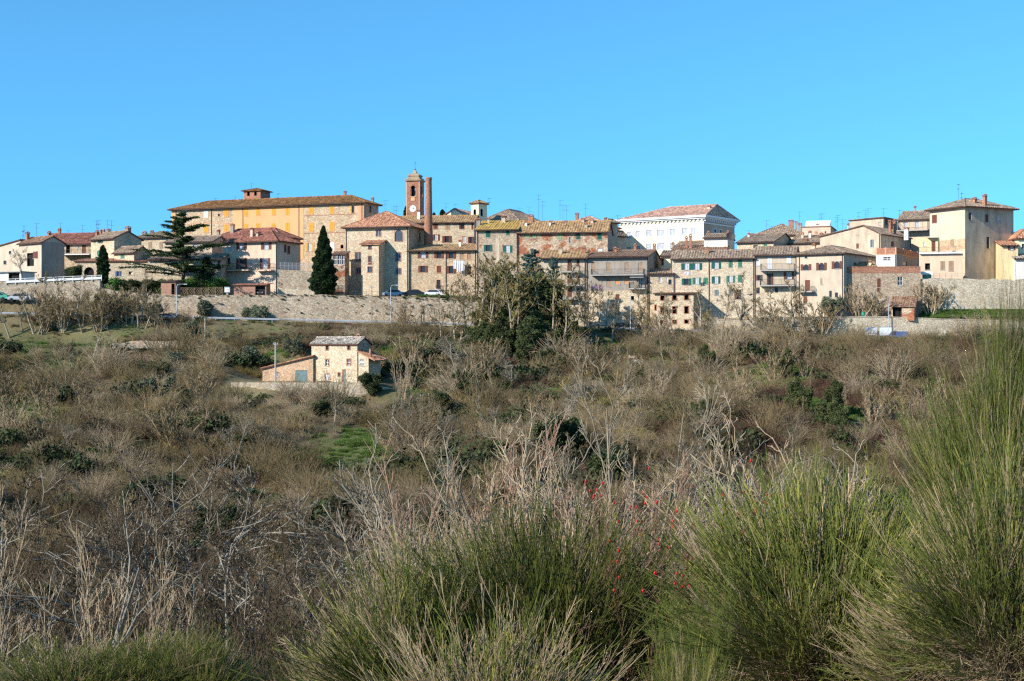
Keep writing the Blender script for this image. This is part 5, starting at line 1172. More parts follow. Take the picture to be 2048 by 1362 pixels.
def mesh_from(name, parts, mats, smooth=True, cols=None):
    """parts: list of (verts, faces, material index); all faces in one part have the same corner count"""
    V_ = np.concatenate([p[0] for p in parts]); off = 0; loops = []; starts = []; tot = []; mi = []; ls = 0
    for v, f, m_ in parts:
        k_ = f.shape[1]; loops.append((f+off).ravel()); starts.append(ls+np.arange(len(f))*k_); mi.append(np.full(len(f), m_)); ls += len(f)*k_; off += len(v)
    me = bpy.data.meshes.new(name); me.vertices.add(len(V_)); me.vertices.foreach_set('co', V_.astype(np.float32).ravel())
    lo = np.concatenate(loops); me.loops.add(len(lo)); me.loops.foreach_set('vertex_index', lo.astype(np.int32))
    st_ = np.concatenate(starts); me.polygons.add(len(st_)); me.polygons.foreach_set('loop_start', st_.astype(np.int32))
    me.update(calc_edges=True)
    me.polygons.foreach_set('material_index', np.concatenate(mi).astype(np.int32))
    if smooth: me.polygons.foreach_set('use_smooth', np.ones(len(st_), bool))
    for m_ in mats: me.materials.append(m_)
    if cols is not None:
        at_ = me.attributes.new('col', 'FLOAT_COLOR', 'POINT'); c4 = np.concatenate([cols, np.ones((len(cols), 1))], 1); at_.data.foreach_set('color', c4.astype(np.float32).ravel())
    return me
def leaves(C_, size, rng, nrm=None, aspect=2.0, up=0.3):
    """one quad leaf per centre"""
    n = len(C_); a = unit(rng.normal(size=(n, 3))+np.array([0, 0, up])) if nrm is None else unit(nrm+rng.normal(0, .5, (n, 3)))
    b = perp(a, rng); s = size*rng.uniform(0.6, 1.3, (n, 1)); A = a*s*aspect/2; B_ = b*s/2
    v = np.stack([C_-A, C_+B_*.9, C_+A, C_-B_*.9], 1).reshape(-1, 3); return v, np.arange(4*n).reshape(-1, 4)

def bare_tree(seed, H_=8.0, r0=0.16, stems=1, spread=0.25, per=(9, 6, 6, 4), ang=(0.75, 0.65, 0.6, 0.6), ratio=(0.5, 0.5, 0.5, 0.5), up=0.10, wig=0.10, t0=0.3, twig=0.012, sides=(7, 5, 3, 3, 3)):
    rng = np.random.default_rng(seed)
    th = rng.uniform(0, 2*np.pi, stems); sp_ = spread*rng.uniform(.4, 1.1, stems)
    d = np.stack([np.cos(th)*sp_, np.sin(th)*sp_, np.ones(stems)], -1)
    s0 = np.zeros((stems, 3)); s0[:, :2] = d[:, :2]*.3*(stems > 1); s0[:, 2] = -0.3
    Pl = polyline(s0, d, H_*rng.uniform(.8, 1.0, stems)*(0.78), 10, wig*.6, 0.03, rng); R_ = r0*np.linspace(1, .10, 10)[None].repeat(stems, 0)
    out = []; trunk = tubes(Pl, R_, sides[0]); lv = []
    Pc, Rc = Pl, R_
    for i, pr in enumerate(per):
        Pc, Rc = children(Pc, Rc, pr, t0 if i == 0 else .12, 1.0, ang[i], ratio[i], rng, 6 if i < 2 else 4, wig*1.3, up, .6 if i else .55, 0, .3, twig*(1 if i >= 2 else 1.4))
        lv.append(tubes(Pc, Rc, sides[i+1]))
    return trunk, lv, Pc
def tree_obj(name, seed, mat, twigmat, limbs=1, **kw):
    """a thing: Empty > trunk, crown"""
    trunk, lv, tips = bare_tree(seed, **kw)
    a = mesh_from('trunk', [(trunk[0], trunk[1], 0)]+[(x[0], x[1], 0) for x in lv[:limbs]], [mat]); b_ = mesh_from('crown', [(x[0], x[1], 0) for x in lv[limbs:]], [twigmat])
    return a, b_, tips

TPL = {}
def template(key, a, b_, extra=None): TPL[key] = (a, b_, extra)
bg_, bw, bt, bd, bl = M['bark_grey'], M['bark_white'], M['bark_tan'], M['bark_dark'], M['bark_lichen']
for i in range(3):
    template('spread%d' % i, *tree_obj('t', 10+i, bg_, M['twig_brown'], H_=8, r0=.15, per=(10, 7, 6, 4), up=.07, twig=.012)[:2])
    template('tall%d' % i, *tree_obj('t', 20+i, bg_, M['twig_brown'], H_=12, r0=.15, per=(16, 7, 5, 3), ratio=(.27, .5, .5, .5), up=.14, t0=.35, twig=.014)[:2])
    template('pale%d' % i, *tree_obj('t', 30+i, bw, bg_, H_=9, r0=.14, stems=2, per=(9, 7, 6, 4), ang=(.8, .7, .7, .7), wig=.16, up=.10, twig=.010)[:2])
    template('bush%d' % i, *tree_obj('t', 40+i, bt, M['twig_brown'], H_=4, r0=.05, stems=9, spread=.55, per=(7, 6, 5), ang=(.4, .45, .5), up=.10, t0=.1, twig=.009)[:2])
    template('fan%d' % i, *tree_obj('t', 50+i, bt, bt, H_=6, r0=.05, stems=7, spread=.35, per=(9, 7, 4), ang=(.42, .42, .45), ratio=(.42, .45, .5), up=.12, t0=.15, wig=.07, twig=.006)[:2])
for i in range(3):
    template('vtall%d' % i, *tree_obj('t', 110+i, bw, M['twig_dark'], limbs=2, H_=13, r0=.13, stems=1+i % 2, spread=.08, per=(16, 8, 6, 4), ang=(.95, .8, .7, .7), ratio=(.42, .5, .5, .5), wig=.20, up=.07, t0=.3, twig=.0065)[:2])
    template('vbush%d' % i, *tree_obj('t', 120+i, M['twig_dark'], M['twig_dark'], H_=8.5, r0=.045, stems=11, spread=.4, per=(9, 7, 6), ang=(.45, .5, .55), ratio=(.42, .5, .5), up=.1, t0=.12, twig=.0045)[:2])
template('ochre0', *tree_obj('t', 60, bl, M['twig_ochre'], H_=11, r0=.13, per=(16, 7, 6, 3), ratio=(.3, .5, .5, .5), up=.12, t0=.25, twig=.015)[:2])
template('ochre1', *tree_obj('t', 61, bl, M['twig_ochre'], H_=9, r0=.11, stems=2, per=(12, 7, 6, 3), ratio=(.35, .5, .5, .5), up=.1, t0=.2, twig=.015)[:2])
template('red0', *tree_obj('t', 62, M['twig_red'], M['twig_red'], H_=4.5, r0=.045, stems=10, spread=.45, per=(8, 6, 4), ang=(.4, .4, .5), up=.12, t0=.1, twig=.008)[:2])

def crown_leaves(tips, per, size, rng, spreadr=.25, aspect=2):
    c_ = tips[:, 1:].reshape(-1, 3); c_ = np.repeat(c_, per, 0); c_ = c_+rng.normal(0, spreadr, c_.shape); return leaves(c_, size, rng, aspect=aspect)
def olive(seed):
    rng = np.random.default_rng(seed)
    trunk, lv, tips = bare_tree(seed, H_=3.2, r0=.22, stems=2, spread=.5, per=(8, 6, 5), ang=(.75, .7, .7), ratio=(.62, .55, .5), up=.06, t0=.35, wig=.16, twig=.012)
    L_ = crown_leaves(tips, 9, .10, rng, .17, 2.6)
    return mesh_from('trunk', [(trunk[0], trunk[1], 0), (lv[0][0], lv[0][1], 0)], [bd]), mesh_from('crown', [(lv[1][0], lv[1][1], 0), (L_[0], L_[1], 1)], [bd, M['leaf_olive']], False)
for i in range(2): template('olive%d' % i, *olive(70+i))
def evergreen(seed, H_=4, mat='leaf_dark', leaf=.14, stems=6, spread=.5, per=(8, 6, 4), n=7):
    rng = np.random.default_rng(seed)
    trunk, lv, tips = bare_tree(seed, H_=H_, r0=.08, stems=stems, spread=spread, per=per[:3], ang=(.6, .6, .7), ratio=(.5, .5, .5), up=.05, t0=.12, wig=.14, twig=.012)
    L_ = crown_leaves(tips, n, leaf, rng, .2, 1.6)
    return mesh_from('trunk', [(trunk[0], trunk[1], 0), (lv[0][0], lv[0][1], 0)], [bd]), mesh_from('crown', [(lv[1][0], lv[1][1], 0), (L_[0], L_[1], 1)], [bd, M[mat]], False)
template('ever0', *evergreen(80)); template('ivy', *evergreen(83, 7, 'leaf_ivy', .16, 3, .25, (15, 8, 5), 9))
template('ever1', *evergreen(81, 6, 'leaf_dark', .17, 4, .3, (12, 7, 5), 8)); template('green0', *evergreen(82, 3, 'leaf_green', .12, 7, .6))
def cypress(seed, H_=8, W_=1.1, mat='leaf_conifer', n=16000, leaf=.16, shape=0):
    rng = np.random.default_rng(seed); t = rng.uniform(0, 1, n)**.8
    prof = (lambda t: (1-t)**.75*(.55+.45*np.minimum(1, t*6))) if shape == 0 else (lambda t: np.sin(np.pi*np.clip(t*.92+.08, 0, 1))**.55*(1-.3*t))
    az = rng.uniform(0, 2*np.pi, n); lump = 1+.16*np.sin(az*3+t*17)+.13*np.sin(az*5-t*29+1)+.1*np.sin(t*60+az)
    r = W_*prof(t)*lump*(1-rng.uniform(0, 1, n)**2*.55)
    c_ = np.stack([r*np.cos(az), r*np.sin(az), .4+t*(H_-.4)], -1); nr = np.stack([np.cos(az)*.7, np.sin(az)*.7, np.full(n, .8)], -1)
    L_ = leaves(c_, leaf, rng, nr, 2.2)
    tp = polyline(np.array([[0, 0, -.4]]), np.array([[0, 0, 1.]]), np.array([H_*.93]), 8, .01, 0, rng); tt = tubes(tp, np.linspace(.2, .03, 8)[None], 7)
    return mesh_from('trunk', [(tt[0], tt[1], 0)], [bd]), mesh_from('crown', [(L_[0], L_[1], 0)], [M[mat]], False)
template('cypress', *cypress(90, 8, 1.25, shape=1)); template('cone', *cypress(91, 15, 3.1, n=34000, leaf=.22))
def conifer(seed, H_=13, mat='leaf_conifer', tiers=26, reach=.36, droop=.05, up0=.0, sprays=14, leaf=.16, gap=.15, flat=.12, irregular=.35):
    """trunk with layered boughs carrying needle sprays"""
    rng = np.random.default_rng(seed)
    tp = polyline(np.array([[0, 0, -.4]]), np.array([[.02, 0, 1.]]), np.array([H_*.98]), 14, .015, 0, rng); R_ = np.linspace(.26, .03, 14)[None]
    nb = tiers*5; t = np.sort(rng.uniform(gap, .98, nb)); z = t*H_; az = rng.uniform(0, 2*np.pi, nb)
    L_ = H_*reach*(1-t)**.6*rng.uniform(1-irregular, 1+irregular*.4, nb)+.25
    i = np.minimum((t*13).astype(int), 12); st_ = tp[0, i]*(1-(t*13-i))[:, None]+tp[0, i+1]*(t*13-i)[:, None]
    d = np.stack([np.cos(az), np.sin(az), np.full(nb, up0)+t*.5], -1)
    Bp = polyline(st_, d, L_, 6, .06, -.02, rng, droop); Br = np.linspace(.05, .012, 6)[None]*(1+L_[:, None]*.15)
    Sp, Sr = children(Bp, Br, sprays, .15, 1, .75, .32, rng, 3, .05, 0, .5)
    Sp[:, :, 2] = Sp[:, :1, 2]+(Sp[:, :, 2]-Sp[:, :1, 2])*flat
    c_ = np.repeat(Sp.reshape(-1, 3), 5, 0); c_ = c_+rng.normal(0, .10, c_.shape)*np.array([1.3, 1.3, .6]); lf = leaves(c_, leaf, rng, None, 2.4)
    a, b_ = tubes(tp, R_, 8), tubes(Bp, Br, 3)
    return mesh_from('trunk', [(a[0], a[1], 0)], [bd]), mesh_from('crown', [(b_[0], b_[1], 0), (lf[0], lf[1], 1)], [bd, M[mat]], False)
template('cedar', *conifer(95, 14, 'leaf_conifer', 14, .44, .12, .30, 28, .14, .16, .16, .95))
template('fir', *conifer(96, 6.5, 'leaf_conifer', 20, .3, .12, .0, 10, .13, .05))
template('bluecedar', *conifer(97, 13, 'leaf_blue', 22, .33, .1, .15, 13, .17, .1, .25, .5))

def plant(key, name, label, cat, loc, height, group=None, rz=None, tilt=0, w=1.0, mats=None, r=random.Random(77)):
    a, b_, _ = TPL[key]
    if key+'h' not in TPL:
        co_ = np.zeros(len(b_.vertices)*3); b_.vertices.foreach_get('co', co_); TPL[key+'h'] = co_[2::3].max()
    s_ = height/TPL[key+'h']
    root = empty(name, loc, r.uniform(0, 6.28) if rz is None else rz); root.rotation_euler.x = tilt; root.scale = (s_*w, s_*w, s_); tag(root, label, cat, group)
    for nm, me in (('trunk', a), ('crown', b_)):
        o = bpy.data.objects.new(nm, me); COL.objects.link(o); o.parent = root
    return root
def plant_px(key, name, label, cat, px, pb, pt, Y=None, **kw):
    """stand a plant so that its foot is at photo pixel (px, pb) and its top at pt"""
    if Y is None: q = ground_at(px, pb); Y = q.y
    else: x = (px-CX)*Y/F; q = Vector((x, Y, hz(x, Y)))
    h = (CY-pt)*Y/F-q.z
    return plant(key, name, label, cat, q, max(h, .5), **kw)

# ---- named trees of the town
def at(px, pb, Y): return P(px, pb, Y)
plant('cedar', 'cedar_tree', 'tall dark cedar with layered drooping boughs in front of the palazzo, left', 'cedar tree', at(366, 573, 277.6), (573-419)*277.6/F, w=1.45, rz=.4)
plant('fir', 'fir_tree', 'small dense fir tree right of the tall layered cedar', 'fir tree', at(409, 575, 277), (575-512)*277/F, w=1.15)
plant('cypress', 'cypress_tree', 'narrow dark cypress before the arched outbuilding at left', 'cypress tree', at(206, 572, 268), (572-489)*268/F, w=1.0)
plant('cone', 'conical_tree', 'big dark green conical evergreen in front of the big stone building', 'evergreen tree', at(647, 594, 271), (594-450)*271/F, w=1.0)
plant('bluecedar', 'blue_conifer', 'blue-green conifer against the brick and stone house, left and taller one of two', 'conifer', at(1062, 640, 262), (640-496)*262/F, w=.9, rz=1)
plant('bluecedar', 'blue_conifer', 'slimmer blue-green conifer in front of the stacked balconies', 'conifer', at(1104, 650, 261), (650-512)*261/F, w=.62, rz=2.6)
for (px, pb, pt, lb) in ((228, 590, 552, 'round green shrub at the foot of the narrow cypress'), (245, 588, 556, 'hedge shrub right of the narrow cypress'), (330, 590, 556, 'green garden shrub below the tall cedar'), (385, 588, 552, 'green garden shrub between cedar and small fir'), (432, 588, 552, 'green garden shrub beside the pink house wall'), (345, 590, 560, 'dark garden shrub beside the wooden shed'), (150, 562, 528, 'dark evergreen shrub before the arched outbuilding')):
    plant('green0' if px > 180 else 'ever0', 'garden_shrub', lb, 'shrub', at(px, pb, 276.5), (pb-pt)*276/F, w=1.25)
for i, px in enumerate((262, 280, 300, 318, 355, 372, 400, 420)):
    plant('ever0', 'hedge_shrub', 'clipped dark hedge shrub in the row under the long low outbuilding', 'hedge', at(px, 586, 277), (586-557)*277/F, group='hedge shrubs below the outbuilding', w=1.5)
for (px, pb, pt, lb) in ((945, 440, 412, 'x'),): pass
plant('cypress', 'cypress_tree', 'dark cypress tip peeping left of the bell tower', 'cypress tree', at(812, 470, 320), (470-411)*320/F, w=.8)
plant('cypress', 'cypress_tree', 'dark treetop peeping between the round brick stack and the church gable', 'cypress tree', at(885, 470, 322), (470-418)*322/F, w=1.3)
plant('cypress', 'cypress_tree', 'dark treetop between the round brick stack and the other treetop', 'cypress tree', at(868, 470, 322), (470-424)*322/F, w=1.0)
plant('ever1', 'evergreen_tree', 'dark evergreen treetop behind the yellow house at the right edge', 'tree', at(2040, 520, 290), (520-458)*290/F, w=1.4)
# olives
OL = [(405, 646, 598, 'olive tree by the road under the lattice fence'), (520, 645, 608, 'olive tree beside the guardrail, middle of the long wall'), (500, 642, 612, 'small olive tree left of its neighbour beside the guardrail'), (385, 672, 640, 'olive shrub below the guardrail left of the concrete pole'), (470, 686, 662, 'olive tree on the terrace right of the concrete pole'), (496, 724, 690, 'olive tree left of the barn with a dark trunk'), (345, 745, 700, 'spreading olive tree on the slope below the broken terrace wall'),
      (583, 712, 676, 'olive tree directly above the barn roof'), (440, 684, 664, 'small olive shrub on the terrace near the concrete pole'), (322, 800, 750, 'greyish olive tree lower on the left slope'), (205, 632, 585, 'grey-leaved olive by the road at far left'), (237, 628, 588, 'grey-green olive under the garden wall'), (310, 636, 605, 'dark small olive below the hedge by the lamp')]
for i, (px, pb, pt, lb) in enumerate(OL):
    Y = 255.3 if pb < 650 else None
    plant_px('olive%d' % (i % 2), 'olive_tree', lb, 'olive tree', px, pb, pt, Y=Y, w=1.35)
# evergreen thicket in the middle
rr_ = random.Random(5)
EV = [(985, 662, 575), (1010, 668, 560), (1035, 670, 548), (1060, 675, 560), (1085, 672, 575), (1000, 690, 610), (1040, 700, 600), (1075, 700, 600), (1110, 680, 600), (970, 668, 610), (1130, 690, 632), (1150, 700, 640), (1060, 640, 545), (1030, 690, 580), (1000, 715, 640), (1050, 720, 630), (1095, 715, 640), (960, 700, 640), (1020, 660, 535), (1075, 668, 545), (1045, 735, 665)]
for i, (px, pb, pt) in enumerate(EV):
    plant_px('ivy', 'evergreen_tree', 'dark evergreen tree in the dense thicket between the long wall and the balcony houses', 'tree', px, pb, pt, Y=rr_.uniform(238, 247.5) if pt < 610 else None, group='evergreen trees of the central thicket', w=1.25)
TH = [(952, 690, 515, 't'), (975, 700, 505, 'o'), (990, 700, 560, 'o'), (1002, 695, 500, 'o'), (1020, 705, 520, 'o'), (1032, 700, 545, 'o'), (1048, 708, 510, 'o'), (1070, 706, 525, 'o'), (1090, 700, 540, 'o'), (1105, 715, 535, 'o'), (930, 665, 540, 't'), (915, 668, 560, 'o'), (900, 662, 590, 's'), (885, 670, 585, 's'), (1125, 700, 560, 'o'), (1140, 705, 560, 't'), (1160, 710, 555, 't'),
      (1183, 700, 520, 't'), (1195, 705, 560, 't'), (1210, 690, 580, 's'), (1225, 700, 590, 't'), (960, 655, 590, 's'), (1015, 712, 560, 't'), (1062, 715, 570, 't'), (1175, 720, 600, 'o'), (940, 700, 600, 'o'), (1145, 690, 585, 's'), (985, 710, 590, 'o'), (1085, 718, 590, 't')]
for i, (px, pb, pt, ty) in enumerate(TH):
    key = {'t': 'tall%d' % (i % 3), 'o': 'ochre%d' % (i % 2), 's': 'spread%d' % (i % 3)}[ty]
    plant_px(key, 'bare_tree', {'t': 'slender leafless grey tree rising from the thicket below the balcony houses', 'o': 'leafless tree with ochre lichened branches in the central thicket', 's': 'small spreading leafless tree at the edge of the central thicket'}[ty], 'tree', px, pb, pt, Y=rr_.uniform(232, 246),
             group={'t': 'slender bare trees of the central thicket', 'o': 'ochre bare trees of the central thicket', 's': 'small bare trees of the central thicket'}[ty], w=1.15 if ty != 's' else 1.0)
# bare trees one can tell apart
BT = [('pale0', 46, 600, 492, 262, 'bare white-barked tree before the lime-washed house at far left'), ('bush0', 432, 0, 0, 0, ''), ('bush1', 808, 664, 598, 247.0, 'round twiggy bare tree in front of the long wall beside the leaning post'),
      ('spread0', 150, 644, 548, 251, 'tall tan bare tree above the guardrail at left'), ('tall0', 298, 668, 545, 246, 'tall bare twin tree crossing the guardrail left of the street lamp'), ('tall1', 285, 664, 556, 247, 'bare tree left of the twin tree by the street lamp'),
      ('spread1', 185, 725, 640, None, 'pale bare fruit tree on the green bank above the track, left'), ('pale1', 437, 700, 642, None, 'small bare tree above the track right of the concrete pole'),
      ('tall2', 20, 690, 585, 240, 'bare tree at the left border by the guardrail'), ('spread2', 75, 690, 600, 241, 'bare crooked tree left of the tan one above the guardrail'), ('tall0', 110, 690, 610, 242, 'thin bare tree between two crooked trees at left'), ('spread0', 235, 668, 596, 245, 'bare tree below the garden wall near the road sign'),
      ('spread1', 1400, 690, 575, 246, 'thick-stemmed bare tree hung with creepers before the nine-windowed block'), ('spread2', 1480, 676, 540, 250, 'broad bare tree in front of the green-shuttered row'), ('tall1', 1440, 680, 560, 248, 'slim bare tree left of the broad one before the green-shuttered row'),
      ('spread0', 1595, 660, 556, 252.5, 'wide lichened bare tree before the long balconies'), ('spread1', 1555, 668, 575, 250, 'bare tree left of the wide lichened tree'), ('tall2', 1605, 668, 588, 250, 'creeper-clad bare tree under the small balcony of the arched-window house'), ('bush1', 1720, 632, 566, 257, 'pinkish bare bush against the weathered wall building'), ('bush2', 1755, 634, 585, 256.4, 'smaller bare bush right of the pinkish bush'), ('bush0', 1862, 632, 560, 257.2, 'dense brown bare bush right of the garden shed'),
      ('olive0', 1660, 632, 590, 257, 'small dark olive before the arched-window house'), ('bush2', 1790, 0, 0, 0, ''), ('spread2', 1270, 668, 575, 249, 'bare tree over the lamp post before the grey rendered house'), ('tall1', 1320, 672, 585, 248, 'thin bare tree in front of the nine-windowed block'), ('spread0', 1345, 674, 580, 247, 'light bare tree right in front of the nine-windowed block'), ('tall2', 1295, 672, 560, 248.5, 'thin bare tree between lamp and nine-windowed block'), ('bush1', 1530, 676, 610, 251, 'brown bare bush before the pale retaining wall'), ('bush0', 1640, 668, 600, 253, 'small bare bush under the arched-window house')]
for (key, px, pb, pt, Y, lb) in BT:
    if not lb: continue
    if key == 'pale0': plant(key, 'bare_tree', lb, 'tree', at(px, 566, 261), (566-pt)*261/F, w=1.1)
    else: plant_px(key, 'olive_tree' if key[:2] == 'ol' else 'bare_tree', lb, 'olive tree' if key[:2] == 'ol' else 'tree', px, pb, pt, Y=Y, w=1.3 if key[:2] in ('bu', 'sp') else 1.2)
# roadside thicket at far left and along the right half
def scatter(n, pxr, pbr, hr, keys, name, label, group, seed, w=1.1, cat='tree', Yfun=None):
    r = random.Random(seed)
    for i in range(n):
        px = r.uniform(*pxr); pb = r.uniform(*pbr)
        if (430 < px < 800 and 690 < pb < 835) or (px > 1620 and pb < 800) or (560 < px < 780 and 840 < pb < 940): continue
        q = ground_at(px, pb)
        plant(r.choice(keys), name, label, cat, q, r.uniform(*hr), group=group, w=w*r.uniform(.85, 1.2), r=r)
scatter(26, (0, 330), (636, 668), (4, 8.5), ['spread0', 'spread1', 'tall0', 'tall2', 'ochre1', 'bush0'], 'bare_tree', 'tangled leafless roadside tree among many at the far left below the rubble wall', 'roadside bare trees at far left', 1, 1.2)
scatter(22, (1220, 1620), (668, 700), (2.5, 6.5), ['spread0', 'spread1', 'spread2', 'bush0', 'bush1', 'ochre1', 'tall1'], 'bare_tree', 'leafless creeper-tangled tree in the roadside row right of the lamp', 'roadside bare trees right of the centre', 2, 1.1)
scatter(60, (1150, 1900), (700, 860), (2.5, 5.5), ['spread0', 'spread2', 'bush0', 'bush1', 'bush2', 'pale1', 'tall1', 'ochre1', 'fan1'], 'bare_tree', 'leafless grey-brown tree on the steep scrubby slope at the right', 'bare trees on the right slope', 3, 1.1)
scatter(34, (640, 1180), (730, 900), (3, 7.5), ['spread0', 'spread1', 'bush0', 'bush1', 'pale0', 'ochre0', 'pale2'], 'bare_tree', 'leafless tree on the slope between the farmhouse and the ruined hut', 'bare trees below the farmhouse', 4, 1.15)
scatter(26, (0, 560), (800, 930), (2.5, 6), ['spread1', 'bush0', 'bush2', 'pale1', 'fan0', 'bush1'], 'bare_tree', 'small leafless tree on the brown left slope below the farm', 'bare trees on the left slope', 5, 1.2)
scatter(16, (60, 600), (690, 790), (2, 3.6), ['spread1', 'bush0', 'bush2'], 'bare_tree', 'low leafless tree or sapling among the terraces left of the barn', 'saplings on the terraces', 6, 1.2)
scatter(12, (1380, 1900), (720, 880), (3, 5.5), ['ivy'], 'ivy_tree', 'dark ivy-clad tree on the steep right slope', 'ivy-clad trees on the right slope', 7, .9)
scatter(16, (560, 1200), (730, 880), (2, 4.5), ['ever0', 'ever1'], 'evergreen_shrub', 'dark evergreen shrub on the slope below the farmhouse', 'evergreen shrubs below the farmhouse', 8, 1.1, 'shrub')
plant_px('bush2', 'bramble_bush', 'big dark rounded bush beside the bright green grass patch', 'bush', 810, 905, 838, w=1.9)
plant_px('bush1', 'bramble_bush', 'second dark bush behind the rounded one beside the grass patch', 'bush', 775, 895, 850, w=1.7)
plant_px('ever0', 'evergreen_shrub', 'small dark green mound below the farmhouse terrace wall', 'shrub', 535, 810, 786, w=1.6)
plant_px('ever1', 'evergreen_shrub', 'ivy-green shrub right of the farmhouse extension', 'shrub', 745, 790, 742, w=1.3)
plant_px('spread1', 'bare_tree', 'leaning dark-limbed bare tree above the bright green grass patch', 'tree', 668, 852, 782, tilt=.3, w=1.3)
plant_px('fan0', 'bare_tree', 'multi-stemmed pale bare tree right of the farmhouse', 'tree', 805, 812, 690, w=1.1)
plant_px('pale1', 'bare_tree', 'gnarled pale-branched oak left of the central thicket', 'tree', 905, 760, 668, w=1.9)
plant_px('pale2', 'bare_tree', 'twisted pale bare tree in front of the ruined hut', 'tree', 935, 775, 690, w=1.6)
# valley woods in front (middle distance)
VAL = [('vtall0', 105, 40, 868), ('vtall1', 215, 46, 905), ('vtall2', 290, 42, 900), ('vtall0', 375, 44, 870), ('vtall2', 440, 40, 905), ('vtall0', 640, 50, 985), ('vtall1', 50, 30, 920), ('vtall2', 340, 62, 950), ('vtall1', 500, 58, 975), ('vtall2', 590, 64, 990), ('vtall0', 680, 60, 1000),
       ('vbush0', 120, 36, 1060), ('vbush1', 260, 38, 1090), ('vbush2', 350, 36, 1100), ('vbush0', 450, 40, 1090), ('vbush1', 540, 42, 1080), ('vbush2', 620, 44, 1060), ('vbush0', 190, 44, 1010), ('vbush1', 700, 46, 1050), ('vbush2', 60, 40, 1010), ('vbush0', 580, 36, 1140), ('vbush1', 420, 34, 1150), ('vbush2', 300, 32, 1160), ('vbush0', 660, 34, 1150)]
for i, (key, px, Y, pt) in enumerate(VAL):
    big = i < 8 and key[1] == 't'
    plant_px(key, 'bare_tree' if key[1] == 't' else 'bare_shrub', 'tall silvery leafless tree of the valley wood, lower left' if big else ('leafless brown tree of the valley wood behind the silvery ones' if key[1] == 't' else 'dense leafless shrub filling the valley wood, lower left'), 'tree' if key[1] == 't' else 'shrub', px, 0, pt, Y=Y,
             group='silvery trees of the valley wood' if big else ('brown trees of the valley wood' if key[1] == 't' else 'shrubs of the valley wood'), w=1.1)
# ------------------------------------------------------------------ scrub nobody could count (one object, geometry nodes)
def twig_clump(seed, n=120, h=.9, w=.8, r=.009, mat='bramble', lean=.6, leaf=None, nl=0, ls=.06, pts=5, droop=.25):
    rng = np.random.default_rng(seed); az = rng.uniform(0, 2*np.pi, n); rad = rng.uniform(0, w*.6, n)
    s0 = np.stack([rad*np.cos(az), rad*np.sin(az), np.full(n, -.1)], -1); a2 = az+rng.normal(0, .8, n)
    d = np.stack([np.cos(a2)*lean, np.sin(a2)*lean, np.ones(n)], -1)
    Q = polyline(s0, d, h*rng.uniform(.6, 1.3, n), pts, .16, 0, rng, droop); T_ = tubes(Q, np.linspace(r, r*.35, pts)[None].repeat(n, 0), 3)
    parts_ = [(T_[0], T_[1], 0)]; mats = [M[mat]]
    Q2, R2 = children(Q, np.full((n, pts), r*.8), 3, .3, 1, .7, .45, rng, 3, .15, 0); T2 = tubes(Q2, R2, 3); parts_.append((T2[0], T2[1], 0))
    if leaf: c_ = Q2[rng.integers(0, len(Q2), nl), rng.integers(0, 3, nl)]+rng.normal(0, .06, (nl, 3)); L_ = leaves(c_, ls, rng); parts_.append((L_[0], L_[1], 1)); mats.append(M[leaf])
    return mesh_from('clump', parts_, mats, False)
LIB = bpy.data.collections.new('scrub_kinds')
kinds = [twig_clump(1, 150, .9, 1.2, .012, 'bramble', .9, None), twig_clump(2, 150, .8, 1.2, .012, 'twig_brown', .9), twig_clump(3, 160, .75, .9, .010, 'drygrass', .35, pts=4, droop=.5),
         twig_clump(4, 300, .32, 1.1, .011, 'leaf_grass', .6, 'leaf_grass', 250, .05, 4), twig_clump(5, 80, 1.0, 1.0, .014, 'bark_dark', .6, 'leaf_dark', 900, .13), twig_clump(6, 90, 1.9, .9, .014, 'twig_brown', .35), twig_clump(7, 90, 1.7, .8, .014, 'bark_tan', .35), twig_clump(8, 120, .8, 1.0, .012, 'twig_ochre', .7), twig_clump(9, 150, .35, 1.1, .012, 'leaf_mossy', .6, 'leaf_mossy', 420, .065, 4)]
for i, me_ in enumerate(kinds):
    o = bpy.data.objects.new('clump_%d' % i, me_); LIB.objects.link(o)
WOOD = bpy.data.collections.new('wood_kinds')
for i, k_ in enumerate(('spread0', 'spread1', 'vtall0', 'vbush0', 'vbush1', 'bush2', 'ever0', 'vtall1')):
    vs = [TPL[k_][0], TPL[k_][1]]; cc = []
    parts_ = []; mats_ = []
    for me_ in vs:
        n_ = len(me_.vertices); c0 = np.zeros(n_*3, np.float32); me_.vertices.foreach_get('co', c0); f0 = np.zeros(len(me_.loops), np.int32); me_.loops.foreach_get('vertex_index', f0); mi_ = np.zeros(len(me_.polygons), np.int32); me_.polygons.foreach_get('material_index', mi_)
        f0 = f0.reshape(-1, 4); s0_ = 5.0/(8.0 if k_[:2] == 'sp' else 13.0 if k_[:2] == 'vt' else 8.5 if k_[0] == 'v' else 4.0)
        for q_ in range(len(me_.materials)): parts_.append((c0.reshape(-1, 3)*s0_ if q_ == 0 else np.zeros((0, 3)), f0[mi_ == q_] - (0 if q_ == 0 else n_), len(mats_)+q_))
        mats_ += list(me_.materials)
    o = bpy.data.objects.new('wood_%d' % i, mesh_from('wood_tree', parts_, mats_, False)); WOOD.objects.link(o)
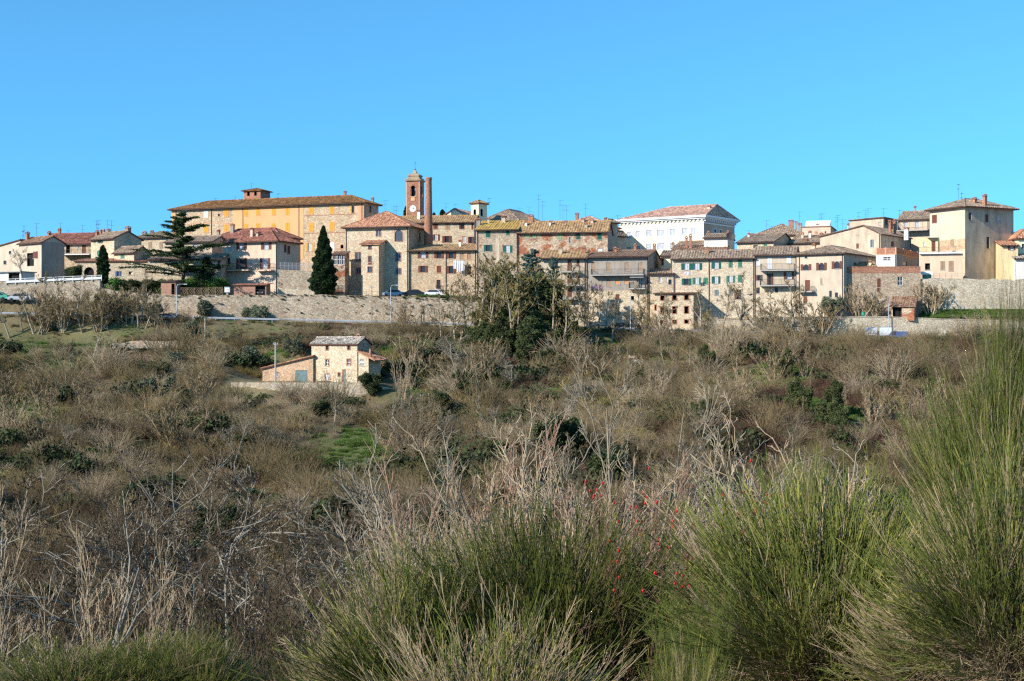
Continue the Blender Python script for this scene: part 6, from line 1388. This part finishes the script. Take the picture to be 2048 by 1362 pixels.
def scrub(name, label, pts, idx, scl, rz, lib=None):
    me_ = bpy.data.meshes.new(name); me_.vertices.add(len(pts)); me_.vertices.foreach_set('co', np.asarray(pts, np.float32).ravel())
    for nm, ty, arr in (('kind_index', 'INT', idx), ('size', 'FLOAT', scl), ('turn', 'FLOAT', rz)):
        a = me_.attributes.new(nm, ty, 'POINT'); a.data.foreach_set('value', np.asarray(arr, np.int32 if ty == 'INT' else np.float32))
    o = bpy.data.objects.new(name, me_); COL.objects.link(o); tag(o, label, kind='stuff')
    ng = bpy.data.node_groups.new(name, 'GeometryNodeTree'); ng.interface.new_socket('Geometry', in_out='INPUT', socket_type='NodeSocketGeometry'); ng.interface.new_socket('Geometry', in_out='OUTPUT', socket_type='NodeSocketGeometry')
    N = ng.nodes; gi = N.new('NodeGroupInput'); go = N.new('NodeGroupOutput'); iop = N.new('GeometryNodeInstanceOnPoints'); ci = N.new('GeometryNodeCollectionInfo')
    ci.inputs['Collection'].default_value = lib or LIB; ci.inputs['Separate Children'].default_value = True; ci.inputs['Reset Children'].default_value = True
    iop.inputs['Pick Instance'].default_value = True
    def attr(nm, ty): x = N.new('GeometryNodeInputNamedAttribute'); x.data_type = ty; x.inputs['Name'].default_value = nm; return [q for q in x.outputs if q.enabled and q.name == 'Attribute'][0]
    cx = N.new('ShaderNodeCombineXYZ'); ng.links.new(attr('turn', 'FLOAT'), cx.inputs[2])
    L = ng.links.new
    mp_ = N.new('GeometryNodeMeshToPoints'); L(gi.outputs[0], mp_.inputs[0]); L(mp_.outputs[0], iop.inputs['Points']); L(ci.outputs[0], iop.inputs['Instance']); L(attr('kind_index', 'INT'), iop.inputs['Instance Index'])
    L(cx.outputs[0], iop.inputs['Rotation']); L(attr('size', 'FLOAT'), iop.inputs['Scale']); L(iop.outputs[0], go.inputs[0])
    md = o.modifiers.new('scatter', 'NODES'); md.node_group = ng
    return o
rng = np.random.default_rng(99)
def sample(n, y0, y1, pxa=-120, pxb=2170, pw=1.0):
    Y = y0+(y1-y0)*rng.uniform(0, 1, n)**pw; px = rng.uniform(pxa, pxb, n); X = (px-CX)*Y/F; return X, Y, px
SX, SY, Sp = sample(30000, 40, 248)
near = SY < 60
keep = rng.uniform(0, 1, len(SX)) < np.clip(SY/150, .12, 1)      # even spacing over the ground, not over the picture
SX, SY, Sp = SX[keep], SY[keep], Sp[keep]; SZ = H(SX, SY); vis = (SZ+2.6)/SY > -.245
SX, SY, Sp, SZ = SX[vis], SY[vis], Sp[vis], SZ[vis]; pyy = CY-F*SZ/SY
G_ = greenness(SX, SY, SZ)
bare = (np.abs(Sp-615) < 180) & (SY > 189) & (SY < 216)             # farmhouse and yard
path = (np.abs(pyy-(952+(Sp-650)*.03)) < 7) & (Sp > 380) & (Sp < 960) | (np.abs(pyy-(706-(Sp-150)*.05)) < 3.5) & (Sp < 560)
ok = ~bare & ~path & (SY < 247.3)
n1 = fbm(SX, SY, 10, 71); n2 = fbm(SX, SY, 13, 81); u_ = rng.uniform(0, 1, len(SX))
k_ = np.where(n1 < .40, 0, np.where(n1 < .48, 1, np.where(n1 < .55, 7, np.where(n1 < .62, 8, np.where(n1 < .68, 2, 7)))))
k_ = np.where((u_ < .10), 1, k_); k_ = np.where((u_ > .93), 4, k_); k_ = np.where((u_ > .84) & (u_ < .92), 5, k_); k_ = np.where((u_ > .78) & (u_ < .84), 6, k_); k_ = np.where((n2 > .66) & (u_ > .6) & (Sp < 1250), 4, k_)
k_ = np.where((Sp > 1500) & (pyy < 900) & (u_ < .6), 0, k_)
k_ = np.where(G_ > .5, 3, k_)
tan_ = (np.abs(Sp-560) < 130) & (np.abs(pyy-850) < 45) & (u_ < .75); k_ = np.where(tan_, 2, k_)
sc_ = np.exp(rng.normal(-.08, .36, len(SX)))*(.75+.5*fbm(SX, SY, 7, 55))*np.where(k_ == 3, .9, 1.15)*np.clip(.75+SY/500, .8, 1.3)*np.where(SY > 239, .42, 1)*np.where((Sp > 1640) & (SY > 230), .6, 1)
thin = (k_ == 3) | (rng.uniform(0, 1, len(SX)) > np.clip(G_*.7, 0, .6)); ok &= thin
scrub('scrub', 'brown brambles, dry grass and low bushes covering the hillside', np.stack([SX, SY, SZ], -1)[ok], k_[ok], sc_[ok], rng.uniform(0, 6.28, ok.sum()))
WX_, WY_, Wp_ = sample(900, 60, 165, -120, 2170, .8); wz_ = H(WX_, WY_); kk_ = rng.integers(0, 8, 900); kk_ = np.where((kk_ == 6) & (rng.uniform(0, 1, 900) < .6), 3, kk_)
wv = ((CY-F*wz_/WY_) > np.where(Wp_ < 1000, 1010, 930)) & ~((np.abs(Wp_-690) < 200) & ((CY-F*(wz_+4)/WY_) < 975))
scrub('valley_wood', 'mass of far leafless trees and shrubs filling the valley floor', np.stack([WX_, WY_, wz_], -1)[wv], kk_[wv], rng.uniform(.7, 1.3, 900)[wv], rng.uniform(0, 6.28, 900)[wv], WOOD)
# weeds in the wall joints and verge grass
WX, WY, Wp = sample(900, 254.0, 254.6, 1440, 2100); wz = H(WX, WY)
WX2, WY2, Wp2 = sample(900, 255.7, 259.0, 1840, 2100); wz2 = H(WX2, WY2); WX3, WY3, Wp3 = sample(700, 258.8, 270, 840, 965)
wz3 = H(WX3, WY3); WX4, WY4, Wp4 = sample(260, 247.2, 248.0, -50, 1700); wz4 = H(WX4, WY4)
WX5, WY5, Wp5 = sample(420, 255.7, 256.6, 1690, 1800); wz5 = H(WX5, WY5)
A_ = np.concatenate; PX_ = np.stack([A_([WX, WX2, WX3, WX4, WX5]), A_([WY, WY2, WY3, WY4, WY5]), A_([wz, wz2, wz3, wz4, wz5])], -1)
scrub('verge_grass', 'short green grass on the verge and the lawn under the bastion', PX_, np.full(len(PX_), 3), rng.uniform(.5, 1.1, len(PX_))*A_([np.full(900, .7), np.full(900, .9), np.full(700, 1.1), np.full(260, .9), np.full(420, .7)]), rng.uniform(0, 6.28, len(PX_)))

wpx = rng.uniform(330, 965, 240); wY = np.full(240, 257.62); top_ = np.interp(wpx, [326, 640, 900, 968], [590, 590, 597, 604]); wpy = top_+np.where(rng.uniform(0, 1, 240) < .6, rng.uniform(0, 4, 240), rng.uniform(0, 1, 240)*40)
scrub('wall_weeds', 'weeds and small tufts growing in the joints of the long retaining wall', np.stack([(wpx-CX)*wY/F, wY, (CY-wpy)*wY/F], -1), rng.choice([3, 0, 2, 4], 240, p=[.35, .25, .25, .15]), rng.uniform(.10, .30, 240), rng.uniform(0, 6.28, 240))
# ------------------------------------------------------------------ near plants: broom bushes, bare shrubs, rose
GREEN1, GREEN2, YEL, TAN, BRN = np.array([.056, .078, .014]), np.array([.135, .148, .030]), np.array([.23, .215, .05]), np.array([.34, .255, .15]), np.array([.15, .095, .055])
def broom(seed, H_=1.2, c0=.42, n=1200, ang=1.3, length=(.56, .78), r0=.16, green=.9, ndry=1500, kids=(3, 2), up=.035, woody=24, side=.2):
    """woody foot, a fan of long thin green stems with brown bases, and a tangle of dry stems underneath"""
    rng = np.random.default_rng(seed)
    az = rng.uniform(0, 2*np.pi, woody); s0 = np.stack([.10*np.cos(az), .10*np.sin(az), np.full(woody, -.15)], -1); d = np.stack([np.cos(az)*.35, np.sin(az)*.35, np.ones(woody)], -1)
    P0 = polyline(s0, d, (c0+.35)*rng.uniform(.7, 1.1, woody), 6, .12, .0, rng); R0 = .009*np.linspace(1, .4, 6)[None].repeat(woody, 0)
    nc = 46; ca = rng.uniform(0, 2*np.pi, nc); ct = ang*np.sqrt(rng.uniform(0, 1, nc)); cg = rng.uniform(0, 1, nc); cL = rng.uniform(.82, 1.06, nc)      # sprays of stems that share a tone
    ci = rng.integers(0, nc, n); A_ = ca[ci]+rng.normal(0, .28, n); T_ = np.abs(ct[ci]+rng.normal(0, .17, n)); T_ = np.minimum(T_, ang*1.12)
    D_ = np.stack([np.sin(T_)*np.cos(A_), np.sin(T_)*np.sin(A_), np.cos(T_)], -1)
    st_ = np.array([0, 0, c0])+D_*r0*rng.uniform(.2, 1.6, (n, 1))+rng.normal(0, .05, (n, 3)); L1 = rng.uniform(length[0], length[1], n)*cL[ci]*(1-.12*T_)
    P1 = polyline(st_, D_+rng.normal(0, .10, D_.shape), L1, 6, .055, up, rng); R1 = .0021*np.linspace(1, .5, 6)[None].repeat(n, 0)
    P2, R2 = children(P1, R1, kids[0], .2, .95, side, .52, rng, 5, .03, .03, .85, 0, .5, .0014); P3, R3 = children(P2, R2, kids[1], .1, .9, side*.9, .6, rng, 4, .04, .03, .9, 0, .5, .0012)
    a2 = rng.uniform(0, 2*np.pi, ndry); t2 = 1.75*np.sqrt(rng.uniform(.02, 1, ndry)); D2 = np.stack([np.sin(t2)*np.cos(a2), np.sin(t2)*np.sin(a2), np.cos(t2)], -1)
    PD = polyline(np.array([0, 0, c0*.8])+rng.normal(0, .09, (ndry, 3)), D2, rng.uniform(.2, .55, ndry)*length[1]/.78, 6, .17, -.03, rng, .10); RD = .0018*np.linspace(1, .5, 6)[None].repeat(ndry, 0)
    PE, RE = children(PD, RD, 2, .2, 1, .6, .4, rng, 4, .15, 0, .8, 0, .5, .0012)
    tone = np.clip(cg[ci]+rng.normal(0, .25, n), 0, 1)[:, None]; gcol = GREEN1*(1-tone)+GREEN2*tone; gcol = np.where(rng.uniform(0, 1, (n, 1)) > .9, YEL, gcol); dead = rng.uniform(0, 1, (n, 1)) > green
    gcol = np.where(dead, TAN*.85, gcol)*(1+rng.normal(0, .14, (n, 1)))
    def grad(c, m, f0): f = np.clip(np.linspace(f0, 1.5, m), 0, 1)[None, :, None]; return TAN*.62*(1-f)+c[:, None]*f
    def col(c, m, sides, f0=1.0): return np.repeat(grad(c, m, f0)[:, :, None], sides, 2).reshape(-1, 3)
    c2 = np.repeat(gcol, kids[0], 0)*(1+rng.normal(0, .12, (n*kids[0], 1))); c3 = np.repeat(c2, kids[1], 0)*(1+rng.normal(0, .1, (len(c2)*kids[1], 1)))
    cD = TAN*rng.uniform(.4, .95, (ndry, 1)); cE = np.repeat(cD, 2, 0)
    me0 = mesh_from('woody_foot', [tubes(P0, R0, 5)+(0,)], [M['stem']], True, col(np.tile(BRN, (woody, 1)), 6, 5))
    L_ = [(tubes(P1, R1, 3), col(gcol, 6, 3, -.15)), (tubes(P2, R2, 3), col(c2, 5, 3, .7)), (tubes(P3, R3, 3), col(c3, 4, 3)), (tubes(PD, RD, 3), col(cD, 6, 3)), (tubes(PE, RE, 3), col(cE, 4, 3))]
    me1 = mesh_from('stems', [(v[0], v[1], 0) for v, c in L_], [M['stem']], False, np.clip(np.concatenate([c for v, c in L_]), 0, 1))
    return me0, me1
BRM = [broom(200, 1.2, .42, 1900), broom(201, 1.2, .42, 1600, 1.4, (.42, .7), .2, .82, 2200), broom(202, 1.9, .55, 1300, .62, (.9, 1.35), .22, .86, 1500, (4, 2), .02, 24, .16), broom(203, 1.2, .4, 700, 1.4, (.4, .65), .2, .4, 3000)]
for i, (a_, b_) in enumerate(BRM):
    cc_ = np.zeros(len(b_.vertices)*3, np.float32); b_.vertices.foreach_get('co', cc_); BRM[i] = (a_, b_, float(np.percentile(cc_[2::3], 99.6)), float(np.percentile(np.abs(cc_[0::3]), 93)))
def put_broom(i, label, px, Y, pt, half, rz=0.0, tilt=(0, 0), group=None):
    """half = half width of the clump in photo pixels"""
    X = (px-CX)*Y/F; z = hz(X, Y); h = (CY-pt)*Y/F-z; s_ = h/BRM[i][2]; w = half*Y/F/BRM[i][3]
    root = empty('broom_bush', (X, Y, z), rz); root.scale = (w, w, s_); root.rotation_euler = (tilt[0], tilt[1], rz); tag(root, label, 'bush', group)
    for nm, me_ in (('woody_foot', BRM[i][0]), ('stems', BRM[i][1])): o = bpy.data.objects.new(nm, me_); COL.objects.link(o); o.parent = root
    return root
put_broom(0, 'green broom bush at bottom centre, the taller right half of the double clump', 1105, 6.2, 1022, 225, .3)
put_broom(1, 'lower brownish-green broom bush at bottom centre, left half of the double clump', 830, 6.0, 1100, 185, 1.9)
put_broom(3, 'dry twiggy broom bush filling the space between the two big clumps, bottom', 985, 5.0, 1225, 190, 2.2)
put_broom(0, 'large upright green broom bush right of the rose hips', 1640, 5.8, 965, 240, 3.8)
put_broom(2, 'thin upright broom stems rising behind the large green bush', 1625, 6.6, 925, 60, .9)
put_broom(2, 'tallest broom bush at the right edge reaching over the pale walls', 2025, 5.4, 600, 62, .5)
put_broom(2, 'broad broom bush leaning left at the right edge under the tall stems', 2010, 5.0, 715, 145, 4.4, (0, -.12))
put_broom(1, 'dense broom bush in the lower right corner', 2020, 4.5, 900, 190, 5.3)
put_broom(3, 'dry straw-coloured broom bush between the large green bush and the corner', 1900, 4.8, 1120, 140, 2.8)
put_broom(1, 'low broom bush between centre clump and large bush, at the very bottom', 1375, 5.2, 1310, 90, 3.3)
put_broom(1, 'yellow-green broom bush at the bottom left corner', 130, 7.4, 1295, 160, .2)
put_broom(0, 'yellow-green broom bush at the bottom, right of the corner one', 285, 7.6, 1275, 115, 1.2)
put_broom(1, 'low broom bush at the bottom, farthest right of the left group', 400, 7.6, 1268, 90, 2.6)
put_broom(3, 'small dry broom bush left of the double clump at the bottom', 655, 6.6, 1285, 80, 4.0)
# feathery green fennel-like bush
def feather(seed, n=90):
    rng = np.random.default_rng(seed); az = rng.uniform(0, 6.28, n); sp_ = .6*np.sqrt(rng.uniform(0, 1, n)); s0 = np.zeros((n, 3)); d = np.stack([np.cos(az)*sp_, np.sin(az)*sp_, np.ones(n)], -1)
    P0 = polyline(s0, d, 1.5*rng.uniform(.6, 1, n), 6, .06, .0, rng); R0 = np.linspace(.003, .001, 6)[None].repeat(n, 0)
    P1, R1 = children(P0, R0, 16, .25, 1, .7, .2, rng, 4, .1, .05, .6, 0, .4, .0011); P2, R2 = children(P1, R1, 7, .1, 1, .6, .5, rng, 3, .1, 0, .7, 0, .5, .001)
    a, b_, c_ = tubes(P0, R0, 3), tubes(P1, R1, 3), tubes(P2, R2, 3); g_ = np.array([.125, .16, .035])
    col = np.concatenate([np.tile(g_, (len(a[0]), 1)), np.tile(g_*1.1, (len(b_[0]), 1)), np.tile(g_*1.2, (len(c_[0]), 1))])
    return mesh_from('foliage', [(x[0], x[1], 0) for x in (a, b_, c_)], [M['stem']], False, col)
fm = feather(7); X, Y = (1390-CX)*5.5/F, 5.5; o = bpy.data.objects.new('feathery_bush', fm); COL.objects.link(o); z = hz(X, Y); o.location = (X, Y, z); s_ = ((CY-1100)*Y/F-z)/1.5; o.scale = (s_*.42, s_*.42, s_); tag(o, 'fresh green feathery bush just left of the large upright broom', 'bush')

# bare shrubs close by
def near_shrub(seed, mat, H_=5, stems=5, spread=.3, r0=.035, per=(10, 7, 5), ang=(.5, .55, .6), wig=.09, twig=.0028, up=.10, ratio=(.45, .5, .5), t0=.2):
    a, b_, tips = tree_obj('t', seed, mat, mat, H_=H_, r0=r0, stems=stems, spread=spread, per=per, ang=ang, wig=wig, twig=twig, up=up, ratio=ratio, t0=t0); return a, b_
template('ntree', *near_shrub(300, bl, 8.5, 2, .10, .065, (15, 8, 6, 3), (.55, .6, .65, .7), .08, .003, .10, (.34, .45, .5, .5), .25))
template('ntan0', *near_shrub(301, bt, 6, 5, .35, .036, (9, 7, 4), (.5, .6, .6), .13, .0042)); template('ntan1', *near_shrub(302, bt, 6, 7, .28, .03, (10, 7, 4), (.5, .55, .6), .11, .0036)); template('ngrey', *near_shrub(303, bg_, 6.5, 4, .25, .035, (10, 7, 5), (.6, .65, .7), .13, .0038))
template('nleft', *near_shrub(304, bt, 7, 3, .36, .045, (12, 8, 6), (.35, .4, .5), .05, .0028, .12, (.55, .45, .5), .12))
template('nred', *near_shrub(305, M['twig_red'], 5.5, 8, .3, .022, (9, 6, 5), (.35, .4, .5), .06, .0026))
NS = [('ntree', 1275, 15.0, 690, 'tall grey bare tree with yellow lichen on its stem, right of centre'), ('ntan0', 1180, 13.5, 790, 'pale bare shrub with zigzag stems left of the lichened tree'), ('nred', 890, 14.5, 812, 'reddish-tan bare shrub fanning upward above the double broom clump'),
      ('ntan1', 975, 13.0, 850, 'dense tan bare shrub right of the reddish one'), ('ntan0', 1060, 14.2, 838, 'light tan bare shrub behind the centre broom clump'), ('ngrey', 1120, 16.5, 800, 'grey bare shrub behind the zigzag shrub'), ('ngrey', 1400, 13.0, 870, 'grey bare shrub between the lichened tree and the forked pale stem'), ('ntan0', 1490, 12.5, 790, 'forked pale bare stem rising left of the large green broom'),
      ('ntan1', 1345, 11.5, 930, 'low tangled tan shrub behind the rose hips'), ('ntan1', 820, 10.5, 975, 'pale arching bare shrub left of the double broom clump'), ('ntan0', 740, 10.0, 1060, 'leaning pale bare shrub at the left foot of the double clump'), ('nleft', 55, 17, 925, 'large tan bare tree with forked trunk at the lower left corner'), ('nleft', 205, 26, 975, 'tan fan-shaped bare tree right of the corner tree'), ('ntan1', 1560, 14, 900, 'brown bare shrub behind the large green broom bush'), ('ngrey', 1680, 15, 880, 'thin grey bare shrub behind the large green broom, right side'), ('ntan0', 1760, 11, 850, 'bleached bare twigs left of the tall right-edge broom'), ('ntan1', 1800, 9, 905, 'bleached dry twigs at the left foot of the right-edge broom'),
      ('nred', 1240, 11.0, 905, 'reddish bare shrub behind the centre clump, next to the rose hips'), ('ntan0', 1010, 18, 820, 'pale slender bare shrub at centre, farther back'), ('ngrey', 930, 19, 850, 'grey slender bare shrub at centre, farther back')]
for i, (key, px, Y, pt, lb) in enumerate(NS):
    plant_px(key, 'bare_shrub' if key != 'ntree' else 'bare_tree', lb, 'shrub' if key != 'ntree' else 'tree', px, 0, pt, Y=Y, w=.95, rz=i*1.7)
# rose with red hips
def rose(seed):
    rng = np.random.default_rng(seed); n = 16; az = rng.uniform(0, 6.28, n); sp_ = rng.uniform(.1, .5, n); s0 = np.stack([.2*np.cos(az), .2*np.sin(az), np.full(n, -.1)], -1); d = np.stack([np.cos(az)*sp_, np.sin(az)*sp_, np.ones(n)], -1)
    P0 = polyline(s0, d, 3.2*rng.uniform(.8, 1, n), 10, .08, .0, rng, .05); R0 = np.linspace(.006, .0025, 10)[None].repeat(n, 0)
    P1, R1 = children(P0, R0, 10, .35, 1, .8, .22, rng, 5, .15, 0, .6, .1, .4, .0018); P2, R2 = children(P1, R1, 4, .3, 1, .7, .45, rng, 4, .15, 0, .7, 0, .5, .0013)
    a, b_, c_ = tubes(P0, R0, 4), tubes(P1, R1, 3), tubes(P2, R2, 3); col = np.concatenate([np.tile([.22, .09, .075], (len(a[0]), 1)), np.tile([.28, .12, .10], (len(b_[0]), 1)), np.tile([.28, .15, .11], (len(c_[0]), 1))])
    me0 = mesh_from('canes', [(x[0], x[1], 0) for x in (a, b_, c_)], [M['stem']], False, col)
    tip = P2[:, -1]; tip = tip[tip[:, 2] > 2.05]; tip = tip[rng.permutation(len(tip))[:70]]
    return me0, tip
rm, tips_ = rose(11)
mb = MB(); mb.lathe([(.001, .011), (.006, .009), (.0085, .002), (.0085, -.003), (.006, -.009), (.001, -.011)], 8); hipm = mb.build('rose_hip', M['berry'], None, True); hip_me = hipm.data; bpy.data.objects.remove(hipm)
for j, (px, Y, pt, lb) in enumerate(((1320, 5.9, 975, 'wild rose with red canes and scattered red hips left of the feathery bush'), (1390, 6.1, 1000, 'second wild rose with red hips behind the feathery bush'))):
    X = (px-CX)*Y/F; z = hz(X, Y); root = empty('rose_bush', (X, Y, z), j*2.0); s_ = ((CY-pt)*Y/F-z)/2.9; root.scale = (s_*.55, s_*.55, s_); tag(root, lb, 'shrub')
    o = bpy.data.objects.new('canes', rm); COL.objects.link(o); o.parent = root
    for t_ in tips_[:60]:
        h_ = bpy.data.objects.new('rose_hip', hip_me); COL.objects.link(h_); h_.parent = root; h_.location = t_; h_.scale = (1.0/s_, 1.0/s_, 0.65/s_)
